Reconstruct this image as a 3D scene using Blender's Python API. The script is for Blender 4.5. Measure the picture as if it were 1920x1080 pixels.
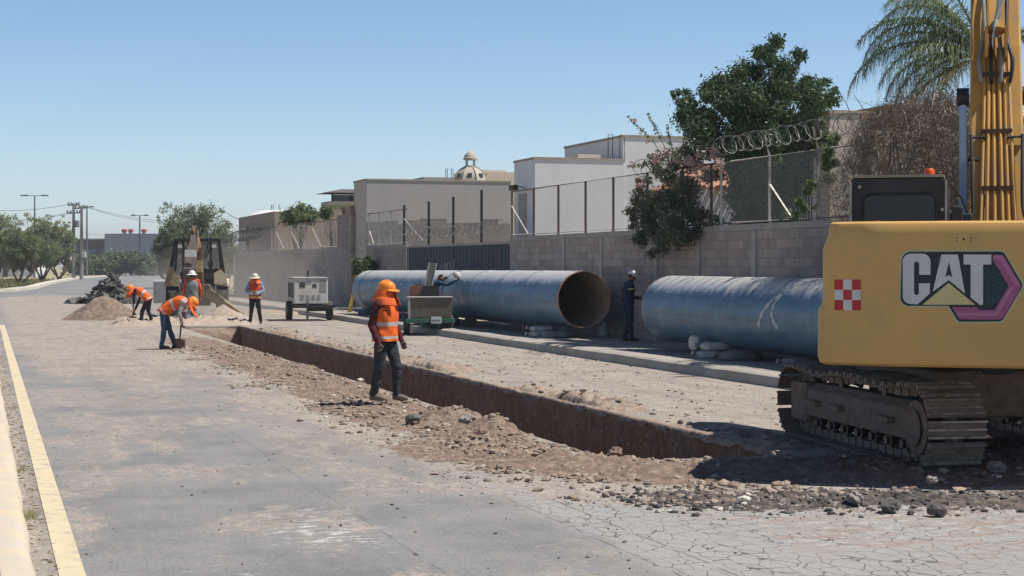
import bpy, math, random
import numpy as np
from mathutils import Vector, Matrix
PI = math.pi
R = math.radians
random.seed(7)
rng = np.random.default_rng(7)
scene = bpy.context.scene
COL = scene.collection
for o in list(bpy.data.objects):
    bpy.data.objects.remove(o)

# ------------------------------------------------------------------ camera, sky, sun, exposure
CAM_H = 2.05
FPX = 3150.0            # focal length in pixels of a 1920 wide picture
HOR = 497.0             # row of the horizon
cam_d = bpy.data.cameras.new('camera')
cam = bpy.data.objects.new('camera', cam_d)
COL.objects.link(cam)
cam.location = (0, 0, CAM_H)
cam.rotation_euler = (PI / 2, 0, 0)
cam_d.sensor_width = 36
cam_d.lens = FPX / 1920 * 36
cam_d.shift_y = -(540 - HOR) / 1920
cam_d.clip_start = 0.1
cam_d.clip_end = 6000
scene.camera = cam

SUN_EL = R(60.5)
SUN_AZ = R(94)          # clockwise from +Y: the sun stands to the right of the view
world = bpy.data.worlds.new('World')
scene.world = world
world.use_nodes = True
wn = world.node_tree.nodes
wl = world.node_tree.links
sky = wn.new('ShaderNodeTexSky')
sky.sky_type = 'NISHITA'
sky.sun_disc = False
sky.sun_elevation = SUN_EL
sky.sun_rotation = SUN_AZ
sky.altitude = 500
sky.air_density = 1.0
sky.dust_density = 0.25
sky.ozone_density = 2.2
# the air near the horizon is whiter and bluer than the model's
_tc = wn.new('ShaderNodeTexCoord'); _sp = wn.new('ShaderNodeSeparateXYZ'); wl.new(_tc.outputs['Generated'], _sp.inputs[0])
_cr = wn.new('ShaderNodeValToRGB'); _e = _cr.color_ramp.elements
_e[0].position = 0.0; _e[0].color = (0.72, 0.78, 0.96, 1)
_e[1].position = 0.9; _e[1].color = (0.27, 0.30, 0.35, 1)  # sky above the view is dimmed to weaken fill and deepen shadows
for _p, _c in ((0.03, (0.70, 0.765, 0.88, 1)), (0.08, (0.665, 0.73, 0.815, 1)), (0.16, (0.60, 0.68, 0.77, 1)), (0.40, (0.32, 0.36, 0.42, 1))):
    _n = _e.new(_p); _n.color = _c
wl.new(_sp.outputs[2], _cr.inputs[0])
_mx = wn.new('ShaderNodeMix'); _mx.data_type = 'RGBA'; _mx.blend_type = 'MULTIPLY'; _mx.inputs[0].default_value = 1.0
wl.new(sky.outputs[0], _mx.inputs[6]); wl.new(_cr.outputs[0], _mx.inputs[7])
wl.new(_mx.outputs[2], wn['Background'].inputs[0])
wn['Background'].inputs[1].default_value = 0.135
sun_d = bpy.data.lights.new('sun', 'SUN')
sun_d.energy = 5.0
sun_d.angle = R(0.55)
sun_d.color = (1.0, 0.95, 0.87)
sun = bpy.data.objects.new('sun', sun_d)
COL.objects.link(sun)
sdir = Vector((math.sin(SUN_AZ) * math.cos(SUN_EL), math.cos(SUN_AZ) * math.cos(SUN_EL), math.sin(SUN_EL)))
sun.rotation_euler = sdir.to_track_quat('Z', 'Y').to_euler()
sun.location = sdir * 60
vs = scene.view_settings
vs.view_transform = 'Standard'
vs.look = 'None'
vs.gamma = 1
vs.exposure = 0.31

# ------------------------------------------------------------------ road frame: local x = v (across), local y = u (along)
A = math.atan2(1000, 3150)
CA, SA = math.cos(A), math.sin(A)

def W(u, v, z=0.0):
    return Vector((CA * v - SA * u, SA * v + CA * u, z))

def uv_of(X, Y):
    return (-SA * X + CA * Y, CA * X + SA * Y)

def Yray(px, v):
    return v / (CA * (px - 960) / FPX + SA)

def uat(px, v):          # u where the sight line of column px meets the vertical plane v
    k = (px - 960) / FPX
    return Yray(px, v) * (CA - SA * k)

def zat(py, px, v):
    return CAM_H + (HOR - py) * Yray(px, v) / FPX

def G(px, py, z=0.0):    # world x,y of a point on the level z
    s = (py - HOR) / (CAM_H - z)
    return ((px - 960) / s, FPX / s)

# ------------------------------------------------------------------ object helpers
def tag(o, label=None, cat=None, group=None, kind=None):
    if label: o['label'] = label
    if cat: o['category'] = cat
    if group: o['group'] = group
    if kind: o['kind'] = kind
    return o

def thing(name, label, cat, loc=(0, 0, 0), rz=0.0, group=None):
    o = bpy.data.objects.new(name, None)
    o.empty_display_size = 0.2
    COL.objects.link(o)
    o.location = loc
    o.rotation_euler = (0, 0, rz)
    return tag(o, label, cat, group)

def rthing(name, label, cat, u, v, z=0.0, group=None):
    return thing(name, label, cat, W(u, v, z), A, group)

def dup(root, loc, rz=None, label=None, group=None):
    r = root.copy(); COL.objects.link(r); r.location = loc
    if rz is not None: r.rotation_euler = (0, 0, rz)
    if label: r['label'] = label
    if group: r['group'] = group
    for ch in list(root.children):
        c = ch.copy(); COL.objects.link(c); c.parent = r
        for g in ch.children:
            d = g.copy(); COL.objects.link(d); d.parent = c
    return r

def frame_of(d, up=Vector((0, 0, 1))):
    d = Vector(d).normalized()
    if abs(d.dot(up)) > 0.98: up = Vector((0, 1, 0))
    x = d.cross(up).normalized()
    y = x.cross(d).normalized()
    return x, y, d

class MB:
    def __init__(s, off=(0, 0, 0)):
        s.v = []; s.f = []; s.m = []; s.off = Vector(off); s.mi = 0
    def add(s, vs_, fs_, M=None):
        b = len(s.v)
        for p in vs_:
            p = Vector(p)
            if M is not None: p = M @ p
            s.v.append(p - s.off)
        for f in fs_:
            s.f.append([i + b for i in f]); s.m.append(s.mi)
        return s
    def box(s, x0, x1, y0, y1, z0, z1, M=None):
        vs_ = [(x, y, z) for z in (z0, z1) for y in (y0, y1) for x in (x0, x1)]
        return s.add(vs_, [(0, 2, 3, 1), (4, 5, 7, 6), (0, 1, 5, 4), (2, 6, 7, 3), (0, 4, 6, 2), (1, 3, 7, 5)], M)
    def cbox(s, c, sz, M=None):
        return s.box(c[0] - sz[0] / 2, c[0] + sz[0] / 2, c[1] - sz[1] / 2, c[1] + sz[1] / 2, c[2] - sz[2] / 2, c[2] + sz[2] / 2, M)
    def tube(s, path, r, n=8, cap=True, sq=1.0):
        path = [Vector(p) for p in path]
        N = len(path)
        rs = r if isinstance(r, (list, tuple)) else [r] * N
        vs_ = []; up = None
        for i, p in enumerate(path):
            d = (path[min(i + 1, N - 1)] - path[max(i - 1, 0)])
            if d.length < 1e-9: d = Vector((0, 0, 1))
            if up is None:
                x, y, d_ = frame_of(d)
            else:
                d_ = d.normalized(); x = (up - d_ * up.dot(d_)); x = x.normalized(); y = d_.cross(x)
            up = x
            for k in range(n):
                a = 2 * PI * k / n
                vs_.append(p + x * math.cos(a) * rs[i] + y * math.sin(a) * rs[i] * sq)
        fs_ = []
        for i in range(N - 1):
            for k in range(n):
                a = i * n + k; b = i * n + (k + 1) % n
                fs_.append((a, b, b + n, a + n))
        if cap:
            fs_.append(tuple(range(n))[::-1]); fs_.append(tuple(range((N - 1) * n, N * n)))
        return s.add(vs_, fs_)
    def bar(s, p0, p1, w, h=None):      # rectangular bar
        h = h or w
        p0 = Vector(p0); p1 = Vector(p1)
        x, y, d = frame_of(p1 - p0)
        vs_ = []
        for p in (p0, p1):
            for a, b in ((-1, -1), (1, -1), (1, 1), (-1, 1)):
                vs_.append(p + x * a * w / 2 + y * b * h / 2)
        return s.add(vs_, [(3, 2, 1, 0), (4, 5, 6, 7), (0, 1, 5, 4), (1, 2, 6, 5), (2, 3, 7, 6), (3, 0, 4, 7)])
    def lathe(s, prof, n=24, M=None, close=True):
        vs_ = []; fs_ = []
        for r, z in prof:
            for k in range(n):
                a = 2 * PI * k / n
                vs_.append((r * math.cos(a), r * math.sin(a), z))
        for i in range(len(prof) - 1):
            for k in range(n):
                a = i * n + k; b = i * n + (k + 1) % n
                fs_.append((a, b, b + n, a + n))
        if close:
            fs_.append(tuple(range(n))[::-1]); fs_.append(tuple(range((len(prof) - 1) * n, len(prof) * n)))
        return s.add(vs_, fs_, M)
    def prism(s, pts, d0, d1, M=None):  # outline in local x,z extruded along local y from d0 to d1
        n = len(pts)
        vs_ = [(p[0], d0, p[1]) for p in pts] + [(p[0], d1, p[1]) for p in pts]
        fs_ = [tuple(range(n)), tuple(range(n, 2 * n))[::-1]]
        for i in range(n):
            j = (i + 1) % n
            fs_.append((i, i + n, j + n, j))
        return s.add(vs_, fs_, M)
    def build(s, name, mats, parent=None, smooth=False, bevel=0.0, fixn=True):
        me = bpy.data.meshes.new(name)
        me.from_pydata([tuple(p) for p in s.v], [], s.f)
        if not isinstance(mats, (list, tuple)): mats = [mats]
        for m in mats: me.materials.append(m)
        if len(mats) > 1: me.polygons.foreach_set('material_index', s.m)
        if fixn:
            import bmesh
            bm = bmesh.new(); bm.from_mesh(me)
            bmesh.ops.recalc_face_normals(bm, faces=bm.faces)
            bm.to_mesh(me); bm.free()
        if smooth:
            me.polygons.foreach_set('use_smooth', [True] * len(me.polygons))
            try: me.set_sharp_from_angle(angle=R(smooth if smooth > 1 else 40))
            except Exception: pass
        me.update()
        o = bpy.data.objects.new(name, me); COL.objects.link(o)
        if bevel:
            b = o.modifiers.new('bevel', 'BEVEL'); b.width = bevel; b.segments = 2; b.limit_method = 'ANGLE'; b.angle_limit = R(35)
        if parent is not None: o.parent = parent
        return o

def np_mesh(name, V, F, mats, parent=None, smooth=False, mi=None, attrs=None):
    V = np.asarray(V, dtype=np.float32); F = np.asarray(F, dtype=np.int32)
    me = bpy.data.meshes.new(name)
    me.vertices.add(len(V)); me.vertices.foreach_set('co', V.ravel())
    k = F.shape[1]
    me.loops.add(F.size); me.loops.foreach_set('vertex_index', F.ravel())
    me.polygons.add(len(F)); me.polygons.foreach_set('loop_start', np.arange(0, F.size, k, dtype=np.int32))
    try: me.polygons.foreach_set('loop_total', np.full(len(F), k, dtype=np.int32))
    except Exception: pass
    if not isinstance(mats, (list, tuple)): mats = [mats]
    for m in mats: me.materials.append(m)
    if mi is not None: me.polygons.foreach_set('material_index', np.asarray(mi, dtype=np.int32))
    me.update(calc_edges=True)
    me.polygons.foreach_set('use_smooth', np.full(len(F), smooth, dtype=bool))
    if attrs:
        for an, av in attrs.items():
            at = me.attributes.new(an, 'FLOAT', 'POINT'); at.data.foreach_set('value', np.asarray(av, dtype=np.float32))
    me.validate()
    o = bpy.data.objects.new(name, me); COL.objects.link(o)
    if parent is not None: o.parent = parent
    return o

# ------------------------------------------------------------------ numpy noise
def _hash(ix, iy, seed):
    n = (ix.astype(np.int64) * 374761393 + iy.astype(np.int64) * 668265263 + seed * 1274126177) & 0xFFFFFFFF
    n = ((n ^ (n >> 13)) * 1274126177) & 0xFFFFFFFF
    return ((n ^ (n >> 16)) & 0xFFFF) / 65535.0

def vnoise(x, y, seed=0):
    ix = np.floor(x); iy = np.floor(y); fx = x - ix; fy = y - iy
    fx = fx * fx * (3 - 2 * fx); fy = fy * fy * (3 - 2 * fy)
    a = _hash(ix, iy, seed); b = _hash(ix + 1, iy, seed); c = _hash(ix, iy + 1, seed); d = _hash(ix + 1, iy + 1, seed)
    return a + (b - a) * fx + (c - a) * fy + (a - b - c + d) * fx * fy

def fbm(x, y, sc=1.0, octv=4, seed=0, gain=0.5):
    t = 0; amp = 1; tot = 0
    for i in range(octv):
        t = t + amp * vnoise(x * sc + 13.7 * i, y * sc + 7.1 * i, seed + i); tot += amp; amp *= gain; sc *= 2.03
    return t / tot

def sst(a, b, x):
    t = np.clip((x - a) / (b - a), 0, 1); return t * t * (3 - 2 * t)

# ------------------------------------------------------------------ materials
def newmat(name):
    m = bpy.data.materials.new(name); m.use_nodes = True
    return m, m.node_tree.nodes, m.node_tree.links, m.node_tree.nodes['Principled BSDF']

def lin(c): return tuple(c) + (1.0,)

def texco(nt, scale=(1, 1, 1), kind='Object'):
    n = nt.nodes; l = nt.links
    tc = n.new('ShaderNodeTexCoord'); mp = n.new('ShaderNodeMapping'); mp.inputs['Scale'].default_value = scale
    l.new(tc.outputs[kind], mp.inputs[0]); return mp.outputs[0]

def noise_n(nt, vec, scale, detail=4, rough=0.6):
    t = nt.nodes.new('ShaderNodeTexNoise'); t.inputs['Scale'].default_value = scale
    t.inputs['Detail'].default_value = detail; t.inputs['Roughness'].default_value = rough
    nt.links.new(vec, t.inputs['Vector']); return t.outputs['Fac']

def ramp_n(nt, fac, a, b, lo=0.0, hi=1.0):
    r = nt.nodes.new('ShaderNodeMapRange'); r.inputs['From Min'].default_value = a; r.inputs['From Max'].default_value = b
    r.inputs['To Min'].default_value = lo; r.inputs['To Max'].default_value = hi
    nt.links.new(fac, r.inputs['Value']); return r.outputs[0]

def mix_n(nt, fac, c1, c2, mode='MIX'):
    m = nt.nodes.new('ShaderNodeMix'); m.data_type = 'RGBA'; m.blend_type = mode
    for sock, v in ((m.inputs[0], fac), (m.inputs[6], c1), (m.inputs[7], c2)):
        if hasattr(v, 'is_linked') or hasattr(v, 'links'): nt.links.new(v, sock)
        elif isinstance(v, (int, float)): sock.default_value = v
        else: sock.default_value = lin(v)
    return m.outputs[2]

def math_n(nt, op, a, b=None):
    m = nt.nodes.new('ShaderNodeMath'); m.operation = op
    for i, v in enumerate((a, b)):
        if v is None: continue
        if isinstance(v, (int, float)): m.inputs[i].default_value = v
        else: nt.links.new(v, m.inputs[i])
    return m.outputs[0]

def bump_n(nt, h, strength=0.3, dist=0.02, bsdf=None):
    b = nt.nodes.new('ShaderNodeBump'); b.inputs['Strength'].default_value = strength; b.inputs['Distance'].default_value = dist
    nt.links.new(h, b.inputs['Height'])
    if bsdf is not None: nt.links.new(b.outputs[0], bsdf.inputs['Normal'])
    return b.outputs[0]

MATS = {}
def surf(name, c, c2=None, scale=4.0, stretch=(1, 1, 1), rough=0.8, metal=0.0, bump=0.0, bscale=None, lo=0.35, hi=0.65,
         dirt=None, dirt_scale=1.5, dirt_lo=0.5, dirt_hi=0.75, spec=0.3, coat=0.0):
    """a base colour drifting to a second one, with optional dirt patches and bump"""
    if name in MATS: return MATS[name]
    m, n, l, b = newmat(name); nt = m.node_tree
    c2 = c2 or tuple(x * 0.75 for x in c)
    vec = texco(nt, stretch)
    f = ramp_n(nt, noise_n(nt, vec, scale, 6), lo, hi)
    col = mix_n(nt, f, c, c2)
    if dirt:
        v2 = texco(nt)
        fd = ramp_n(nt, noise_n(nt, v2, dirt_scale, 7, 0.7), dirt_lo, dirt_hi)
        col = mix_n(nt, fd, col, dirt)
        rr = ramp_n(nt, fd, 0, 1, rough, 0.95); l.new(rr, b.inputs['Roughness'])
    else:
        b.inputs['Roughness'].default_value = rough
    l.new(col, b.inputs['Base Color'])
    b.inputs['Metallic'].default_value = metal
    b.inputs['Specular IOR Level'].default_value = spec
    if coat: b.inputs['Coat Weight'].default_value = coat
    if bump:
        bump_n(nt, noise_n(nt, vec, bscale or scale * 4, 5), bump, 0.02, b)
    MATS[name] = m
    return m

def attr_n(nt, name):
    a = nt.nodes.new('ShaderNodeAttribute'); a.attribute_name = name; return a.outputs['Fac']

def leafmat(name, c1, c2, c3=None, trans=0.35, rough=0.6):
    m, n, l, b = newmat(name); nt = m.node_tree
    g = n.new('ShaderNodeNewGeometry')
    col = mix_n(nt, g.outputs['Random Per Island'], c1, c2)
    vec = texco(nt)
    col = mix_n(nt, ramp_n(nt, noise_n(nt, vec, 1.3, 3), 0.4, 0.65), col, c3 or c2)
    l.new(col, b.inputs['Base Color']); b.inputs['Roughness'].default_value = rough; b.inputs['Specular IOR Level'].default_value = 0.25
    t = n.new('ShaderNodeBsdfTranslucent'); l.new(col, t.inputs[0])
    mx = n.new('ShaderNodeMixShader'); mx.inputs[0].default_value = trans
    l.new(b.outputs[0], mx.inputs[1]); l.new(t.outputs[0], mx.inputs[2]); l.new(mx.outputs[0], n['Material Output'].inputs[0])
    MATS[name] = m
    return m

# ================================================================== SETTING: ground, road, trench, soil
T_V0, T_V1 = 6.35, 8.40       # trench edges across the road
T_U0, T_U1 = 16.4, 57.0       # trench ends along the road

# --- materials of the ground
def make_asphalt():
    m, n, l, b = newmat('asphalt'); nt = m.node_tree
    vec = texco(nt)
    f1 = noise_n(nt, vec, 0.7, 5, 0.65)
    base = mix_n(nt, ramp_n(nt, f1, 0.35, 0.7), (0.150, 0.151, 0.155), (0.225, 0.222, 0.217))
    # aggregate speckle
    vo = n.new('ShaderNodeTexVoronoi'); vo.inputs['Scale'].default_value = 55; l.new(vec, vo.inputs['Vector'])
    sp = ramp_n(nt, vo.outputs['Distance'], 0.0, 0.6, 0.72, 1.22)
    cmb = n.new('ShaderNodeCombineColor')
    for i in range(3): l.new(sp, cmb.inputs[i])
    base = mix_n(nt, 1.0, base, cmb.outputs[0], 'MULTIPLY')
    # streaks left by tyres and brooms
    vs1 = texco(nt, (3.0, 0.35, 1))
    st = ramp_n(nt, noise_n(nt, vs1, 2.2, 6, 0.7), 0.52, 0.72)
    base = mix_n(nt, math_n(nt, 'MULTIPLY', st, 0.35), base, (0.30, 0.28, 0.25))
    # alligator cracking, in the zone given by the attribute
    cv = n.new('ShaderNodeTexVoronoi'); cv.feature = 'DISTANCE_TO_EDGE'; cv.inputs['Scale'].default_value = 7.6
    nz = n.new('ShaderNodeTexNoise'); nz.inputs['Scale'].default_value = 6; l.new(vec, nz.inputs['Vector'])
    mx = n.new('ShaderNodeMix'); mx.data_type = 'VECTOR'; mx.inputs[0].default_value = 0.06
    l.new(texco(nt, (1.0, 0.55, 1)), mx.inputs[4]); l.new(nz.outputs['Color'], mx.inputs[5]); l.new(mx.outputs[1], cv.inputs['Vector'])
    cw = ramp_n(nt, noise_n(nt, vec, 1.7, 3), 0.3, 0.7, 0.003, 0.038)
    crack = math_n(nt, 'LESS_THAN', cv.outputs['Distance'], cw)
    crackz = math_n(nt, 'MULTIPLY', crack, attr_n(nt, 'crack'))
    pale = mix_n(nt, attr_n(nt, 'crack'), base, mix_n(nt, 0.6, base, (0.36, 0.355, 0.345)))
    col = mix_n(nt, math_n(nt, 'MULTIPLY', crackz, 0.9), pale, (0.09, 0.085, 0.08))
    # joints between the paving strips
    sx_ = n.new('ShaderNodeSeparateXYZ'); l.new(vec, sx_.inputs[0])
    vv = math_n(nt, 'ADD', sx_.outputs[0], math_n(nt, 'MULTIPLY', math_n(nt, 'SUBTRACT', noise_n(nt, vec, 1.8, 4), 0.5), 0.10))
    for jv, jw in ((4.42, 0.010), (4.78, 0.012), (2.95, 0.006)):
        jd = math_n(nt, 'LESS_THAN', math_n(nt, 'ABSOLUTE', math_n(nt, 'SUBTRACT', vv, jv)), jw)
        jd = math_n(nt, 'MULTIPLY', jd, ramp_n(nt, noise_n(nt, vec, 2.7, 5), 0.40, 0.52))
        col = mix_n(nt, math_n(nt, 'MULTIPLY', jd, 0.6), col, (0.07, 0.065, 0.06))
    # brown smears dragged over the surface
    sm = ramp_n(nt, noise_n(nt, texco(nt, (0.8, 3.2, 1)), 1.9, 8, 0.78), 0.47, 0.60)
    col = mix_n(nt, math_n(nt, 'MULTIPLY', sm, math_n(nt, 'ADD', math_n(nt, 'MULTIPLY', attr_n(nt, 'smear'), 0.8), 0.10)), col, (0.27, 0.20, 0.155))
    gs = ramp_n(nt, noise_n(nt, vec, 42, 3, 0.8), 0.60, 0.72)
    col = mix_n(nt, math_n(nt, 'MULTIPLY', gs, 0.45), col, (0.10, 0.09, 0.085))
    # white scrapes
    v3 = texco(nt, (1.6, 2.4, 1))
    wf = ramp_n(nt, math_n(nt, 'ADD', noise_n(nt, v3, 3.2, 10, 0.8), math_n(nt, 'MULTIPLY', attr_n(nt, 'pale'), 0.20)), 0.66, 0.76)
    wf = math_n(nt, 'MULTIPLY', wf, attr_n(nt, 'pale'))
    col = mix_n(nt, wf, col, (0.62, 0.61, 0.59))
    # dust
    d = math_n(nt, 'ADD', attr_n(nt, 'dust'), math_n(nt, 'MULTIPLY', math_n(nt, 'SUBTRACT', noise_n(nt, texco(nt, (1.5, 0.9, 1)), 3.4, 10, 0.8), 0.5), 1.7))
    df = ramp_n(nt, d, 0.27, 0.62)
    dc = mix_n(nt, ramp_n(nt, noise_n(nt, texco(nt, (2.2, 0.5, 1)), 2.1, 8, 0.72), 0.35, 0.65), (0.44, 0.375, 0.305), (0.30, 0.265, 0.23))
    dc = mix_n(nt, ramp_n(nt, noise_n(nt, vec, 26, 4, 0.7), 0.45, 0.7), dc, (0.24, 0.20, 0.17))
    dc = mix_n(nt, math_n(nt, 'MULTIPLY', ramp_n(nt, noise_n(nt, texco(nt, (2.2, 0.16, 1)), 1.3, 5, 0.6), 0.48, 0.66), 0.55), dc, (0.235, 0.21, 0.19))
    dc = mix_n(nt, math_n(nt, 'MULTIPLY', ramp_n(nt, noise_n(nt, texco(nt, (1.0, 0.5, 1)), 1.1, 7, 0.75), 0.50, 0.60), 0.5), dc, (0.19, 0.165, 0.145))
    gv = n.new('ShaderNodeTexVoronoi'); gv.inputs['Scale'].default_value = 21; l.new(vec, gv.inputs['Vector'])
    gc = n.new('ShaderNodeSeparateColor'); l.new(gv.outputs['Color'], gc.inputs[0])
    g1 = math_n(nt, 'MULTIPLY', math_n(nt, 'GREATER_THAN', gc.outputs[0], 0.72), math_n(nt, 'LESS_THAN', gv.outputs['Distance'], 0.45))
    dc = mix_n(nt, math_n(nt, 'MULTIPLY', g1, 0.7), dc, (0.15, 0.125, 0.11))
    g2 = math_n(nt, 'MULTIPLY', math_n(nt, 'GREATER_THAN', gc.outputs[1], 0.86), math_n(nt, 'LESS_THAN', gv.outputs['Distance'], 0.40))
    dc = mix_n(nt, math_n(nt, 'MULTIPLY', g2, 0.7), dc, (0.58, 0.52, 0.45))
    col = mix_n(nt, math_n(nt, 'MULTIPLY', df, 0.86), col, dc)
    l.new(col, b.inputs['Base Color']); b.inputs['Roughness'].default_value = 0.88; b.inputs['Specular IOR Level'].default_value = 0.25
    h = math_n(nt, 'ADD', math_n(nt, 'MULTIPLY', noise_n(nt, vec, 24, 8, 0.75), 1.0), math_n(nt, 'MULTIPLY', crackz, -1.2))
    bump_n(nt, h, 0.55, 0.02, b)
    return m
ASPH = make_asphalt()

def make_soil(name, ca, cb, cc, pebble=(0.42, 0.36, 0.31), bs=0.6):
    m, n, l, b = newmat(name); nt = m.node_tree
    vec = texco(nt)
    col = mix_n(nt, ramp_n(nt, noise_n(nt, vec, 1.1, 6, 0.65), 0.35, 0.65), ca, cb)
    col = mix_n(nt, ramp_n(nt, noise_n(nt, vec, 7.0, 8, 0.75), 0.42, 0.62), col, cc)
    vo = n.new('ShaderNodeTexVoronoi'); vo.inputs['Scale'].default_value = 17; l.new(vec, vo.inputs['Vector'])
    wn_ = n.new('ShaderNodeSeparateColor'); l.new(vo.outputs['Color'], wn_.inputs[0])
    peb = math_n(nt, 'MULTIPLY', math_n(nt, 'GREATER_THAN', wn_.outputs[0], 0.86), math_n(nt, 'LESS_THAN', vo.outputs['Distance'], 0.42))
    col = mix_n(nt, math_n(nt, 'MULTIPLY', peb, 0.8), col, pebble)
    l.new(col, b.inputs['Base Color']); b.inputs['Roughness'].default_value = 0.95; b.inputs['Specular IOR Level'].default_value = 0.15
    h = math_n(nt, 'ADD', noise_n(nt, vec, 13, 8, 0.75), math_n(nt, 'MULTIPLY', peb, 0.3))
    bump_n(nt, h, bs, 0.06, b)
    return m
SOIL = make_soil('excavated soil', (0.205, 0.148, 0.116), (0.150, 0.110, 0.088), (0.29, 0.222, 0.175), (0.33, 0.285, 0.24))
SOILM = make_soil('mixed dry soil', (0.28, 0.215, 0.17), (0.215, 0.16, 0.128), (0.38, 0.31, 0.25))
SOILP = make_soil('pale dry soil', (0.37, 0.30, 0.24), (0.31, 0.25, 0.20), (0.43, 0.36, 0.295))
GRAVEL = make_soil('dark road gravel', (0.085, 0.078, 0.075), (0.21, 0.165, 0.135), (0.045, 0.044, 0.046), (0.32, 0.29, 0.26))

def make_ground():
    m, n, l, b = newmat('dry ground'); nt = m.node_tree
    vec = texco(nt)
    col = mix_n(nt, ramp_n(nt, noise_n(nt, vec, 0.05, 6), 0.35, 0.65), (0.42, 0.35, 0.25), (0.33, 0.285, 0.19))
    col = mix_n(nt, ramp_n(nt, noise_n(nt, vec, 0.8, 7, 0.7), 0.45, 0.6), col, (0.22, 0.205, 0.11))
    l.new(col, b.inputs['Base Color']); b.inputs['Roughness'].default_value = 0.95; b.inputs['Specular IOR Level'].default_value = 0.1
    return m
GRND = make_ground()

def grid_mesh(name, us, vs_, zfun, mat, hole=None, attrs=None, smooth=True, kind='structure', mi=None):
    U, Vv = np.meshgrid(us, vs_, indexing='ij')
    Z = zfun(U, Vv)
    nu, nv = U.shape
    idx = np.arange(nu * nv).reshape(nu, nv)
    F = np.stack([idx[:-1, :-1], idx[:-1, 1:], idx[1:, 1:], idx[1:, :-1]], -1).reshape(-1, 4)
    if hole is not None:
        cu = (U[:-1, :-1] + U[1:, 1:]) / 2; cv = (Vv[:-1, :-1] + Vv[1:, 1:]) / 2
        F = F[~hole(cu, cv).ravel()]
    V = np.stack([Vv, U, Z], -1).reshape(-1, 3)
    at = {k: f(U, Vv).ravel() for k, f in (attrs or {}).items()}
    o = np_mesh(name, V, F, mat, smooth=smooth, attrs=at)
    o.rotation_euler = (0, 0, A)
    if kind: o['kind'] = kind
    return o

def in_trench(u, v): return (u > T_U0) & (u < T_U1) & (v > T_V0) & (v < T_V1)

def brk(a, b, step, must=()):
    arr = np.arange(a, b + step * 0.5, step)
    for m_ in must:
        arr = arr[np.abs(arr - m_) > step * 0.3]; arr = np.append(arr, m_)
    return np.unique(arr)

# ground to the horizon, open only where the trench is dug
gu = np.unique(np.concatenate([[-300, -60, -10, T_U0, T_U1, 80, 140, 250, 450, 800, 1500, 3200], np.linspace(T_U0, T_U1, 5)]))
gv = np.array([-1600, -500, -150, -60, -20, 0, T_V0, T_V1, 12, 16, 40, 120, 400, 1200, 2600])
grid_mesh('ground', gu, gv, lambda u, v: np.full_like(u, -0.03), GRND, in_trench, smooth=False)

# road attributes
def a_dust(u, v):
    n1 = fbm(u, v, 0.35, 4, 3)
    d = np.zeros_like(u)
    d = np.maximum(d, sst(2.8, 5.0, v + (n1 - 0.5) * 2.2) * 0.85 * sst(13, 19, u))       # verge of the trench
    d = np.maximum(d, sst(8.2, 8.4, v) * (0.62 + 0.25 * fbm(u, v, 0.8, 3, 9)))             # lane beyond the trench
    for c, w, s in ((10.7, 0.35, 0.5), (9.3, 0.3, 0.25), (12.2, 0.3, 0.35)):
        d = d + s * np.exp(-((v - c) / w) ** 2) * (v > 8.4)
    d = np.maximum(d, sst(24, 38, u + (n1 - 0.5) * 16) * 0.66 * sst(0.4, 1.6, v))
    d = np.maximum(d, sst(12.2, 14.5, u) * (1 - sst(16.5, 18.5, u)) * sst(3.5, 5.5, v) * 0.6)
    d = np.maximum(d, sst(9.0, 10.5, u) * (1 - sst(13, 14, u)) * sst(5.2, 6.6, v) * 0.34)
    d = np.maximum(d, np.exp(-((u - 31) / 5) ** 2 - ((v - 2.8) / 0.9) ** 2) * 0.55)
    d = np.maximum(d, np.exp(-((u - 19.5) / 1.2) ** 2 - ((v - 2.0) / 0.25) ** 2) * 0.55)
    d = np.maximum(d, np.exp(-((v - 0.4) / 0.12) ** 2) * 0.7)
    d = np.maximum(d, np.exp(-((u - 47) / 5) ** 2) * sst(0.4, 1, v) * 0.75)
    d = np.maximum(d, 0.30 * sst(0.50, 0.66, fbm(u * 0.9, v * 0.5, 0.8, 4, 99)))
    d = np.maximum(d, 0.42 * sst(0.48, 0.62, fbm(u * 0.6, v * 0.8, 0.9, 4, 199)) * sst(14, 20, u))
    d = np.maximum(d, 0.40 * sst(0.50, 0.64, fbm(u * 0.55 + 9, v * 1.3, 1.1, 5, 299)))
    return (d + 0.09) * (1 - 0.45 * a_crack(u, v) * (1 - sst(12.6, 13.4, u)))
def a_smear(u, v):
    s = sst(9.5, 11.5, u) * (1 - sst(15, 17, u)) * sst(4.9, 6.2, v)
    return np.maximum(s, sst(2.6, 4.4, v) * sst(15, 18, u) * (v < 8) * 0.7)
def a_crack(u, v):
    return sst(4.25, 4.55, v + 0.2 * (fbm(u, v, 1.2, 3, 5) - 0.5)) * (1 - sst(16.5, 18.5, u))
def a_pale(u, v):
    p = np.exp(-((u - 13.0) / 2.0) ** 2 - ((v - 2.55) / 0.75) ** 2) * 0.85
    p = np.maximum(p, np.exp(-((u - 11.6) / 0.9) ** 2 - ((v - 1.6) / 0.7) ** 2) * 0.6)
    p = np.maximum(p, np.exp(-((u - 14.5) / 1.0) ** 2 - ((v - 3.6) / 0.6) ** 2) * 0.55)
    p = np.maximum(p, sst(9.8, 11.2, u) * (1 - sst(14.2, 15, u)) * sst(4.9, 5.9, v) * 0.62)
    p = np.maximum(p, sst(9.5, 11, u) * (1 - sst(12.2, 13.3, u)) * sst(6.2, 7.5, v) * 0.55)
    return np.maximum(p, 0.22)
ru = np.unique(np.concatenate([brk(2, 40, 0.2, (T_U0,)), brk(40.4, 112, 0.4, (T_U1,))]))
rv = brk(0.1, 12.75, 0.15, (T_V0, T_V1))
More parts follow.
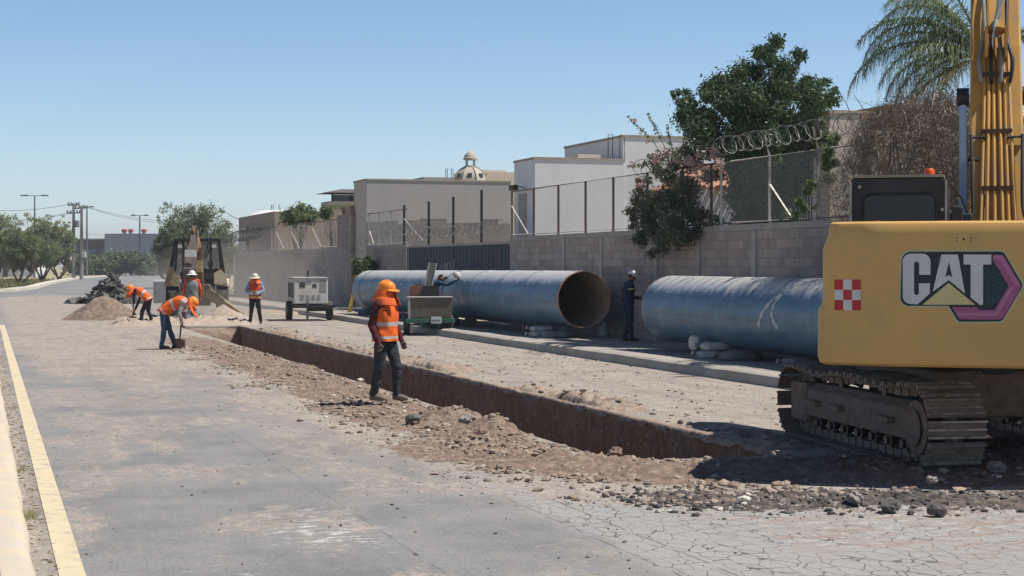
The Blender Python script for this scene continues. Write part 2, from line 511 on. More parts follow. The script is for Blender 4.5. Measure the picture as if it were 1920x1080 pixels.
grid_mesh('road', ru, rv, lambda u, v: 0.006 * (fbm(u, v, 0.3, 3, 2) - 0.5), ASPH, in_trench,
          {'dust': a_dust, 'crack': a_crack, 'pale': a_pale, 'smear': a_smear})

# the road goes on past the junction and bends away behind the walls
def poly_sheet(name, pts, z, mat, kind='structure'):
    m = MB(); m.add([(p[0], p[1], z) for p in pts], [tuple(range(len(pts)))])
    o = m.build(name, mat, fixn=False); o['kind'] = kind
    return o
FROAD = surf('far asphalt', (0.21, 0.21, 0.215), (0.165, 0.165, 0.17), scale=0.3, dirt=(0.30, 0.27, 0.23), dirt_scale=0.12, dirt_lo=0.5, dirt_hi=0.68, bump=0.2, bscale=8)
arc = [(-75, 119), (-52, 122.5), (-42, 125), (-38.8, 131), (-41, 145), (-47, 170), (-53, 196), (-66, 258), (-88, 404), (-99, 560)]
kr = [tuple(W(111.9, 12.7))[:2], (-22, 132), (-32, 170), (-48, 250), (-76, 404), (-95, 560)]
wl0 = tuple(W(67, 0.2))[:2]; wl1 = tuple(W(111.9, 0.2))[:2]; wl2 = tuple(W(111.9, 12.7))[:2]
farpts = [wl0, wl1, wl2] + kr[1:] + arc[::-1] + [(-75, 62)]
poly_sheet('side_road', farpts, -0.006, FROAD)

CONC = surf('pavement concrete', (0.36, 0.335, 0.30), (0.28, 0.26, 0.235), scale=1.2, rough=0.9, bump=0.35, bscale=30, dirt=(0.40, 0.33, 0.26), dirt_scale=0.8)
KERBY = surf('painted kerb', (0.58, 0.47, 0.32), (0.50, 0.43, 0.33), scale=3.5, rough=0.9, bump=0.3, bscale=25, dirt=(0.46, 0.42, 0.36), dirt_scale=2.0, dirt_lo=0.42, dirt_hi=0.62)
KERBG = surf('grey kerb', (0.34, 0.325, 0.30), (0.27, 0.255, 0.24), scale=1.6, rough=0.9, bump=0.3, bscale=25, dirt=(0.40, 0.33, 0.26), dirt_scale=1.2)

def extr_road(name, prof, u0, u1, step, mat, wob=0.0, kind='structure', seed=1):
    """cross section (v,z) swept along the road"""
    us = brk(u0, u1, step)
    V = []; n = len(prof)
    for u in us:
        for i, (v, z) in enumerate(prof):
            V.append((v + wob * (float(fbm(np.array([u * 1.3]), np.array([i * 0.4]), 1, 3, seed)[0]) - 0.5), u,
                      z + wob * 0.6 * (float(fbm(np.array([u * 1.1]), np.array([9 + i * 0.4]), 1, 3, seed)[0]) - 0.5)))
    F = [(i * n + k, i * n + k + 1, (i + 1) * n + k + 1, (i + 1) * n + k) for i in range(len(us) - 1) for k in range(n - 1)]
    m = MB(); m.add(V, F); o = m.build(name, mat, smooth=35, fixn=False); o.rotation_euler = (0, 0, A)
    if kind: o['kind'] = kind
    return o
extr_road('pavement', [(12.70, -0.02), (12.715, 0.10), (12.735, 0.165), (12.79, 0.195), (12.9, 0.205), (13.2, 0.20), (14.6, 0.185), (15.95, 0.18)], 5, 112, 0.5, CONC, 0.05)
extr_road('kerb', [(0.36, -0.02), (0.335, 0.08), (0.30, 0.125), (0.24, 0.14), (0.12, 0.14), (0.10, 0.1)], 2, 66, 0.4, KERBY, 0.05, seed=4)
MEDN = surf('median concrete', (0.52, 0.50, 0.46), (0.42, 0.39, 0.35), scale=1.5, rough=0.9, bump=0.3, bscale=25)
extr_road('median', [(0.10, 0.115), (-0.6, 0.12), (-1.5, 0.12), (-3.2, 0.11), (-3.3, -0.03)], 2, 66, 1.0, MEDN, 0.03, seed=5)
MARK = surf('worn yellow paint', (0.60, 0.49, 0.33), (0.50, 0.43, 0.31), scale=5, rough=0.85, dirt=(0.33, 0.30, 0.27), dirt_scale=5.0, dirt_lo=0.54, dirt_hi=0.68, bump=0.2, bscale=50)
us = brk(2, 60, 0.5); m = MB(); V = []
for u in us:
    c = 0.55 + 0.0035 * u
    w = 0.085
    V += [(c - w, u, 0.0055), (c + w, u, 0.0055)]
m.add(V, [(2 * i, 2 * i + 1, 2 * i + 3, 2 * i + 2) for i in range(len(us) - 1)])
o = m.build('road_marking', MARK, fixn=False); o.rotation_euler = (0, 0, A); o['kind'] = 'structure'

# kerb along the far bend
def kerb_path(name, pts, w, h, mat):
    m = MB(); V = []
    for i, p in enumerate(pts):
        p = Vector((p[0], p[1], 0)); q0 = Vector((*pts[max(i - 1, 0)], 0)); q1 = Vector((*pts[min(i + 1, len(pts) - 1)], 0))
        d = (q1 - q0).normalized(); nrm = Vector((-d.y, d.x, 0))
        for a, z in ((0, -0.03), (0, h), (w, h), (w, -0.03)):
            V.append(p + nrm * a + Vector((0, 0, z)))
    m.add(V, [(i * 4 + k, i * 4 + k + 1, i * 4 + k + 5, i * 4 + k + 4) for i in range(len(pts) - 1) for k in range(3)])
    o = m.build(name, mat); o['kind'] = 'structure'; return o
PALEK = surf('pale kerb', (0.60, 0.56, 0.47), (0.50, 0.46, 0.38), scale=0.5)
kerb_path('kerb', arc[1:], 1.0, 0.22, PALEK)

# --- trench
def trench_mesh():
    D = 2.3
    us = brk(T_U0, T_U1, 0.07, ()); us[0] = T_U0; us[-1] = T_U1
    prof = []            # (side param, v, z)
    zs = np.concatenate([np.linspace(-0.0, -0.06, 3), np.linspace(-0.10, -D, 40)])
    NV = len(zs)
    U, K = np.meshgrid(us, np.arange(NV), indexing='ij')
    Zf = zs[K]
    top = sst(-0.02, -0.10, Zf)
    nz = (fbm(U * 2.4, Zf * 2.2, 1.0, 6, 21, 0.65) - 0.5)
    scr = (fbm(U * 9.0, Zf * 0.7, 1.0, 3, 25) - 0.5)
    lip = sst(-0.05, -0.10, Zf)
    Vf = T_V1 + (lip * (0.03 + 0.30 * nz + 0.10 * scr) + 0.05 * (fbm(U * 2.0, Zf * 0, 1, 4, 77) - 0.5)) * top
    far = np.stack([Vf, U, Zf], -1)
    nz2 = (fbm(U * 3.2, Zf, 1.0, 5, 31) - 0.5)
    Vn = T_V0 - 0.02 + 0.25 * nz2 * sst(-0.02, -0.2, Zf)
    near = np.stack([Vn, U, Zf], -1)
    def strip(P, flip=False):
        a, b = P.shape[:2]; idx = np.arange(a * b).reshape(a, b)
        F = np.stack([idx[:-1, :-1], idx[:-1, 1:], idx[1:, 1:], idx[1:, :-1]], -1).reshape(-1, 4)
        return P.reshape(-1, 3), F
    V1, F1 = strip(far); V2, F2 = strip(near)
    # floor
    vsn = np.linspace(0, 1, 9)
    fl = near[:, -1, None, :] * (1 - vsn[None, :, None]) + far[:, -1, None, :] * vsn[None, :, None]
    fl[..., 2] += 0.12 * (fbm(fl[..., 0], fl[..., 1], 2, 4, 8) - 0.5) * (vsn * (1 - vsn) * 4)[None, :]
    V3, F3 = strip(fl)
    # ends: the near end a steep slope, the far end a scraped ramp
    def endw(row_n, row_f, out, seed):
        t = np.linspace(0, 1, 22)
        P = row_n[None, :, :] * (1 - t[:, None, None]) + row_f[None, :, :] * t[:, None, None]
        P = P.copy(); P[..., 1] += out * (t * (1 - t) * 4)[:, None] * (0.3 + 0.9 * fbm(P[..., 0], P[..., 2], 2.2, 4, seed)) * sst(0, -0.3, P[..., 2])
        return strip(P)
    V4, F4 = endw(near[0], far[0], 0.25, 3)
    V5, F5 = endw(near[-1], far[-1], -0.25, 4)
    Vs = np.concatenate([V1, V2, V3, V4, V5]); o_ = 0; Fs = []
    for Va, Fa in ((V1, F1), (V2, F2), (V3, F3), (V4, F4), (V5, F5)):
        Fs.append(Fa + o_); o_ += len(Va)
    F = np.concatenate(Fs)
    o = np_mesh('trench', Vs, F, TRM, smooth=True)
    o.rotation_euler = (0, 0, A); o['kind'] = 'structure'

def make_trench_mat():
    m, n, l, b = newmat('trench wall'); nt = m.node_tree
    vec = texco(nt); vs_ = texco(nt, (1, 5.0, 0.9))
    col = mix_n(nt, ramp_n(nt, noise_n(nt, vec, 0.9, 6), 0.35, 0.65), (0.44, 0.315, 0.245), (0.54, 0.40, 0.315))
    col = mix_n(nt, ramp_n(nt, noise_n(nt, vs_, 1.6, 8, 0.75), 0.44, 0.58), col, (0.36, 0.25, 0.19))
    col = mix_n(nt, ramp_n(nt, noise_n(nt, vs_, 4.5, 7, 0.75), 0.55, 0.7), col, (0.60, 0.46, 0.36))
    vo = n.new('ShaderNodeTexVoronoi'); vo.inputs['Scale'].default_value = 11; l.new(vec, vo.inputs['Vector'])
    sc_ = n.new('ShaderNodeSeparateColor'); l.new(vo.outputs['Color'], sc_.inputs[0])
    pb = math_n(nt, 'MULTIPLY', math_n(nt, 'GREATER_THAN', sc_.outputs[0], 0.80), math_n(nt, 'LESS_THAN', vo.outputs['Distance'], 0.40))
    col = mix_n(nt, math_n(nt, 'MULTIPLY', pb, 0.75), col, (0.66, 0.54, 0.44))
    col = mix_n(nt, math_n(nt, 'MULTIPLY', ramp_n(nt, noise_n(nt, vec, 5.0, 8, 0.8), 0.50, 0.62), 0.45), col, (0.27, 0.185, 0.14))
    sep = n.new('ShaderNodeSeparateXYZ'); l.new(vec, sep.inputs[0])
    zz = math_n(nt, 'ADD', sep.outputs[2], math_n(nt, 'MULTIPLY', math_n(nt, 'SUBTRACT', noise_n(nt, vec, 2.2, 5), 0.5), 0.22))
    col = mix_n(nt, ramp_n(nt, zz, -0.11, -0.06), col, (0.50, 0.43, 0.36))
    l.new(col, b.inputs['Base Color']); b.inputs['Roughness'].default_value = 0.95; b.inputs['Specular IOR Level'].default_value = 0.1
    bump_n(nt, noise_n(nt, vs_, 8, 8, 0.75), 1.0, 0.12, b)
    return m
TRM = make_trench_mat()
trench_mesh()

# --- excavated soil lying on the road
def lumps(u, v, seed=0):
    a = fbm(u, v, 1.1, 5, seed, 0.55); b = fbm(u, v, 6.0, 4, seed + 9, 0.6)
    r = 1 - np.abs(2 * fbm(u, v, 3.2, 3, seed + 17) - 1)
    c = fbm(u, v, 15.0, 2, seed + 29, 0.6)
    d = fbm(u, v, 31.0, 2, seed + 41, 0.6)
    return 0.26 * (a - 0.42) + 0.40 * (b - 0.45) + 0.10 * (r - 0.6) + 0.50 * np.abs(c - 0.5) + 0.24 * (d - 0.5) - 0.06
def soil_near(u, v):
    n1 = fbm(u, v, 0.5, 4, 40)
    env = sst(3.7, 5.4, v + (n1 - 0.5) * 1.7 + 0.55 * sst(17, 24, u) * 0) * sst(14.6, 16.4, u + (n1 - 0.5) * 1.5)
    env *= 1 - 0.85 * sst(44, 56, u)
    rim = np.exp(-((v - T_V0 + 0.35) / 0.45) ** 2)
    h = env * (0.022 + 0.135 * lumps(u, v, 50)) + env * rim * (0.0 + 0.09 * np.clip(lumps(u, v, 60), -0.1, 1)) - 0.05 * sst(T_V0 - 0.5, T_V0, v) * (0.6 + 0.8 * (n1 - 0.5))
    for (cu, cv, r_, hh) in ((21.6, 6.05, 0.4, 0.12), (19.9, 6.1, 0.3, 0.12), (27.5, 5.9, 0.6, 0.05), (33, 6.0, 0.6, 0.05)):
        h = h + hh * np.exp(-((u - cu) ** 2 + (v - cv) ** 2) / r_ ** 2)
    h = h - 0.03 * (1 - env)
    return h * (1 + 0.3 * sst(0.0, 0.1, h)) - 0.018
near_us = np.unique(np.concatenate([brk(14.2, 27, 0.034, (T_U0,)), brk(27, 38, 0.06), brk(38, 60, 0.1)]))
def soil_z(u, v):
    return soil_near(u, v)
grid_mesh('excavated_soil', near_us, brk(3.4, T_V0, 0.034), lambda u, v: soil_z(u, v), SOIL)
# soil between the trench head and the excavator
def soil_head(u, v):
    n1 = fbm(u, v, 0.5, 4, 140)
    e = sst(13.1, 14.6, u + (n1 - 0.5) * 1.6 + 0.30 * (v - 8) ) * sst(4.3, 6.0, v + (n1 - 0.5) * 1.0)
    e *= 1 - sst(10.8, 12.2, v) * sst(16, 18, u)
    e *= 1 - 0.92 * sst(15.3, 16.3, u) * sst(6.3, 6.8, v) * (1 - sst(8.7, 9.2, v))
    h = e * (0.055 + 0.24 * lumps(u, v, 150)) - 0.03 * (1 - e) - 0.018
    h -= 0.0 * u
    h += 0.0 * np.exp(-((u - 16.4) / 0.6) ** 2 - ((v - 7.2) / 1.4) ** 2)
    return h
grid_mesh('excavated_soil', brk(12.3, T_U0 - 0.002, 0.036), brk(T_V0 - 1.6, 12.6, 0.036), lambda u, v: soil_head(u, v) + 0.02 * sst(14, 15, u), SOIL)
def soil_tail(u, v):
    e = sst(57.02, 58.4, u) * (1 - sst(60, 63, u)) * sst(3.8, 5, v) * (1 - sst(8.6, 9.6, v))
    return e * (0.18 + 0.5 * lumps(u, v, 170)) - 0.03 * (1 - e) - 0.018
grid_mesh('excavated_soil', brk(56.8, 64, 0.09), brk(3.4, 10.2, 0.09), soil_tail, SOILP, hole=in_trench)
# spoil along the far lip
def soil_far(u, v):
    n1 = fbm(u, v, 0.6, 3, 180)
    e = (1 - sst(8.8, 9.5, v + (n1 - 0.5) * 0.9)) * sst(8.39, 8.5, v)
    pch = sst(0.46, 0.60, fbm(u, u * 0 + 3, 0.30, 3, 190))
    for cu, cw, a in ((23.6, 1.7, 1.5), (26.0, 0.8, 1.1), (32.3, 2.0, 1.3), (35.5, 1.0, 1.0), (41.0, 2.5, 1.1), (48, 3, 1.0)): pch = np.maximum(pch, a * np.exp(-((u - cu) / cw) ** 2))
    pch = np.maximum(pch, 0.30 * (1 - sst(8.5, 8.85, v)))
    h = e * pch * (0.05 + 0.26 * np.clip(lumps(u, v, 195), -0.05, 0.35)) - 0.03 * (1 - e * pch) - 0.018
    thin = 0.002 + 0.030 * (fbm(u, v, 4.0, 4, 401) - 0.30) - 0.5 * np.clip(v - 8.50, 0, 1)
    h = np.maximum(h, thin)
    ve = 8.398 - 0.022 * sst(0.40, 0.7, fbm(u, u * 0, 2.6, 4, 402)) - 0.016 * fbm(u, u * 0, 14, 2, 403)
    h = np.where(v < ve, np.maximum(h, 0.0) - (ve - v) * 2.5, h)
    return h - 0.10 * (1 - sst(16.5, 17.0, u))
grid_mesh('spoil_ridge', np.unique(np.concatenate([brk(16.5, 34, 0.05), brk(34, 57, 0.1)])), np.concatenate([np.linspace(8.355, 8.46, 8), np.arange(8.50, 9.9, 0.045)]), soil_far, SOILM)
def soil_track(u, v):
    e = (1 - sst(17.2, 18.8, u + 0.8 * (fbm(u, v, 0.9, 3, 260) - 0.5))) * sst(8.6, 9.4, v)
    return e * (0.05 + 0.24 * lumps(u, v, 150)) - 0.03 * (1 - e) - 0.018
grid_mesh('excavated_soil', brk(T_U0 - 0.9, 19.2, 0.045), brk(8.42, 12.3, 0.045), soil_track, SOIL)
# row of dark broken road surface in front of the excavator
def soil_dark(u, v):
    n1 = fbm(u, v, 0.9, 4, 240)
    c = 13.15 - 0.32 * (v - 7.0) + 0.5 * (fbm(v, v * 0, 0.7, 3, 241) - 0.5)
    e = np.exp(-((u - c) / (0.62 + 0.35 * n1)) ** 2) * sst(5.2, 6.0, v)
    return e * (0.022 + 0.20 * np.clip(lumps(u, v, 250), -0.1, 1)) - 0.03 * (1 - e) - 0.02
grid_mesh('broken_asphalt_ridge', brk(10.2, 15.2, 0.04), brk(5.0, 12.6, 0.04), lambda u, v: soil_dark(u, v) + 0.012, GRAVEL)

# --- loose stones: nobody could count them
def _ico():
    t = (1 + 5 ** 0.5) / 2
    V = np.array([(-1, t, 0), (1, t, 0), (-1, -t, 0), (1, -t, 0), (0, -1, t), (0, 1, t), (0, -1, -t), (0, 1, -t), (t, 0, -1), (t, 0, 1), (-t, 0, -1), (-t, 0, 1)], float)
    V /= np.linalg.norm(V[0])
    F = np.array([(0, 11, 5), (0, 5, 1), (0, 1, 7), (0, 7, 10), (0, 10, 11), (1, 5, 9), (5, 11, 4), (11, 10, 2), (10, 7, 6), (7, 1, 8), (3, 9, 4), (3, 4, 2), (3, 2, 6), (3, 6, 8), (3, 8, 9), (4, 9, 5), (2, 4, 11), (6, 2, 10), (8, 6, 7), (9, 8, 1)])
    return V, F
ICOV, ICOF = _ico()
def stones(name, P, S, mat, flat=0.6, kind='stuff', label=None, jit=0.3):
    n = len(P)
    V = ICOV[None] * (1 + jit * (rng.random((n, 12, 1)) * 2 - 1))
    sc = np.stack([S * (0.8 + 0.6 * rng.random(n)), S * (0.8 + 0.6 * rng.random(n)), S * flat * (0.7 + 0.6 * rng.random(n))], -1)
    V = V * sc[:, None, :]
    a = rng.random(n) * 2 * PI; c, s_ = np.cos(a), np.sin(a)
    X = V[..., 0] * c[:, None] - V[..., 1] * s_[:, None]; Y = V[..., 0] * s_[:, None] + V[..., 1] * c[:, None]
    V = np.stack([X, Y, V[..., 2]], -1) + P[:, None, :]
    F = (ICOF[None] + (np.arange(n) * 12)[:, None, None]).reshape(-1, 3)
    o = np_mesh(name, V.reshape(-1, 3), F, mat); o.rotation_euler = (0, 0, A)
    if kind: o['kind'] = kind
    if label: o['label'] = label
    return o
def stonemat(name, a, b_):
    m, n, l, b = newmat(name); nt = m.node_tree
    g = n.new('ShaderNodeNewGeometry')
    cr = n.new('ShaderNodeValToRGB'); cr.color_ramp.elements[0].color = lin(a); cr.color_ramp.elements[1].color = lin(b_)
    l.new(g.outputs['Random Per Island'], cr.inputs[0]); l.new(cr.outputs[0], b.inputs['Base Color']); b.inputs['Roughness'].default_value = 0.9
    b.inputs['Specular IOR Level'].default_value = 0.15
    return m
ST_B = stonemat('brown clods', (0.19, 0.14, 0.11), (0.36, 0.29, 0.235))
ST_G = stonemat('grey stones', (0.10, 0.095, 0.09), (0.42, 0.38, 0.34))
ST_D = stonemat('asphalt lumps', (0.035, 0.035, 0.038), (0.17, 0.155, 0.145))
ST_W = stonemat('white lime stones', (0.38, 0.35, 0.31), (0.62, 0.58, 0.52))
def scatter(n, u0, u1, v0, v1, zf, dens=None, smin=0.015, smax=0.06, pw=3.0):
    u = u0 + (u1 - u0) * rng.random(n); v = v0 + (v1 - v0) * rng.random(n)
    if dens is not None:
        k = rng.random(n) < dens(u, v); u, v = u[k], v[k]
    S = smin + (smax - smin) * rng.random(len(u)) ** pw
    z = zf(u, v)
    z = np.maximum(z, 0.0) + S * 0.25
    return np.stack([v, u, z], -1), S
P, S = scatter(16000, 14.8, 42, 3.9, T_V0 - 0.05, soil_z, lambda u, v: sst(3.9, 5.2, v + 1.2 * (fbm(u, v, 0.7, 3, 300) - 0.5)) * (0.2 + 0.9 * sst(0.45, 0.6, fbm(u, v, 0.9, 3, 303))), 0.008, 0.050, 6)
stones('loose_clods', P, S, ST_B, label='brown clods strewn over the dug soil beside the trench')
P, S = scatter(7000, 13.2, T_U0, 4.8, 12.4, soil_head, lambda u, v: 0.15 + 0.8 * sst(0.42, 0.6, fbm(u, v, 0.9, 3, 313)), 0.008, 0.055, 6)
stones('loose_clods', P, S, ST_B, label='brown clods on the soil before the excavator tracks')
P, S = scatter(11000, 11.6, 14.8, 5.3, 12.5, soil_dark, lambda u, v: np.exp(-((u - (13.15 - 0.32 * (v - 7.0))) / 0.62) ** 2), 0.006, 0.038, 6)
stones('asphalt_rubble', P, S, ST_D, label='dark broken asphalt rubble in a row before the excavator')
P, S = scatter(2200, 17.2, 56, 8.45, 9.8, soil_far, lambda u, v: sst(9.6, 8.7, v) * (0.15 + 0.85 * sst(0.45, 0.6, fbm(u, u * 0 + 3, 0.30, 3, 190))), 0.008, 0.06, 5)
stones('loose_stones', P, S, ST_G, label='grey and brown stones along the far lip of the trench')
P, S = scatter(2600, 9, 50, 0.6, 5.2, lambda u, v: u * 0, lambda u, v: 0.25 + 0.75 * sst(2.5, 4.8, v), 0.004, 0.017, 4.0)
stones('road_grit', P, S, ST_D, 0.5, label='dark grit scattered over the asphalt lane')
P, S = scatter(1600, 16, 50, 8.6, 12.6, lambda u, v: u * 0, None, 0.008, 0.035, 5.0)
stones('road_grit', P, S, ST_G, 0.5, label='grit scattered over the dusty lane beyond the trench')
P, S = scatter(150, 12.6, 40, 4.4, 6.3, lambda u, v: np.where(u > 14.8, soil_near(u, v), 0), None, 0.008, 0.04, 4.0)
stones('lime_stones', P, S, ST_W, 0.6, label='pale lime stones among the brown clods')
P, S = scatter(90, 12.2, 15, 5.5, 12.3, soil_head, None, 0.008, 0.04, 4.0)
stones('lime_stones', P, S, ST_W, 0.6, label='pale lime stones before the excavator')

P, S = scatter(900, 6, 40, 0.36, 0.52, lambda u, v: u * 0, None, 0.005, 0.02, 2.0)
stones('gutter_grit', P, S, ST_B, 0.5, label='brown grit and debris lying along the left gutter')
# a few rocks that stand out are things
def rock(px, py, r, mat, label, z=0.05, flat=0.7):
    X, Y = G(px, py, z)
    import bmesh
    bm = bmesh.new(); bmesh.ops.create_icosphere(bm, subdivisions=3, radius=r)
    sd = random.random() * 50
    for v in bm.verts:
        p = v.co.normalized()
        f = 1 + 0.9 * (float(vnoise(np.array([p.x * 1.6 + sd]), np.array([p.y * 1.6 + p.z * 1.3]), 3)[0]) - 0.5) + 0.35 * (float(vnoise(np.array([p.x * 5 + sd]), np.array([p.y * 5 + p.z * 4]), 4)[0]) - 0.5)
        v.co = Vector((p.x * r * 1.15 * f, p.y * r * f, p.z * r * flat * f))
    me = bpy.data.meshes.new('rock'); bm.to_mesh(me); bm.free(); me.materials.append(mat)
    o = bpy.data.objects.new('rock', me); COL.objects.link(o); o.location = (X, Y, z + r * flat * 0.55)
    o.rotation_euler = (0, 0, random.random() * 6)
    tag(o, label, 'rock', 'larger rocks lying on the dug soil')
RKD = surf('dark rock', (0.085, 0.08, 0.08), (0.14, 0.125, 0.115), scale=9, bump=0.8, bscale=20)
RKG = surf('grey rock', (0.30, 0.28, 0.255), (0.21, 0.19, 0.17), scale=9, bump=0.8, bscale=20)
RKB = surf('brown rock', (0.26, 0.18, 0.14), (0.19, 0.13, 0.10), scale=9, bump=0.8, bscale=20)
RKW = surf('whitish rock', (0.66, 0.62, 0.55), (0.5, 0.45, 0.38), scale=9, bump=0.8, bscale=20)
rock(776, 790, 0.085, RKD, 'dark lump of asphalt just right of the worker in the maroon shirt')
rock(876, 792, 0.085, RKG, 'rounded grey stone on the near rim of the trench', 0.08)
rock(900, 812, 0.06, RKB, 'brown stone on the near rim below the rounded grey one', 0.08)
rock(1672, 955, 0.065, RKD, 'tall black asphalt chunk left of the two before the tracks', 0.03, 0.9)
rock(1757, 962, 0.06, RKD, 'squat black asphalt chunk right of the two before the tracks', 0.03, 0.8)
rock(1392, 945, 0.06, RKW, 'whitish stone at the edge of the excavator shadow', 0.02)
rock(1605, 938, 0.065, RKG, 'grey stone in the row of asphalt rubble', 0.05)
rock(1748, 905, 0.06, RKG, 'grey stone lying in the shade below the near track', 0.08)
rock(676, 716, 0.055, RKW, 'small white chunk on the rim behind the worker in maroon', 0.1)
rock(1870, 884, 0.075, RKG, 'pale stone behind the near track at the right edge', 0.05, 0.9)
rock(1152, 855, 0.075, RKB, 'brown clod at the head of the trench', 0.08)

# ================================================================== BLOCK WALL, FENCES, GATE, HOUSES
WV = 15.9
def make_block(name, c1, c2, mortar, spray=None, sc=1.0):
    m, n, l, b = newmat(name); nt = m.node_tree
    vec = texco(nt)
    sep = n.new('ShaderNodeSeparateXYZ'); l.new(vec, sep.inputs[0])
    cx = n.new('ShaderNodeCombineXYZ'); l.new(math_n(nt, 'ADD', sep.outputs[0], sep.outputs[1]), cx.inputs[0]); l.new(sep.outputs[2], cx.inputs[1])
    br = n.new('ShaderNodeTexBrick'); l.new(cx.outputs[0], br.inputs['Vector'])
    br.inputs['Scale'].default_value = sc; br.inputs['Brick Width'].default_value = 0.4; br.inputs['Row Height'].default_value = 0.2
    br.inputs['Mortar Size'].default_value = 0.012; br.inputs['Mortar Smooth'].default_value = 0.3; br.inputs['Bias'].default_value = -0.1
    br.inputs['Color1'].default_value = lin(c1); br.inputs['Color2'].default_value = lin(c2); br.inputs['Mortar'].default_value = lin(mortar)
    col = br.outputs['Color']
    f = ramp_n(nt, noise_n(nt, texco(nt, (1, 1, 0.5)), 0.55, 6, 0.65), 0.35, 0.68)
    col = mix_n(nt, math_n(nt, 'MULTIPLY', f, 0.3), col, tuple(x * 1.35 for x in c1))
    col = mix_n(nt, math_n(nt, 'MULTIPLY', ramp_n(nt, noise_n(nt, texco(nt, (1, 1, 0.15)), 3.0, 6, 0.7), 0.5, 0.75), 0.5), col, tuple(x * 0.5 for x in c2))
    col = mix_n(nt, math_n(nt, 'MULTIPLY', ramp_n(nt, noise_n(nt, vec, 30, 4, 0.7), 0.3, 0.75), 0.35), col, tuple(x * 0.55 for x in c1))
    # bluish darker patches over parts of the lower wall
    pb = math_n(nt, 'MULTIPLY', ramp_n(nt, noise_n(nt, texco(nt, (1, 1, 1.6)), 0.33, 3), 0.48, 0.58), ramp_n(nt, sep.outputs[2], 2.1, 1.6))
    col = mix_n(nt, math_n(nt, 'MULTIPLY', pb, 0.5), col, (0.13, 0.15, 0.19))
    l.new(col, b.inputs['Base Color']); b.inputs['Roughness'].default_value = 0.95; b.inputs['Specular IOR Level'].default_value = 0.1
    h = math_n(nt, 'ADD', math_n(nt, 'MULTIPLY', br.outputs['Fac'], -1.0), math_n(nt, 'MULTIPLY', noise_n(nt, vec, 45, 5), 0.7))
    bump_n(nt, h, 0.6, 0.02, b)
    return m
BLOCK = make_block('concrete block', (0.40, 0.335, 0.295), (0.24, 0.205, 0.19), (0.235, 0.21, 0.195))
BLOCKD = make_block('dark concrete block', (0.36, 0.305, 0.27), (0.24, 0.21, 0.19), (0.235, 0.21, 0.195))
RUST = surf('rusty dark steel', (0.085, 0.05, 0.045), (0.13, 0.085, 0.07), scale=12, rough=0.75, metal=0.3)
GALV = surf('galvanised steel', (0.50, 0.49, 0.47), (0.38, 0.36, 0.34), scale=10, rough=0.55, metal=0.55)
BLKST = surf('black steel', (0.022, 0.022, 0.026), (0.035, 0.033, 0.035), scale=10, rough=0.6)
WIREM = surf('fence wire', (0.46, 0.45, 0.43), (0.34, 0.33, 0.31), scale=10, rough=0.6, metal=0.3)
PLG = surf('grey render', (0.36, 0.345, 0.335), (0.325, 0.31, 0.30), scale=0.8, rough=0.95, bump=0.25, bscale=25, stretch=(1, 1, 0.5))
PLB = surf('beige render', (0.50, 0.44, 0.37), (0.43, 0.38, 0.32), scale=0.9, rough=0.95, bump=0.25, bscale=25, stretch=(1, 1, 0.4))
PLW = surf('white render', (0.66, 0.66, 0.67), (0.59, 0.585, 0.59), scale=0.9, rough=0.95, bump=0.2, bscale=25, stretch=(1, 1, 0.4))
PLC = surf('cream render', (0.62, 0.54, 0.42), (0.56, 0.48, 0.37), scale=0.9, rough=0.95, bump=0.25, bscale=25)
TRIM = surf('stone trim', (0.38, 0.32, 0.26), (0.30, 0.26, 0.21), scale=4, rough=0.9)
GLASSD = surf('dark window', (0.03, 0.035, 0.045), (0.05, 0.055, 0.065), scale=1.5, rough=0.15, spec=0.5)

U_R = 14.0                        # right end of the wall (out of frame)
uA = uat(956, WV)                 # end of the right wall / gate post
uB = uat(762, WV)                 # gate left end
uC = uat(686, WV)                 # corner of the grey house
uD = uat(662, WV)
uE = uat(632, WV)
uF = uat(500, WV)
uG = uat(447, WV)

def wall_run(name, label, u0, u1, ztop, mat=BLOCK, joints=(), piers=(), cat='wall', coping=True):
    t = rthing(name, label, cat, u0, WV)
    m = MB()
    n = max(2, int((u1 - u0) / 0.8))
    L = u1 - u0
    # slightly uneven top: built course by course at the top edge
    m.box(0.0, 0.17, 0, L, 0, ztop - 0.12)
    m.build('block_wall', mat, t)
    c = MB(); y = 0
    r = random.Random(int(u0 * 10))
    while y < L:
        w = min(L - y, r.uniform(1.5, 3.2)); c.box(-0.006, 0.178, y, y + w - 0.01, ztop - 0.12, ztop + r.uniform(-0.012, 0.012)); y += w
    c.build('bond_beam', surf('bond beam', (0.36, 0.33, 0.30), (0.27, 0.245, 0.23), scale=2.5, rough=0.95, bump=0.4, bscale=30), t)
    for pu in piers:
        p = MB(); p.box(-0.03, 0.2, pu - u0 - 0.1, pu - u0 + 0.1, 0, ztop - 0.14)
        p.build('pier', surf('pier concrete', (0.40, 0.37, 0.34), (0.31, 0.285, 0.265), scale=2.5, rough=0.95, bump=0.4, bscale=30), t)
    return t
wall_run('block_wall', 'long brown concrete block wall behind the blue pipes, right of the dark gate', U_R, uA, 2.93, piers=[uat(p, WV) for p in (1058, 1128, 1230, 1310, 1415)])
wall_run('block_wall', 'short block wall between the grey house corner and the dark gate', uB + 0.05, uC, 2.86, BLOCKD)
t = rthing('block_wall', 'tall brown block wall section left of the grey house corner', 'wall', uD + 0.4, WV)
m = MB(); m.box(0, 0.17, 0, uE - uD - 0.4, 0, zat(402, 645, WV)); m.build('block_wall', BLOCKD, t)
m = MB(); m.box(-0.01, 0.18, 0.2, 1.2, zat(402, 645, WV), zat(402, 645, WV) + 0.35); m.build('capping_block', surf('reddish block', (0.36, 0.24, 0.20), (0.28, 0.19, 0.16), scale=3), t)
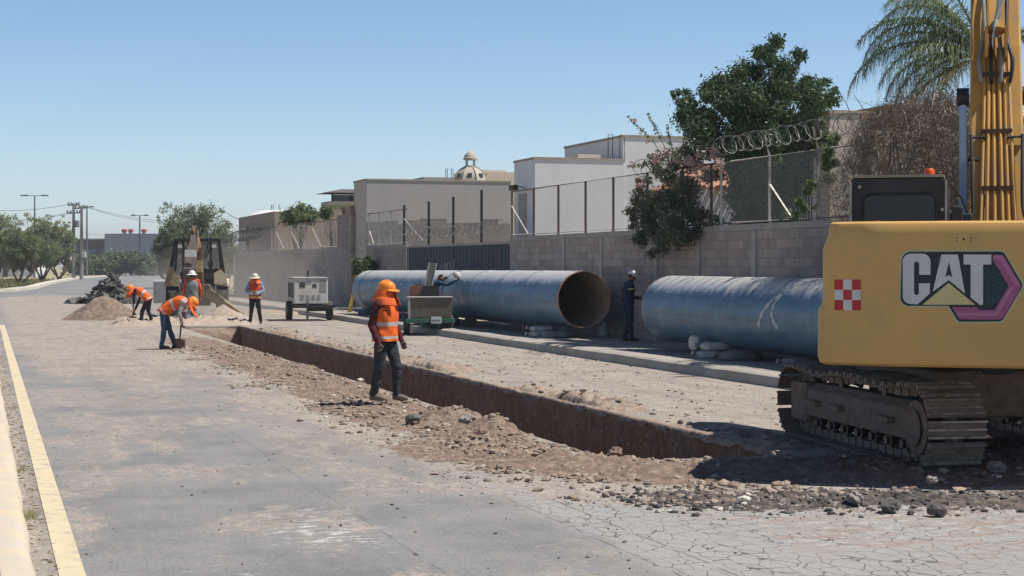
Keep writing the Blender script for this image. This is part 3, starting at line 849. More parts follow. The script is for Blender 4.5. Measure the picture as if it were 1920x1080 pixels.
wall_run('block_wall', 'far dusty block wall behind the generator, topped by a leaning fence', uE + 0.02, uG, 2.86, BLOCKD, piers=[uat(p, WV) for p in (605, 577, 552, 520)])

def chain(m, u0, u1, z0, z1, x=0.0, step=0.09, w=0.0032):
    """woven diamonds as thin flat strands, local y along the road"""
    H = z1 - z0; L = u1 - u0; n = int((L + H) / step)
    for sgn in (1, -1):
        for i in range(n + 1):
            a = -H + i * step
            y0, y1 = a, a + H
            za, zb = z0, z1
            c0 = max(0.0, -y0); c1 = max(0.0, y1 - L)
            ya, yb = y0 + c0, y1 - c1
            if yb <= ya: continue
            f0, f1 = (c0 / H, 1 - c1 / H)
            if sgn < 0:
                ya_, yb_ = L - ya, L - yb
            else: ya_, yb_ = ya, yb
            pa = Vector((x + 0.003 * sgn, u0 + ya_, z0 + H * f0)); pb = Vector((x + 0.003 * sgn, u0 + yb_, z0 + H * f1))
            d = (pb - pa).normalized(); q = Vector((0, -d.z, d.y)) * w
            m.add([pa - q, pa + q, pb + q, pb - q], [(0, 1, 2, 3)])

def fence_run(label, u0, u1, zb, zt, posts, mat_post, mat_rail, name='chain_link_fence', mesh=True, top=True, bottom=True, prot=0.035, braces=(), cat='fence', group=None, post_over=0.0, arms=False, step=0.10):
    t = rthing(name, label, cat, u0, WV + 0.08, 0, group)
    L = u1 - u0
    for pu, zx in posts:
        m = MB(); y = pu - u0
        m.tube([(0, y, zb - 0.1), (0, y, (zx or zt) + post_over)], prot, 8)
        if arms: m.tube([(0, y, (zx or zt) - 0.02), (-0.12, y, (zx or zt) + 0.45)], prot * 0.8, 6)
        m.build('post', mat_post, t, smooth=True)
    if top: m = MB(); m.tube([(0, 0, zt), (0, L, zt)], 0.026, 8); m.build('top_rail', mat_rail, t, smooth=True)
    if bottom: m = MB(); m.tube([(0, 0, zb + 0.06), (0, L, zb + 0.06)], 0.026, 8); m.build('bottom_rail', mat_rail if mat_rail is not RUST else GALV, t, smooth=True)
    for (ua, za, ub_, zb2) in braces:
        m = MB(); m.tube([(-0.02, ua - u0, za), (-0.02, ub_ - u0, zb2)], 0.022, 6); m.build('brace', GALV, t, smooth=True)
    if mesh:
        m = MB(); chain(m, 0, L, zb + 0.06, zt, step=step); m.build('wire_mesh', WIREM, t, fixn=False)
    return t

U_ = lambda px: uat(px, WV + 0.08)
# right wall: rusty posts and fence, in two runs
fence_run('rusty dark chain link fence on the wall before the white house', uat(1335, WV), uA, 2.93, 4.36,
          [(U_(p), z) for p, z in ((960, 4.5), (1001, None), (1047, None), (1098, None), (1150, None), (1214, None), (1280, None), (1334, None))], RUST, RUST,
          braces=((U_(961), 3.9, U_(992), 2.99),))
fence_run('galvanised chain link fence with leaning posts beside the green tree', uat(1625, WV), uat(1352, WV), 2.93, 4.36,
          [(U_(p), None) for p in (1352, 1443, 1535, 1622)], GALV, GALV, arms=True, step=0.085,
          braces=((U_(1446), 3.75, U_(1490), 2.97),))
# black posts above the gate
gt = rthing('sliding_gate', 'dark grey sheet metal gate in the block wall behind the welded pipes', 'gate', uA + 0.06, WV + 0.05)
GATEM = surf('dark gate sheet', (0.040, 0.048, 0.054), (0.028, 0.034, 0.040), scale=1.2, rough=0.7, stretch=(1, 4, 0.3))
L = uB - uA - 0.12
m = MB(); n = int(L / 0.11)
V = []; 
for i in range(n + 1):
    y = L * i / n; x = 0.03 * (1 if (i // 2) % 2 == 0 else 0)
    V += [(x, y, 0.22), (x, y, 2.72)]
m.add(V, [(2 * i, 2 * i + 1, 2 * i + 3, 2 * i + 2) for i in range(n)])
m.build('gate_sheet', GATEM, gt, fixn=False)
m = MB(); m.bar((0.02, 0, 2.76), (0.02, L, 2.76), 0.07, 0.07); m.build('top_rail', surf('weathered rail', (0.36, 0.34, 0.30), (0.24, 0.22, 0.2), scale=8, rough=0.8, metal=0.3), gt)
for y in (0.03, L * 0.5, L - 0.03):
    m = MB(); m.box(-0.035, 0.0, y - 0.03, y + 0.03, 0.2, 2.72); m.build('gate_stile', BLKST, gt)
# sprayed letters on the gate
SPRW = surf('white spray paint', (0.60, 0.58, 0.56), (0.40, 0.35, 0.34), scale=9, rough=0.8)
SPRP = surf('pink spray paint', (0.48, 0.32, 0.30), (0.35, 0.22, 0.22), scale=9, rough=0.8)
def gl(pts, mat, w=0.05):
    m = MB()
    base = uA + 0.06
    q = [(-0.045, uat(p[0], WV) - base, zat(p[1], p[0], WV)) for p in pts]
    for a, b in zip(q[:-1], q[1:]): m.bar(a, b, w, 0.006)
    m.build('sprayed_letter', mat, gt)
gl([(824, 508), (826, 496), (830, 502), (834, 493), (834, 508)], SPRW)
gl([(837, 508), (839, 492), (844, 491), (845, 508)], SPRW); gl([(838, 501), (845, 500)], SPRW, 0.04)
gl([(846, 489), (851, 488), (850, 508)], SPRP, 0.06)
for x0, r_ in ((872, 8), (887, 10), (904, 9), (918, 6)):
    gl([(x0 - r_, 508), (x0 - r_ * .8, 500), (x0 - r_ * .3, 495), (x0 + r_ * .4, 496), (x0 + r_ * .9, 502), (x0 + r_, 508)], surf('grey spray paint', (0.22, 0.25, 0.27), (0.16, 0.18, 0.2), scale=9), 0.03)
for i, p in enumerate((759, 805, 851, 904)):
    zt = (4.42, 4.42, 4.46, 4.55)[i]
    o = MB(); uu = U_(p); o.tube([(0, 0, 2.86 if i == 0 else 2.8), (0, 0, zt)], 0.045, 8)
    c = o.build('fence_post', BLKST); c.location = W(uu, WV + 0.06); c.rotation_euler = (0, 0, A)
    tag(c, ['black post at the left end above the gate, with a slanting brace', 'second black post from the left above the gate', 'third black post from the left above the gate', 'rightmost and tallest of the black posts above the gate'][i], 'post', 'black posts above the gate')
o = MB(); o.tube([(0, 0, 0), tuple(Vector((-0.0, U_(798) - U_(762), zat(452, 798, WV) - zat(410, 762, WV))))], 0.03, 6)
c = o.build('fence_brace', GALV); c.location = W(U_(762), WV - 0.01, zat(410, 762, WV)); c.rotation_euler = (0, 0, A); tag(c, 'slanting pale brace leaning off the leftmost black gate post', 'brace')
fence_run('chain link fence against the grey house left of the gate', uB + 0.2, uC - 0.05, 2.86, 4.25, [(U_(p), None) for p in (692, 711, 733, 757)], GALV, RUST, braces=((U_(694), 3.5, U_(702), 2.95),))
# far leaning fence with many stays
ft = fence_run('far fence of pale posts and slanting stays on the dusty block wall', uE + 0.05, uG - 3, 2.86, 4.2,
          [(U_(p), 4.2) for p in (626, 617, 608, 600, 586, 571, 559, 547, 537, 519, 510, 500, 492)], GALV, RUST, mesh=True, step=0.12,
          braces=[(U_(a), 3.9, U_(b), 2.95) for a, b in ((586, 603), (546, 562), (519, 533))])

# razor wire coils
RAZ = surf('razor wire', (0.20, 0.195, 0.19), (0.13, 0.125, 0.12), scale=20, rough=0.5, metal=0.4)
def coil(label, u0, z0, u1, z1, r, turns, v=WV, wr=0.007, name='razor_wire', bend=0.0):
    m = MB(); N = turns * 14
    pts = []
    for i in range(N + 1):
        t = i / N; a = 2 * PI * turns * t
        rr = r * (1 + 0.12 * math.sin(t * 31 + 1.3 * u0))
        pts.append((v - 0.1 + math.cos(a) * rr, u0 + (u1 - u0) * t + 0.09 * math.sin(a * 1.5 + 1), z0 + (z1 - z0) * t + bend * math.sin(PI * t) + math.sin(a) * rr))
    off = Vector((v, u0, z0)); m.off = off
    m.tube(pts, wr, 4, cap=False)
    o = m.build(name, RAZ, fixn=False); o.location = W(u0, v, z0); o.rotation_euler = (0, 0, A)
    tag(o, label, 'razor wire', 'coils of razor wire along the walls')
coil('razor wire coil sagging along the top of the dark gate', U_(950), 3.35, U_(764), 3.42, 0.17, 34, bend=-0.12)
coil('razor wire coil on leaning arms above the galvanised fence', U_(1622), 4.75, U_(1350), 4.70, 0.19, 30)
coil('wide loose razor wire loops before the grey house corner', U_(758), 3.18, U_(682), 3.0, 0.22, 9)
coil('dark tangle of razor wire at the far end of the block wall', U_(490), 3.95, U_(449), 3.9, 0.30, 26, wr=0.02)
coil('loose razor wire loop hanging from the rusty fence by the flowering bush', U_(1300), 4.45, U_(1210), 4.5, 0.22, 6)

# ---------- houses; each in the road frame, base at its near left corner
def house(name, label, px, v, fw, fd, ztop, mat, cat='house', side_mat=None, extra=None, lip=True):
    """a flat roofed block: front face along v of width fw, depth fd along u"""
    u = uat(px, v)
    t = rthing(name, label, cat, u, v)
    m = MB(); m.box(0, fw, 0, fd, 0, ztop); m.build('wall', mat, t)
    if lip:
        m = MB(); m.box(-0.03, fw + 0.03, -0.03, fd + 0.03, ztop, ztop + 0.07); m.build('roof_edge', TRIM, t)
    return t, u
# grey house: front wall square to the road, short return
g_t, g_u = house('grey_house', 'tall grey rendered house wall behind the dark gate', 687, WV + 0.2, 6.6, 2.55, 5.75, PLG)
m = MB(); m.box(-0.006, -0.001, 0.02, 2.53, 0.1, 5.74); m.build('side_wall', PLB, g_t)
# unpainted lower part of its front: bare block with an uneven upper edge
m = MB(); x = 0.02; r_ = random.Random(4); zt0 = zat(388, 760, WV + 2)
while x < 6.55:
    w = r_.choice((0.4, 0.8, 1.2, 0.6)); w = min(w, 6.58 - x); m.box(x, x + w, -0.012, -0.002, 0.1, 3.95 + r_.uniform(-0.12, 0.22)); x += w
m.build('bare_block_patch', make_block('bare block', (0.24, 0.225, 0.215), (0.19, 0.18, 0.175), (0.22, 0.21, 0.2)), g_t)
# white house
w_t, w_u = house('white_house', 'white rendered house with stepped roof behind the rusty fence', 1003, 17.5, 3.15, 2.25, 5.55, PLW)
m = MB(); m.box(3.152, 7.2, 0.1, 6.0, 0, 6.35); m.build('upper_block', PLW, w_t)
m = MB(); m.box(3.12, 7.23, 0.07, 6.03, 6.35, 6.43); m.build('roof_edge', TRIM, w_t)
# its window, in the side wall facing the road
wy0 = uat(990, 17.5) ; 
yy0, yy1 = 0.85, 1.65
m = MB(); m.box(-0.05, -0.002, yy0, yy1, 2.9, 4.45); wf = m.build('window', TRIM, w_t)
m = MB(); m.box(-0.056, -0.052, yy0 + 0.14, yy1 - 0.14, 3.05, 4.3); m.build('pane', GLASSD, wf)
m = MB()
for k in range(5): m.bar((-0.075, yy0 + 0.14 + 0.13 * k, 3.05), (-0.075, yy0 + 0.14 + 0.13 * k, 4.3), 0.02)
m.build('window_bars', GALV, wf)
m = MB(); m.box(1.7, 2.5, 0.5, 1.2, 5.62, 5.78); m.build('roof_hatch', PLC, w_t)
m = MB()
for px_ in (1143, 1163):
    xx = 2.62 + (0.42 if px_ == 1163 else 0)
    for dx in (0, 0.16): m.tube([(xx + dx, 0.1, 5.5), (xx + dx, 0.1, 6.42)], 0.013, 5)
    m.tube([(xx, 0.1, 6.42), (xx + 0.16, 0.1, 6.42)], 0.013, 5)
m.build('rebar_stub', RUST, w_t)
m = MB(); m.bar((-0.02, 1.0, 4.62), (-0.4, 1.0, 4.75), 0.03); m.box(-0.55, -0.3, 0.86, 1.14, 4.55, 4.72); m.build('wall_lamp', BLKST, w_t)
# house behind the tree (walls seen through the fence, a terracotta roof edge)
t2, u2 = house('white_house', 'low white house with terracotta tiled roof edge seen behind the bush', 1318, 18.4, 3.2, 3.0, 4.1, PLW, lip=False)
TERRA = surf('terracotta tiles', (0.42, 0.23, 0.15), (0.34, 0.18, 0.12), scale=8, rough=0.85, bump=0.4)
m = MB()
for k in range(16):
    m.tube([(-0.3, 0.1 + k * 0.19, 4.1), (0.9, 0.1 + k * 0.19, 4.75)], 0.085, 8)
for k in range(17): m.tube([(-0.3 + 0.2 * k, -0.25, 4.1), (-0.3 + 0.2 * k, 0.9, 4.72)], 0.085, 8)
m.build('roof', TERRA, t2, smooth=True)
# beige-grey house at the right
t3, u3 = house('beige_house', 'beige grey rendered house with a barred window behind the dry vine', 1556, 18.2, 5.6, 4.0, zat(212, 1556, 18.2), surf('weathered beige render', (0.46, 0.41, 0.36), (0.36, 0.325, 0.29), scale=1.2, rough=0.95, bump=0.4, bscale=14))
TERR2 = TRIM
for (pa, pb, pt) in ((1630, 1700, 188), (1700, 1840, 165)):
    xa = (pa - 1556) / 3150 * 33 * 1.06; xb = (pb - 1556) / 3150 * 33 * 1.06
    zt = CAM_H + (HOR - pt) * 34 / FPX - (0.05 if pt == 188 else 0.0)
    m = MB(); m.box(xa, xb - 0.01, 0.02, 3.5, 4.0, zt); m.build('stepped_parapet', PLC, t3)
    m = MB(); m.box(xa - 0.05, xb + 0.03, -0.05, 3.6, zt, zt + 0.07); m.build('parapet_tiles', TERRA, t3)
# barred window in its road-facing side wall
yw = uat(1530, 18.2) - u3
m = MB(); m.box(-0.04, -0.002, yw, yw + 1.3, 2.5, 4.55); wf = m.build('window', PLW, t3)
m = MB(); m.box(-0.046, -0.042, yw + 0.1, yw + 1.2, 2.6, 4.45); m.build('pane', GLASSD, wf)
m = MB()
for k in range(9): m.bar((-0.09, yw + 0.1 + 0.137 * k, 2.6), (-0.09, yw + 0.1 + 0.137 * k, 4.45), 0.018)
for z_ in (3.0, 3.5, 4.0): m.bar((-0.09, yw + 0.1, z_), (-0.09, yw + 1.2, z_), 0.02)
m.build('window_bars', surf('white bars', (0.6, 0.6, 0.6)), wf)

# dome with lantern, behind the grey house
DY = 96.0
dt = thing('chapel_dome', 'pale ribbed dome with a small open lantern above the grey house', 'dome', ((882 - 960) / FPX * DY, DY, 0), 0)
sc = DY / FPX
DOM = surf('dome stone', (0.46, 0.42, 0.35), (0.36, 0.33, 0.28), scale=1.2, rough=0.95, bump=0.3, bscale=10)
zb = CAM_H + (HOR - 345) * sc; 
def dz(py): return CAM_H + (HOR - py) * sc
m = MB(); m.box(-1.3, 1.3, -1.2, 1.6, 0, zb); m.build('drum', DOM, dt)
prof = [(34 * sc * math.cos(a), dz(345) + (dz(312) - dz(345)) * math.sin(a)) for a in np.linspace(0, 1.25, 9)]
m = MB(); m.lathe(prof, 8, Matrix.Rotation(R(22.5), 4, 'Z')); m.build('dome_shell', DOM, dt)
for k in range(8):
    a = 2 * PI * k / 8
    q = [(p[0] * 1.015 * math.cos(a + R(22.5)), p[0] * 1.015 * math.sin(a + R(22.5)), p[1] + 0.015) for p in prof]
    m = MB(); m.tube(q, 0.035, 5); m.build('rib', DOM, dt)
    if k % 1 == 0:
        aa = a + R(45); Mr = Matrix.Rotation(aa + PI / 2, 4, 'Z')
        m = MB(); rr = 34 * sc * 0.86
        m.cbox((0, -rr * 0.93 - 0.02, dz(330)), (0.22, 0.16, 0.24), Mr); m.build('dormer_window', GLASSD, dt)
m = MB(); 
for k in range(4):
    a = PI / 4 + k * PI / 2
    m.cbox((0.30 * math.cos(a), 0.30 * math.sin(a), (dz(312) + dz(297)) / 2), (0.13, 0.13, dz(297) - dz(315)))
m.build('lantern_column', DOM, dt)
m = MB(); m.lathe([(0.40, dz(300)), (0.40, dz(296)), (0.36, dz(295))], 16); m.lathe([(0.36, dz(295.5)), (0.33, dz(291)), (0.24, dz(287)), (0.12, dz(284)), (0.03, dz(282.5))], 16); m.build('lantern_cap', DOM, dt, smooth=True)
m = MB(); m.lathe([(0.36, dz(315)), (0.36, dz(311))], 16); m.build('lantern_base', DOM, dt)
c_t = thing('cream_house', 'low cream building beside the dome, behind the grey house', 'house', ((905 - 960) / FPX * 100, 100, 0), A)
m = MB(); m.box(0, 6, 0, 5, 0, CAM_H + (HOR - 322) * 100 / FPX); m.build('wall', PLC, c_t)
m = MB(); m.box(-0.2, 1.6, 0.3, 4, CAM_H + (HOR - 322) * 100 / FPX, CAM_H + (HOR - 318) * 100 / FPX); m.build('roof_block', PLC, c_t)
m = MB(); m.box(-3.4, -0.5, 1, 4, 0, CAM_H + (HOR - 332) * 100 / FPX); m.build('low_wing', PLG, c_t)
m = MB()
for x_ in (-1.95, -1.85, -1.6, -1.5): m.tube([(x_, 1.2, 6.8), (x_, 1.2, CAM_H + (HOR - 315) * 100 / FPX)], 0.02, 5)
m.build('rebar_stub', RUST, c_t)

# far left houses behind the far wall
u_ = uat(449, 16.3)
t5 = rthing('brown_house', 'far brown beige house at the end of the block wall', 'house', u_ - 14, 16.25)
m = MB(); m.box(0, 7, 0, 14, 0, 5.15); m.build('wall', surf('brown render', (0.36, 0.29, 0.225), (0.30, 0.245, 0.195), scale=0.8, rough=0.95, bump=0.2, bscale=20), t5)
m = MB(); m.box(-0.2, -0.002, 9.5, 11.0, 3.0, 4.4); m.build('window', GLASSD, t5)
m = MB(); m.lathe([(1.6, 5.15), (1.3, 5.35), (0.8, 5.5), (0.1, 5.55)], 16, Matrix.Translation((1.6, 10, 0))); m.build('roof_dome', surf('white dome', (0.75, 0.74, 0.72)), t5, smooth=True)
m = MB(); m.box(-0.3, 0, 13.6, 14.2, 0, 2.8); m.build('end_pillar', PLB, t5)
t6 = thing('flat_roofed_house', 'pale low flat roofed house behind the far fence', 'house', ((500 - 960) / FPX * 128, 128, 0), A)
m = MB(); m.box(0, 9, 0, 6, 0, CAM_H + (HOR - 402) * 128 / FPX); m.build('wall', PLB, t6)
m = MB(); m.box(-0.1, 9.1, -0.1, 6, CAM_H + (HOR - 402) * 128 / FPX, CAM_H + (HOR - 399) * 128 / FPX); m.build('roof_edge', TRIM, t6)
m = MB()
for x_ in (0.4, 0.55, 1.0): m.tube([(x_, 0.3, 5.5), (x_, 0.3, CAM_H + (HOR - 383) * 128 / FPX)], 0.03, 5)
m.build('rebar_stub', RUST, t6)
# small roof lookout left of the grey house
YL = 100.0
t7 = thing('roof_pavilion', 'small dark roofed rooftop pavilion left of the grey house', 'pavilion', ((617 - 960) / FPX * YL, YL, 0), A)
q = YL / FPX
def lz(py): return CAM_H + (HOR - py) * q
m = MB(); m.box(0, 3.0, 0, 2.5, 0, lz(377)); m.build('wall', PLB, t7)
for x_ in (0.25, 1.6, 2.8):
    m = MB(); m.box(x_ - 0.07, x_ + 0.07, 0.1, 0.24, lz(377), lz(362)); m.build('post', BLKST, t7)
m = MB(); m.box(0.4, 2.6, 0.8, 1.0, lz(377), lz(364)); m.build('back_wall', GLASSD, t7)
m = MB(); m.add([(-0.3, -0.3, lz(361)), (3.3, -0.3, lz(361)), (3.3, 2.8, lz(361)), (-0.3, 2.8, lz(361)), (0.9, 0.9, lz(353)), (2.3, 0.9, lz(353)), (2.3, 1.6, lz(353)), (0.9, 1.6, lz(353))],
      [(0, 1, 5, 4), (1, 2, 6, 5), (2, 3, 7, 6), (3, 0, 4, 7), (4, 5, 6, 7), (3, 2, 1, 0)]); m.build('roof', surf('dark roof tiles', (0.13, 0.115, 0.105), (0.09, 0.08, 0.075), scale=3), t7)

# ================================================================== PIPES
def pipe_mat():
    m, n, l, b = newmat('blue pipe paint'); nt = m.node_tree
    vec = texco(nt)
    ang = texco(nt, (0.6, 3.5, 0.6)); lon = texco(nt, (3, 0.35, 3))
    col = mix_n(nt, ramp_n(nt, noise_n(nt, vec, 0.9, 6, 0.65), 0.35, 0.65), (0.060, 0.145, 0.225), (0.11, 0.20, 0.275))
    col = mix_n(nt, math_n(nt, 'MULTIPLY', ramp_n(nt, noise_n(nt, ang, 1.6, 7, 0.7), 0.5, 0.72), 0.45), col, (0.22, 0.28, 0.32))
    col = mix_n(nt, math_n(nt, 'MULTIPLY', ramp_n(nt, noise_n(nt, lon, 1.8, 6, 0.7), 0.50, 0.68), 0.6), col, (0.03, 0.06, 0.11))
    # dust on the upper side, its colour paled to paint in the sunlit highlight
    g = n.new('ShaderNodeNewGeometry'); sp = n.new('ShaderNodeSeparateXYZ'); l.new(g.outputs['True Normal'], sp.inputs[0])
    dust_highlight = ramp_n(nt, math_n(nt, 'ADD', sp.outputs[2], math_n(nt, 'MULTIPLY', math_n(nt, 'SUBTRACT', noise_n(nt, texco(nt, (1, 2.5, 1)), 2.4, 7, 0.75), 0.5), 0.9)), 0.52, 0.72)
    col = mix_n(nt, math_n(nt, 'MULTIPLY', dust_highlight, 0.82), col, (0.54, 0.52, 0.49))
    l.new(col, b.inputs['Base Color']); b.inputs['Specular IOR Level'].default_value = 0.45
    l.new(ramp_n(nt, noise_n(nt, vec, 3, 5), 0.3, 0.7, 0.32, 0.55), b.inputs['Roughness'])
    bump_n(nt, noise_n(nt, vec, 5, 5), 0.12, 0.03, b)
    return m
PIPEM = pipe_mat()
PIPEI = surf('pipe inside rust', (0.36, 0.27, 0.20), (0.25, 0.19, 0.15), scale=2.5, rough=0.85, bump=0.2)
PRUST = surf('rusty pipe edge', (0.26, 0.15, 0.10), (0.36, 0.23, 0.16), scale=6, rough=0.85)
def pipe(label, ua, va, za, ub, vb, zb, r, seams, group='large blue steel pipes laid on the pavement'):
    p0 = W(ua, va, za); p1 = W(ub, vb, zb); d = p1 - p0; Lp = d.length
    t = thing('steel_pipe', label, 'pipe', p0, 0, group)
    t.rotation_euler = (math.asin(d.z / Lp), 0, math.atan2(-d.x, d.y))
    NA = 72
    def ring(rad, y): return [(rad * math.sin(2 * PI * k / NA), y, rad * math.cos(2 * PI * k / NA)) for k in range(NA)]
    ys = list(np.linspace(0.05, Lp - 0.05, max(3, int(Lp / 0.8))))
    m = MB(); V = []
    for y in ys: V += ring(r, y)
    m.add(V, [(i * NA + k, i * NA + (k + 1) % NA, (i + 1) * NA + (k + 1) % NA, (i + 1) * NA + k) for i in range(len(ys) - 1) for k in range(NA)])
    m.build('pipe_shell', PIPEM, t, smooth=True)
    m = MB(); V = []
    ys2 = [0.0, Lp]
    for y in ys2: V += ring(r - 0.022, y)
    m.add(V, [(k, NA + k, NA + (k + 1) % NA, (k + 1) % NA) for k in range(NA)]); m.build('inner_lining', PIPEI, t, smooth=True)
    for e0, e1 in ((0.0, 0.05), (Lp, Lp - 0.05)):
        m = MB(); V = ring(r - 0.022, e0) + ring(r - 0.006, e0) + ring(r, e1)
        m.add(V, [(j * NA + k, j * NA + (k + 1) % NA, (j + 1) * NA + (k + 1) % NA, (j + 1) * NA + k) for j in range(2) for k in range(NA)]); m.build('bevelled_edge', PRUST, t, smooth=True)
    for (ys_, w, mt) in seams:
        m = MB(); V = ring(r - 0.001, ys_ - w) + ring(r + 0.009, ys_ - w * 0.5) + ring(r + 0.009, ys_ + w * 0.5) + ring(r - 0.001, ys_ + w)
        m.add(V, [(j * NA + k, j * NA + (k + 1) % NA, (j + 1) * NA + (k + 1) % NA, (j + 1) * NA + k) for j in range(3) for k in range(NA)]); m.build('weld_seam', mt, t, smooth=True)
    return t, Lp
SEAMD = surf('dark weld seam', (0.06, 0.065, 0.075), (0.10, 0.09, 0.085), scale=9, rough=0.6)
SEAMB = surf('blue weld seam', (0.10, 0.155, 0.20), (0.15, 0.20, 0.24), scale=9, rough=0.5)
PR = 0.725
u1e, v1e = uv_of(*(lambda Y: ((1098 - 960) / FPX * Y, Y))(42.0)); 
v1e = 14.42
pp1, L1 = pipe('long blue pipe with its open end towards the gap and the worker in navy', 40.0, 14.62, 1.18, 50.4, 14.44, 1.16, PR, [(2.9, 0.02, SEAMB), (5.2, 0.018, SEAMB), (7.7, 0.018, SEAMB)])
pp3, L3 = pipe('far blue pipe butted to the long one, behind the welding trailers', 50.43, 14.44, 1.16, 62.8, 14.25, 1.12, PR, [(0.02, 0.035, SEAMD), (5.5, 0.02, SEAMB), (11.2, 0.05, SEAMD)])
pp2, L2 = pipe('blue pipe with a white chalk mark, half hidden by the excavator', 34.4, 14.62, 1.09, 22.4, 14.66, 1.09, PR, [(6.3, 0.025, SEAMB), (9.0, 0.02, SEAMB)])
# chalk mark on the pipe: strokes that hug the surface
def on_pipe(obj, Lp, y, a, r=PR + 0.004):
    return Vector((r * math.sin(a), y, r * math.cos(a)))
def stroke(parent, pts, w, mat, name='chalk_mark'):
    m = MB(); N = 14; path = []
    for (y0, a0), (y1, a1) in zip(pts[:-1], pts[1:]):
        for i in range(N): t = i / N; path.append((y0 + (y1 - y0) * t, a0 + (a1 - a0) * t))
    path.append(pts[-1]); V = []
    for i, (y, a) in enumerate(path):
        q0 = path[max(i - 1, 0)]; q1 = path[min(i + 1, len(path) - 1)]
        dy = q1[0] - q0[0]; da = (q1[1] - q0[1]) * PR; n_ = math.hypot(dy, da) or 1
        ww = w * (0.8 + 0.3 * math.sin(i * 0.7))
        oy, oa = -da / n_ * ww, dy / n_ * ww / PR
        V += [on_pipe(None, 0, y + oy, a + oa), on_pipe(None, 0, y - oy, a - oa)]
    m.add(V, [(2 * i, 2 * i + 1, 2 * i + 3, 2 * i + 2) for i in range(len(path) - 1)])
    m.build(name, mat, parent, fixn=False)
# the pipe points back towards the camera: local +x faces the road
CHK = surf('white chalk', (0.62, 0.62, 0.62), (0.42, 0.45, 0.47), scale=14, rough=0.9)
stroke(pp2, [(5.75, R(106)), (6.0, R(82)), (6.3, R(62)), (6.5, R(55))], 0.05, CHK)
stroke(pp2, [(6.5, R(55)), (6.32, R(80)), (6.42, R(96)), (6.55, R(106))], 0.05, CHK)

# sandbags and blocks that carry the pipes
SACK = surf('white woven sack', (0.60, 0.585, 0.55), (0.46, 0.44, 0.41), scale=6, rough=0.9, bump=0.6, bscale=40)
SACKG = surf('grey dusty sack', (0.30, 0.29, 0.27), (0.22, 0.21, 0.20), scale=6, rough=0.9, bump=0.6, bscale=40)
def sack(label, u, v, z, L_, W_, H_, mat, rz=0.0, knot=True):
    t = thing('sandbag', label, 'sandbag', W(u, v, z), A + rz, 'sandbags under the pipes')
    V = []; F = []; NU, NV_ = 22, 16; sd = random.random() * 30
    for i in range(NU + 1):
        th = PI * i / NU
        for k in range(NV_):
            ph = 2 * PI * k / NV_
            x = math.copysign(abs(math.cos(th)) ** 0.55, math.cos(th)); s_ = max(math.sin(th), 0.0) ** 0.55
            y = s_ * math.copysign(abs(math.cos(ph)) ** 0.7, math.cos(ph)); zz_ = s_ * math.copysign(abs(math.sin(ph)) ** 0.7, math.sin(ph))
            w = 1 + 0.13 * (float(vnoise(np.array([x * 2.5 + sd]), np.array([ph * 2.0]), 5)[0]) - 0.5) + 0.08 * math.sin(7 * x + sd)
            V.append((x * L_ / 2, y * W_ / 2 * w, H_ / 2 + zz_ * H_ / 2 * w))
    for i in range(NU):
        for k in range(NV_):
            F.append((i * NV_ + k, i * NV_ + (k + 1) % NV_, (i + 1) * NV_ + (k + 1) % NV_, (i + 1) * NV_ + k))
    m = MB(); m.add(V, F); m.build('sack_body', mat, t, smooth=80)
    if knot:
        m = MB(); m.tube([(-L_ / 2 + 0.02, 0, H_ * 0.5), (-L_ / 2 - 0.05, 0.01, H_ * 0.55), (-L_ / 2 - 0.12, 0.02, H_ * 0.7)], [0.05, 0.025, 0.055], 9); m.build('tied_neck', mat, t, smooth=80)
    return t
# under the long pipe near its open end
sack('white sandbag, lower of the pair under the open pipe end', 41.3, 13.95, 0.165, 0.75, 0.45, 0.17, SACK, R(10))
sack('white sandbag, upper of the pair under the open pipe end', 41.5, 13.98, 0.32, 0.60, 0.42, 0.15, SACK, R(4))
sack('grey sandbag deep under the open pipe end', 40.7, 14.35, 0.165, 0.8, 0.5, 0.20, SACKG, R(30))
sack('grey sandbag lying right of the white pair under the long pipe', 40.6, 14.0, 0.165, 0.6, 0.4, 0.16, SACKG, R(15), False)
# under the near pipe
sack('white sandbag, lower left of the three under the marked pipe', 30.95, 14.05, 0.165, 0.66, 0.42, 0.18, SACK, R(5))
sack('white sandbag, upper one resting under the marked pipe', 30.9, 14.1, 0.34, 0.62, 0.42, 0.17, SACK, R(-12))
sack('small white sandbag standing upright before the marked pipe', 31.3, 13.82, 0.34, 0.22, 0.22, 0.28, SACK, R(40), False)
sack('dark sandbag lying right of the white ones under the marked pipe', 30.0, 14.2, 0.165, 0.9, 0.45, 0.2, SACKG, R(5))
sack('grey sandbag by the excavator end of the marked pipe', 27.6, 14.3, 0.165, 0.8, 0.45, 0.2, SACKG, R(8))
sack('grey sandbag under the far pipe end beside the yellow post', 61.5, 13.9, 0.165, 0.8, 0.5, 0.28, surf('blue sack', (0.13, 0.18, 0.24), (0.09, 0.13, 0.18), scale=6), R(8))
sack('blue grey sandbag under the joint of the two pipes', 49.6, 13.8, 0.165, 0.5, 0.45, 0.3, MATS['blue sack'], R(60))
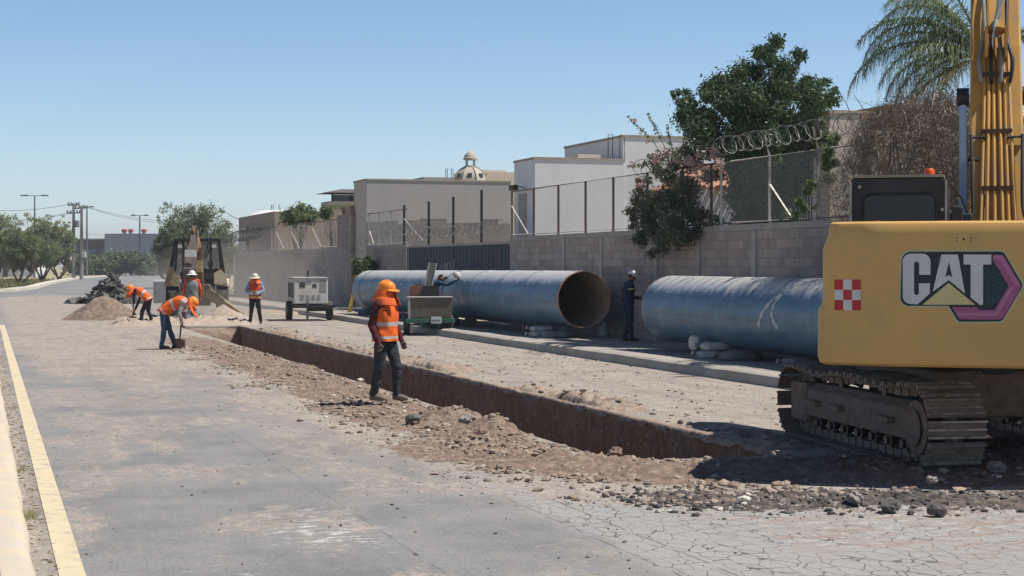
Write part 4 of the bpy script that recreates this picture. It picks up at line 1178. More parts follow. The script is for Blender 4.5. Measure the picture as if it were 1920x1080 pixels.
# dark timber block between pavement and pipe
TIMB = surf('dark timber', (0.07, 0.055, 0.05), (0.11, 0.09, 0.075), scale=8, rough=0.9, stretch=(1, 6, 1))
def timber(label, u, v, z, L_, W_, H_, rz=0):
    m = MB(); m.box(-L_ / 2, L_ / 2, -W_ / 2, W_ / 2, 0, H_); o = m.build('timber_block', TIMB, bevel=0.01); o.location = W(u, v, z); o.rotation_euler = (0, 0, A + rz)
    tag(o, label, 'block', 'timber blocks under the pipes')
timber('dark timber block left of the white sandbags under the long pipe', 42.6, 13.95, 0.165, 0.25, 0.25, 0.30)
timber('dark timber block under the far part of the long pipe', 48.0, 13.95, 0.165, 0.3, 0.3, 0.30)
timber('dark timber block at the far end of the far pipe', 60.0, 13.9, 0.165, 0.3, 0.4, 0.28)
timber('dark timber block under the near end of the marked pipe', 25.0, 14.3, 0.165, 0.4, 0.5, 0.22)
timber('short grey slab lying left of the excavator track, upper one', 19.45, 10.55, 0.10, 0.5, 0.16, 0.07, 0.2)
timber('short grey slab lying left of the excavator track, lower one', 19.2, 10.45, 0.0, 0.6, 0.22, 0.09, -0.1)
# water jug beside the worker in navy
jt = thing('water_jug', 'translucent water jug standing by the wall left of the worker in navy', 'jug', W(41.0, 15.5, 0.17), A)
JUG = surf('cloudy plastic', (0.42, 0.45, 0.47), (0.34, 0.37, 0.40), scale=5, rough=0.3)
m = MB(); m.lathe([(0.12, 0), (0.135, 0.02), (0.135, 0.12), (0.125, 0.15), (0.135, 0.18), (0.135, 0.28), (0.10, 0.36), (0.035, 0.41), (0.03, 0.45)], 20); m.build('jug_body', JUG, jt, smooth=True)
m = MB(); m.lathe([(0.036, 0.44), (0.036, 0.48)], 14); m.build('cap', surf('blue cap', (0.1, 0.16, 0.3)), jt)
# yellow post
m = MB(); m.tube([(0, 0, 0), (0.28, 0.05, 1.52)], 0.085, 10); o = m.build('yellow_post', surf('yellow ochre paint', (0.55, 0.34, 0.08), (0.45, 0.29, 0.09), scale=5, rough=0.8), smooth=True)
X, Y = G(655, 590, 0.1); o.location = (X, Y, 0.14); tag(o, 'leaning yellow painted post left of the far pipe', 'post')

# ================================================================== EXCAVATOR
YEL = surf('excavator yellow', (0.62, 0.365, 0.11), (0.54, 0.325, 0.11), scale=1.3, rough=0.42, spec=0.4, stretch=(1, 1, 0.6), dirt=(0.44, 0.30, 0.14), dirt_scale=2.0, dirt_lo=0.50, dirt_hi=0.90)
YELD = surf('boom yellow', (0.50, 0.27, 0.06), (0.40, 0.22, 0.06), scale=3, rough=0.5, dirt=(0.30, 0.22, 0.14), dirt_scale=3, dirt_lo=0.5, dirt_hi=0.85)
CBLK = surf('cab black paint', (0.018, 0.022, 0.028), (0.03, 0.034, 0.04), scale=3, rough=0.45, spec=0.3, dirt=(0.045, 0.045, 0.045), dirt_scale=2.5, dirt_lo=0.5, dirt_hi=0.9)
TRKM = surf('muddy track steel', (0.15, 0.112, 0.092), (0.23, 0.175, 0.14), scale=7, rough=0.85, metal=0.2, bump=0.4, dirt=(0.26, 0.19, 0.145), dirt_scale=4, dirt_lo=0.5, dirt_hi=0.75)
SHOEM = surf('worn shoe steel', (0.13, 0.11, 0.10), (0.20, 0.165, 0.14), scale=9, rough=0.6, metal=0.45, bump=0.3, dirt=(0.25, 0.19, 0.15), dirt_scale=5, dirt_lo=0.48, dirt_hi=0.7)
SHOEB = surf('bright worn steel', (0.36, 0.33, 0.30), (0.22, 0.19, 0.165), scale=11, rough=0.5, metal=0.5, dirt=(0.20, 0.15, 0.12), dirt_scale=7, dirt_lo=0.5, dirt_hi=0.65)
HOSE = surf('black rubber hose', (0.015, 0.015, 0.017), (0.03, 0.03, 0.03), scale=6, rough=0.5)
CHROME = surf('chrome rod', (0.62, 0.63, 0.65), (0.55, 0.56, 0.58), scale=4, rough=0.3, metal=0.7)
ORGL = surf('orange beacon', (0.80, 0.10, 0.02), (0.6, 0.08, 0.02), scale=4, rough=0.3)
RUBB = surf('tyre rubber', (0.03, 0.028, 0.027), (0.055, 0.05, 0.047), scale=9, rough=0.85, dirt=(0.16, 0.13, 0.11), dirt_scale=5, dirt_lo=0.5, dirt_hi=0.8)
EX = Vector((4.99, 18.2, 0.0))
ex = thing('excavator', 'large yellow tracked excavator seen from behind with its boom raised', 'excavator', EX, R(-15))
# upper structure
REAR = -2.83
HW = 1.40
def cw_pt(t, z):
    """t in -1..1 across the rear, z height; returns x,y of the cast counterweight skin"""
    return t
def counterweight():
    z0, z1 = 1.10, 2.46
    zs = [z0, z0 + 0.025, z0 + 0.08, z0 + 0.2, 1.50, 1.62, 1.66, 1.72, 1.95, 2.20, 2.33, 2.40, 2.44, z1]
    def hw(z):
        if z < 1.62: w = HW + 0.045
        elif z < 1.70: w = HW + 0.045 - (z - 1.62) / 0.08 * 0.05
        else: w = HW - 0.005
        if z < z0 + 0.08: w -= 0.06 * (1 - math.sqrt(max(0, 1 - ((z0 + 0.08 - z) / 0.08) ** 2)))
        if z > 2.22: w -= 0.055 * sst(2.22, 2.33, z)
        if z > 2.33: w -= 0.03 * (1 - math.sqrt(max(0, 1 - ((z - 2.33) / 0.13) ** 2)))
        return float(w)
    def prof(z):
        w = hw(z); r = 0.13
        ins = 0.0
        if z < z0 + 0.08: ins = 0.06 * (1 - math.sqrt(max(0, 1 - ((z0 + 0.08 - z) / 0.08) ** 2)))
        if z > 2.33: ins = 0.06 * (1 - math.sqrt(max(0, 1 - ((z - 2.33) / 0.13) ** 2)))
        xc = w - (0.40 + (2.30 - z) * 0.42 if z > 1.62 else 0.69 - (1.62 - z) * 0.2)     # crease moves inward towards the bottom
        slope = 0.24
        pts = []
        def yy(x):
            return REAR + 0.012 * (x / 1.4) ** 2 + (max(0.0, x - xc) * slope)
        for x in np.linspace(0, xc, 8): pts.append((x, yy(x)))
        xe = w - r
        for x in np.linspace(xc, xe, 6)[1:]: pts.append((x, yy(x)))
        ye = yy(xe)
        for a in np.linspace(0, PI / 2, 8)[1:]:
            pts.append((xe + r * math.sin(a), ye + r * (1 - math.cos(a))))
        pts.append((w, REAR + 0.75)); pts.append((w - 0.08, REAR + 0.95))
        full = [(-x, y) for x, y in pts[::-1]] + pts[1:]
        return [(x, y + ins, z) for x, y in full]
    V = []; n = None
    for z in zs:
        p = prof(z); n = len(p); V += p
    F = [(i * n + k, i * n + k + 1, (i + 1) * n + k + 1, (i + 1) * n + k) for i in range(len(zs) - 1) for k in range(n - 1)]
    F.append(tuple(range(n))[::-1]); F.append(tuple(range((len(zs) - 1) * n, len(zs) * n)))
    F += [(i * n + n - 1, i * n, (i + 1) * n, (i + 1) * n + n - 1) for i in range(len(zs) - 1)]
    m = MB(); m.add(V, F)
    return m.build('counterweight', YEL, ex, smooth=28)
cw = counterweight()
# flat helper for decals on the rear face: crop coordinates -> local x, z
SX = 205.0 * 2.842
def dc(p, d=0.0):
    px = 1440 + p[0] / 2.842; py = 320 + p[1] / 2.842
    # intersect the sight ray with the rear plane of the machine
    k = (px - 960) / FPX; q = (HOR - py) / FPX
    h = Vector((math.sin(R(15)), math.cos(R(15)), 0)); rt = Vector((math.cos(R(15)), -math.sin(R(15)), 0))
    o = EX + h * (REAR - 0.004)
    dv = Vector((k, 1, q)); t = (o - Vector((0, 0, CAM_H))).dot(h) / dv.dot(h)
    P = Vector((0, 0, CAM_H)) + dv * t - EX
    return (P.dot(rt), P.z)
def decal(name, pts, lev, mat, parent, conv=True):
    q = [dc(p) for p in pts] if conv else pts
    m = MB(); y0 = REAR + 0.002 - 0.0022 * lev
    m.prism(q, y0, y0 + 0.0018)
    return m.build(name, mat, parent)
def offset(pts, d):
    n = len(pts); out = []
    ar = sum(pts[i][0] * pts[(i + 1) % n][1] - pts[(i + 1) % n][0] * pts[i][1] for i in range(n))
    sg = 1 if ar > 0 else -1
    for i in range(n):
        p0, p1, p2 = Vector(pts[i - 1]), Vector(pts[i]), Vector(pts[(i + 1) % n])
        a = (p1 - p0).normalized(); b = (p2 - p1).normalized()
        na = Vector((a.y, -a.x)) * sg; nb = Vector((b.y, -b.x)) * sg
        bi = (na + nb); bi = bi / max(bi.length_squared / 2, 0.5)
        out.append(tuple(p1 + bi * d))
    return out
def arcpts(cx, cy, r, a0, a1, n=6):
    return [(cx + r * math.cos(R(a)), cy + r * math.sin(R(a))) for a in np.linspace(a0, a1, n)]
P_ = lambda n, c: surf(n, c, tuple(x * 0.9 for x in c), scale=3, rough=0.45, dirt=tuple(0.6 * x + 0.10 for x in c), dirt_scale=6, dirt_lo=0.55, dirt_hi=0.9)
LBLK = P_('logo black', (0.018, 0.028, 0.034)); LWHT = P_('logo white', (0.62, 0.60, 0.585)); LYEL = P_('logo yellow', (0.60, 0.52, 0.24))
LPNK = P_('logo magenta', (0.36, 0.10, 0.22)); LPN2 = P_('logo light magenta', (0.46, 0.17, 0.30)); LHAL = P_('logo pale edge', (0.46, 0.47, 0.30)); LTEA = P_('logo teal', (0.035, 0.10, 0.125)); LRED = P_('checker red', (0.48, 0.03, 0.035))
back = arcpts(762, 482, 50, 180, 270) + arcpts(1235, 465, 34, 270, 330) + arcpts(1318, 612, 36, -28, 32) + arcpts(1228, 772, 32, 30, 90) + arcpts(1030, 775, 30, 90, 150) + [(962, 720)] + arcpts(750, 676, 44, 90, 180)
lg = decal('logo_edge', offset(back, 9), 1, LHAL, cw)
decal('logo_ground', back, 2, LBLK, cw)
decal('logo_band', [(1200, 449), (1245, 449), (1258, 456), (1345, 606), (1345, 628), (1252, 786), (1240, 793), (1030, 793), (1016, 786), (980, 727), (1110, 727), (1125, 743), (1207, 743), (1282, 616), (1228, 522), (1196, 476)], 3, LPNK, cw)
decal('logo_band_light', [(1200, 449), (1245, 449), (1345, 612), (1318, 612), (1236, 474), (1200, 470)], 4, LPN2, cw)
decal('logo_band_light', [(1000, 757), (1210, 757), (1290, 622), (1312, 622), (1222, 774), (1012, 774)], 4, LPN2, cw)
C_ = arcpts(760, 484, 42, 180, 270) + arcpts(824, 484, 42, 270, 360) + [(866, 555), (806, 555), (806, 492)] + arcpts(791, 496, 13, 0, -180, 5)[0:] + arcpts(791, 650, 13, 180, 0, 5) + [(804, 600), (862, 600), (862, 655), (797, 712)] + arcpts(760, 668, 42, 90, 180)
decal('logo_letter', C_, 4, LWHT, cw)
decal('logo_letter', [(924, 447), (1012, 447), (1050, 655), (963, 583), (878, 645)], 4, LWHT, cw)
decal('logo_notch', [(964, 488), (982, 568), (963, 556), (945, 568)], 5, LBLK, cw)
decal('logo_letter', [(1042, 447), (1190, 447), (1190, 500), (1146, 500), (1146, 715), (1128, 715), (1080, 676), (1080, 500), (1042, 500)], 4, LWHT, cw)
decal('logo_triangle', [(963, 598), (1105, 714), (822, 714)], 4, LYEL, cw)
m = MB()
for i in range(8):
    for j in range(6):
        cx = 1166 + j * 21; cy = 528 + i * 24 + (12 if j % 2 else 0)
        if cx > 1262 - abs(cy - 612) * 0.35: continue
        if cy > 735: continue
        for k in range(6):
            a0, a1 = PI / 3 * k, PI / 3 * (k + 1)
            q = [dc((cx + r_ * math.cos(a), cy + r_ * math.sin(a))) for r_, a in ((12, a0), (12, a1), (9, a1), (9, a0))]
            m.add([(p[0], REAR + 0.002 - 0.0022 * 4, p[1]) for p in q], [(0, 1, 2, 3)])
m.build('logo_honeycomb', LTEA, cw, fixn=False)
# red and white checker: sits on the slanted flank of the casting
def chk_pt(cx, cy):
    px = 1440 + cx / 2.842; py = 320 + cy / 2.842
    x, z = dc((cx, cy)); return x, z
def skin_y(x, z):
    w = HW - 0.005 if z > 1.70 else HW + 0.045
    xc = w - (0.40 + (2.30 - z) * 0.42 if z > 1.62 else 0.69)
    return REAR + 0.012 * (x / 1.4) ** 2 + max(0.0, abs(x) - xc) * 0.24
SHIFT = 0.045
for i in range(3):
    for j in range(3):
        x0, x1 = 323 + 47.5 * i, 323 + 47.5 * (i + 1); y0, y1 = 581 + 54.7 * j, 581 + 54.7 * (j + 1)
        V = []
        for (a, b) in ((x0, y0), (x1, y0), (x1, y1), (x0, y1)):
            x, z = chk_pt(a, b); V.append((x + SHIFT, skin_y(x + SHIFT, z) - 0.005, z))
        m = MB(); m.add(V, [(0, 1, 2, 3)]); m.build('checker_square', LRED if (i + j) % 2 == 0 else LWHT, cw, fixn=False)
m = MB()
for cx, cy, r_ in ((1043, 366, 6), (1006, 357, 3.5), (1006, 375, 3.5), (1080, 357, 3.5), (1080, 375, 3.5)):
    x, z = dc((cx, cy)); m.prism([(x + r_ / SX * math.cos(a), z + r_ / SX * math.sin(a)) for a in np.linspace(0, 2 * PI, 10)[:-1]], REAR - 0.004, REAR + 0.01)
m.build('bolt_hole', LBLK, cw)
# machinery deck, hoods, cab
DECK = surf('deck black', (0.03, 0.032, 0.035), (0.05, 0.05, 0.05), scale=4, rough=0.6)
m = MB(); m.box(-1.36, 1.36, REAR + 0.9, 1.55, 1.06, 1.26); m.build('platform', DECK, ex)
m = MB(); m.box(-1.38, 1.38, REAR + 0.96, -0.35, 1.27, 2.38); m.build('engine_hood', YEL, ex, bevel=0.05)
m = MB(); m.box(0.55, 1.36, -0.3, 1.5, 1.27, 2.1); m.build('side_hood', YEL, ex, bevel=0.05)
m = MB(); m.box(-0.5, 0.5, -0.3, 1.2, 1.27, 1.9); m.build('boom_foot_housing', DECK, ex)
# cab
cx0, cx1, cy0, cy1 = -1.33, -0.26, 0.22, 1.75
cab_z = 3.02
m = MB()
ol = [(cx0, 1.3), (cx1, 1.3), (cx1, cab_z - 0.05), (cx1 - 0.05, cab_z), (cx0 + 0.05, cab_z), (cx0, cab_z - 0.05)]
m.prism(ol, cy0, cy1)
cab = m.build('cab', CBLK, ex, bevel=0.02)
m = MB(); w0, w1, wz0, wz1 = cx0 + 0.17, cx1 - 0.14, 2.05, cab_z - 0.20
def rrect(x0, x1, z0, z1, r, n=5):
    return arcpts(x0 + r, z0 + r, r, 180, 270, n) + arcpts(x1 - r, z0 + r, r, 270, 360, n) + arcpts(x1 - r, z1 - r, r, 0, 90, n) + arcpts(x0 + r, z1 - r, r, 90, 180, n)
m.prism(rrect(w0, w1, wz0, wz1, 0.08), cy0 - 0.018, cy0 + 0.01); m.build('rear_window', surf('cab glass', (0.015, 0.022, 0.032), (0.02, 0.028, 0.038), scale=2, rough=0.18, spec=0.35), cab)
m = MB(); q = rrect(w0 - 0.02, w1 + 0.02, wz0 - 0.02, wz1 + 0.02, 0.09); m.tube([(p[0], cy0 - 0.012, p[1]) for p in q + q[:1]], 0.012, 6); m.build('window_seal', HOSE, cab)
m = MB(); m.bar((cx0 + 0.02, cy0 - 0.02, 1.4), (cx0 + 0.02, cy0 - 0.02, cab_z - 0.04), 0.025); m.build('pale_edge_trim', surf('grey trim', (0.42, 0.43, 0.42)), cab)
m = MB(); m.bar((cx1 - 0.02, cy0 - 0.02, 1.4), (cx1 - 0.02, cy0 - 0.02, cab_z - 0.04), 0.025); m.build('pale_edge_trim', MATS['grey trim'], cab)
m = MB(); m.box(cx0 + 0.04, cx1 - 0.04, cy0 - 0.03, cy1 + 0.05, cab_z, cab_z + 0.03); m.build('cab_roof', surf('cab roof grey', (0.30, 0.30, 0.29), (0.22, 0.22, 0.21), scale=3), cab)
m = MB(); m.lathe([(0.055, 0), (0.055, 0.05), (0.04, 0.07)], 14, Matrix.Translation((-0.46, 0.35, cab_z + 0.03))); m.build('beacon', ORGL, cab, smooth=True)
for (x_, z_, r_) in ((cx0 + 0.12, cab_z - 0.1, 0.018), (cx1 - 0.06, 2.66, 0.02), (cx0 + 0.08, cab_z + 0.03, 0.015), (cx0 + 0.30, cab_z + 0.035, 0.012)):
    m = MB(); m.lathe([(r_, -0.01), (r_, 0.015)], 10, Matrix.Translation((x_, cy0 - 0.03, z_)) @ Matrix.Rotation(PI / 2, 4, 'X')); m.build('work_light', MATS['grey trim'], cab)
# mirror stay and hose bundle right of the cab
m = MB()
m.tube([(-0.24, 0.3, 2.95), (-0.12, 0.35, 2.8), (-0.02, 0.4, 2.55), (0.02, 0.4, 2.3)], 0.012, 6); m.build('mirror_stay', HOSE, ex)
m = MB(); m.box(-0.24, 0.0, 0.25, 0.75, 1.9, 2.62); m.box(-0.22, -0.1, 0.2, 0.3, 2.4, 2.7); m.build('valve_box', DECK, ex, bevel=0.02)
# handrails on top of the hood
m = MB()
for x_ in (0.9, 1.3): m.tube([(x_, -0.3, 2.38), (x_, -0.3, 2.75)], 0.018, 6)
m.tube([(0.9, -0.3, 2.75), (1.3, -0.3, 2.75)], 0.018, 6); m.build('handrail', HOSE, ex)
for x_ in (-0.9, -0.3, 0.4, 0.95):
    m = MB(); m.lathe([(0.03, 0), (0.03, 0.012)], 12, Matrix.Translation((x_, REAR + 0.35, 2.462))); m.build('lifting_plug', surf('red plug', (0.35, 0.08, 0.05)), cw)
# boom: rises forward from the foot
bx = 0.27
def bsec(y, z, hw_, hh):
    return [(bx - hw_, y - hh * 0.5, z - hh * 0.2), (bx + hw_, y - hh * 0.5, z - hh * 0.2), (bx + hw_, y + hh, z + hh * 0.4 - hh), (bx - hw_, y + hh, z + hh * 0.4 - hh)]
secs = [(0.55, 1.75, 0.36, 0.22), (0.62, 2.35, 0.335, 0.30), (0.95, 3.0, 0.295, 0.38), (1.35, 3.8, 0.29, 0.42), (1.80, 4.7, 0.285, 0.44), (2.4, 5.7, 0.28, 0.46), (3.3, 6.6, 0.2, 0.40)]
m = MB(); V = []
for s_ in secs: V += bsec(*s_)
m.add(V, [(i * 4 + k, i * 4 + (k + 1) % 4, (i + 1) * 4 + (k + 1) % 4, (i + 1) * 4 + k) for i in range(len(secs) - 1) for k in range(4)] + [(3, 2, 1, 0), tuple(range((len(secs) - 1) * 4, len(secs) * 4))])
boom = m.build('boom', YELD, ex, bevel=0.02)
def bback(t):       # point on the rear plate of the boom
    t = t * (len(secs) - 1); i = min(int(t), len(secs) - 2); f = t - i
    a, b = secs[i], secs[i + 1]
    y = a[0] + (b[0] - a[0]) * f; z = a[1] + (b[1] - a[1]) * f; h_ = a[3] + (b[3] - a[3]) * f
    return y - h_ * 0.5, z - h_ * 0.2
for j, (x_, x2) in enumerate(((-0.20, -0.115), (-0.13, -0.075), (-0.03, -0.03), (0.06, 0.03), (0.13, 0.085), (0.21, 0.13))):
    m = MB(); path = []
    for t in np.linspace(0.10, 0.66, 14):
        y, z = bback(t); f = (t - 0.10) / 0.56
        path.append((bx + x_ * (1 - f) + x2 * f, y - 0.035 - 0.01 * (j % 2), z))
    m.tube(path, 0.021, 8); m.build('hydraulic_tube', YELD, boom, smooth=True)
for t in (0.20, 0.33, 0.47, 0.60):
    y, z = bback(t); m = MB(); m.cbox((bx, y - 0.05, z), (0.34, 0.05, 0.05)); m.build('tube_clamp', RUST if t > 0.3 else YELD, boom)
# black hoses that cross from tubes to cylinders
def hose(pts, r=0.02, mat=HOSE, name='hose', parent=None):
    P = [Vector(p) for p in pts]; out = []
    for i in range(len(P) - 1):
        p0, p1, p2, p3 = P[max(i - 1, 0)], P[i], P[i + 1], P[min(i + 2, len(P) - 1)]
        for k in range(8):
            t = k / 8
            out.append(0.5 * ((2 * p1) + (-p0 + p2) * t + (2 * p0 - 5 * p1 + 4 * p2 - p3) * t * t + (-p0 + 3 * p1 - 3 * p2 + p3) * t ** 3))
    out.append(P[-1]); m = MB(); m.tube(out, r, 7); return m.build(name, mat, parent, smooth=60)
def bp(x_, t, dy=-0.08):
    y, z = bback(t); return (bx + x_, y + dy, z)
hose([bp(-0.40, 0.10), bp(-0.44, 0.17, -0.1), bp(-0.36, 0.21, -0.1), bp(-0.27, 0.25, -0.08), bp(-0.27, 0.35, -0.1), bp(-0.28, 0.46, -0.1)], 0.020, parent=boom)
hose([bp(0.38, 0.10), bp(0.42, 0.17, -0.1), bp(0.33, 0.22, -0.1), bp(0.27, 0.27, -0.08), bp(0.27, 0.38, -0.1), bp(0.28, 0.46, -0.1)], 0.020, parent=boom)
for t, xa, xb in ((0.16, -0.40, -0.2), (0.16, 0.2, 0.45), (0.455, -0.30, -0.12), (0.455, 0.12, 0.32), (0.40, -0.32, -0.2)):
    m = MB(); y, z = bback(t); m.tube([(bx + xa, y - 0.06, z), (bx + xb, y - 0.06, z)], 0.026, 8); m.build('hose_fitting', HOSE, boom, smooth=True)
for j, x_ in enumerate((-0.16, -0.05, 0.05, 0.15)):
    hose([bp(x_, 0.58), bp(x_ * 1.2, 0.63, -0.16), bp(x_ * 0.8, 0.69, -0.14), bp(x_ * 0.9, 0.80, -0.12), bp(x_ * 0.9, 0.95, -0.12)], 0.024, HOSE if j % 2 else surf('grey hose', (0.24, 0.25, 0.27)), parent=boom)
# lift cylinders on both sides of the boom
for sx in (-1, 1):
    xo = bx + sx * 0.37
    m = MB(); m.tube([(xo, 1.15, 1.7), (xo, 1.28, 2.6)], 0.085, 14); cy = m.build('lift_cylinder', CBLK, ex, smooth=True)
    m = MB(); m.tube([(xo, 1.27, 2.55), (xo, 1.55, 3.95)], 0.043, 14); m.build('piston_rod', CHROME, cy, smooth=True)
    m = MB(); m.lathe([(0.11, -0.07), (0.11, 0.07)], 16, Matrix.Translation((xo, 1.56, 4.02)) @ Matrix.Rotation(PI / 2, 4, 'Y')); m.build('cylinder_eye', CBLK, cy, smooth=True)
# stick cylinder over the boom
m = MB(); m.tube([(bx, 1.32, 4.75), (bx, 1.9, 5.9)], 0.10, 14); sc_ = m.build('stick_cylinder', YELD, ex, smooth=True)
m = MB(); m.tube([(bx - 0.03, 1.28, 4.68), (bx + 0.05, 1.25, 5.1)], 0.05, 10); m.build('piston_rod', CHROME, sc_, smooth=True)
m = MB(); m.cbox((bx - 0.11, 1.35, 4.62), (0.03, 0.35, 0.35)); m.cbox((bx + 0.11, 1.35, 4.62), (0.03, 0.35, 0.35)); m.build('cylinder_bracket', YELD, sc_)
# --- undercarriage, turned against the house
UR = Matrix.Rotation(R(15 + 10.6), 4, 'Z')
TOFF = Vector((0.14, 0.30, 0))
def U3(p): return UR @ (Vector(p) + TOFF)
m = MB(); m.add([U3(p) for p in [(x, y, z) for z in (0.45, 0.95) for y in (-0.9, 0.9) for x in (-0.85, 0.85)]], [(0, 2, 3, 1), (4, 5, 7, 6), (0, 1, 5, 4), (2, 6, 7, 3), (0, 4, 6, 2), (1, 3, 7, 5)])
m.build('undercarriage', TRKM, ex, bevel=0.05)
m = MB(); m.lathe([(0.62, 0.9), (0.62, 1.08)], 32); m.build('swing_ring', DECK, ex)
RA = 0.385; HL = 1.74; ZC = 0.45
def belt(s):
    """arc length -> y, z, angle ; closed path round idler and sprocket with slack on top"""
    Ls = 2 * HL; La = PI * RA; T = 2 * Ls + 2 * La; s = s % T
    if s < Ls: return -HL + s, ZC - RA, 0.0
    s -= Ls
    if s < La:
        a = s / RA; return HL + RA * math.sin(a), ZC - RA * math.cos(a), a
    s -= La
    if s < Ls:
        sag = -0.045 * (1 - math.cos(4 * PI * s / Ls)) / 2
        return HL - s, ZC + RA + sag, PI
    s -= Ls
    a = s / RA; return -HL - RA * math.sin(a), ZC + RA * math.cos(a), PI + a
TT = 4 * HL + 2 * PI * RA
for side in (-1, 1):
    xc = side * 1.19; hw_ = 0.30
    NS = 46
    ch = MB()
    for i in range(NS):
        y, z, a = belt(i * TT / NS)
        Mx = UR @ Matrix.Translation(Vector((xc, y, z)) + TOFF) @ Matrix.Rotation(a, 4, 'X')
        ch.mi = 0
        m_ = MB()
        m_.box(-0.085, -0.035, -0.085, 0.085, 0.0, 0.085); m_.box(0.035, 0.085, -0.085, 0.085, 0.0, 0.085)
        for k in range(0, len(m_.v), 1): pass
        ch.add(m_.v, m_.f, Mx)
    ch_o = None
    tr = MB()
    # guide frame of the track: one part; shoes and chain its sub-parts
    def fbox(x0, x1, y0, y1, z0, z1, mb):
        mb.add([U3(p) for p in [(x, y, z) for z in (z0, z1) for y in (y0, y1) for x in (x0, x1)]], [(0, 2, 3, 1), (4, 5, 7, 6), (0, 1, 5, 4), (2, 6, 7, 3), (0, 4, 6, 2), (1, 3, 7, 5)])
    so = side
    xo0, xo1 = sorted((xc - so * 0.16, xc + so * 0.22))
    # tapered top frame
    V = [U3(p) for p in [(xo0, -1.45, 0.30), (xo1, -1.45, 0.30), (xo1, 1.45, 0.30), (xo0, 1.45, 0.30), (xo0, -1.45, 0.60), (xo1, -1.45, 0.52), (xo1, 1.45, 0.52), (xo0, 1.45, 0.60),
                         (xc - 0.1, -1.35, 0.68), (xc + 0.1, -1.35, 0.68), (xc + 0.1, 1.35, 0.68), (xc - 0.1, 1.35, 0.68)]]
    tr.add(V, [(0, 1, 2, 3), (0, 4, 5, 1), (2, 6, 7, 3), (1, 5, 6, 2), (0, 3, 7, 4), (4, 8, 9, 5), (6, 10, 11, 7), (5, 9, 10, 6), (4, 7, 11, 8), (8, 11, 10, 9)])
    frame = tr.build('track_frame', TRKM, ex, bevel=0.02)
    ch.build('track_chain', SHOEM, frame)
    for i in range(NS):
        y, z, a = belt(i * TT / NS)
        Mx = UR @ Matrix.Translation(Vector((xc, y, z)) + TOFF) @ Matrix.Rotation(a, 4, 'X')
        m = MB(); p = TT / NS
        m.box(-hw_, hw_, -p * 0.44, p * 0.42, -0.014, 0.0)
        for gy, gh in ((-p * 0.40, 0.055), (-p * 0.02, 0.035), (p * 0.34, 0.055)):
            m.box(-hw_, hw_, gy - 0.009, gy + 0.009, -gh, -0.012)
        q = MB(); q.add(m.v, m.f, Mx); q.m = [0] * 6 + [1] * 18; q.build('track_shoe', [TRKM, SHOEB], frame)
    for y_ in (-1.2, -0.8, -0.4, 0.0, 0.4, 0.8, 1.2):
        m = MB(); m.tube([U3((xc - 0.13, y_, 0.23)), U3((xc + 0.13, y_, 0.23))], 0.085, 16); m.tube([U3((xc - 0.17, y_, 0.23)), U3((xc + 0.17, y_, 0.23))], 0.05, 10); m.build('roller', TRKM, frame, smooth=True)
    for y_ in (-0.6, 0.6):
        m = MB(); m.tube([U3((xc - 0.1, y_, 0.72)), U3((xc + 0.15, y_, 0.72))], 0.06, 14); m.build('carrier_roller', TRKM, frame, smooth=True)
    # step boxes and slots on the outer face
    for y_, w_ in ((-1.0, 0.16), (0.35, 0.16), (1.05, 0.16)):
        m = MB(); fbox(*sorted((xc + so * 0.22, xc + so * 0.30)), y_ - w_, y_ + w_, 0.44, 0.50, m); m.build('step', TRKM, frame, bevel=0.008)
    for y_ in (-0.62, 0.05, 0.75):
        m = MB(); V = [U3(p) for p in ((xc + so * 0.125, y_ - 0.1, 0.662), (xc + so * 0.19, y_ - 0.1, 0.575), (xc + so * 0.19, y_ + 0.08, 0.575), (xc + so * 0.125, y_ + 0.08, 0.662))]
        m.add(V, [(0, 1, 2, 3)]); m.build('slot', LBLK, frame)
    # final drive (near end) and idler (far end)
    m = MB(); m.tube([U3((xc - 0.2 * so, -HL, ZC)), U3((xc + 0.25 * so, -HL, ZC))], 0.27, 28); m.tube([U3((xc + 0.25 * so, -HL, ZC)), U3((xc + 0.285 * so, -HL, ZC))], [0.25, 0.18], 28); m.build('final_drive', TRKM, frame, smooth=True)
    m = MB(); m.lathe([(RA - 0.07, -0.03), (RA - 0.03, -0.03), (RA - 0.03, 0.03), (RA - 0.07, 0.03)], 24, UR @ Matrix.Translation(Vector((xc, -HL, ZC)) + TOFF) @ Matrix.Rotation(PI / 2, 4, 'Y')); m.build('sprocket', TRKM, frame)
    m = MB(); m.tube([U3((xc - 0.07, HL, ZC)), U3((xc + 0.07, HL, ZC))], RA - 0.02, 32); m.build('idler', TRKM, frame, smooth=30)
    m = MB(); fbox(*sorted((xc + so * 0.10, xc + so * 0.24)), HL - 0.40, HL + 0.12, 0.22, 0.68, m); m.build('idler_guard', TRKM, frame, bevel=0.04)

# ================================================================== PEOPLE
def cl(name, c, rough=0.9): return surf(name, c, tuple(x * 0.8 for x in c), scale=14, rough=rough, bump=0.3, bscale=40, dirt=tuple(0.85 * x + 0.018 for x in c), dirt_scale=4, dirt_lo=0.5, dirt_hi=0.85, spec=0.15)
SKIN = cl('skin', (0.24, 0.125, 0.085), 0.6); HAIRM = cl('black hair', (0.015, 0.013, 0.012)); EYEM = cl('eye', (0.02, 0.015, 0.012), 0.3)
ORV = cl('orange vest cloth', (0.86, 0.155, 0.035)); ORF = cl('orange sun flap', (0.90, 0.165, 0.045)); ORH = surf('orange hard hat', (0.90, 0.27, 0.035), (0.84, 0.23, 0.03), scale=4, rough=0.4)
WHH = surf('white hard hat', (0.72, 0.72, 0.70), (0.62, 0.61, 0.58), scale=4, rough=0.4)
SILV = surf('silver reflective tape', (0.50, 0.50, 0.48), (0.40, 0.40, 0.385), scale=14, rough=0.5)
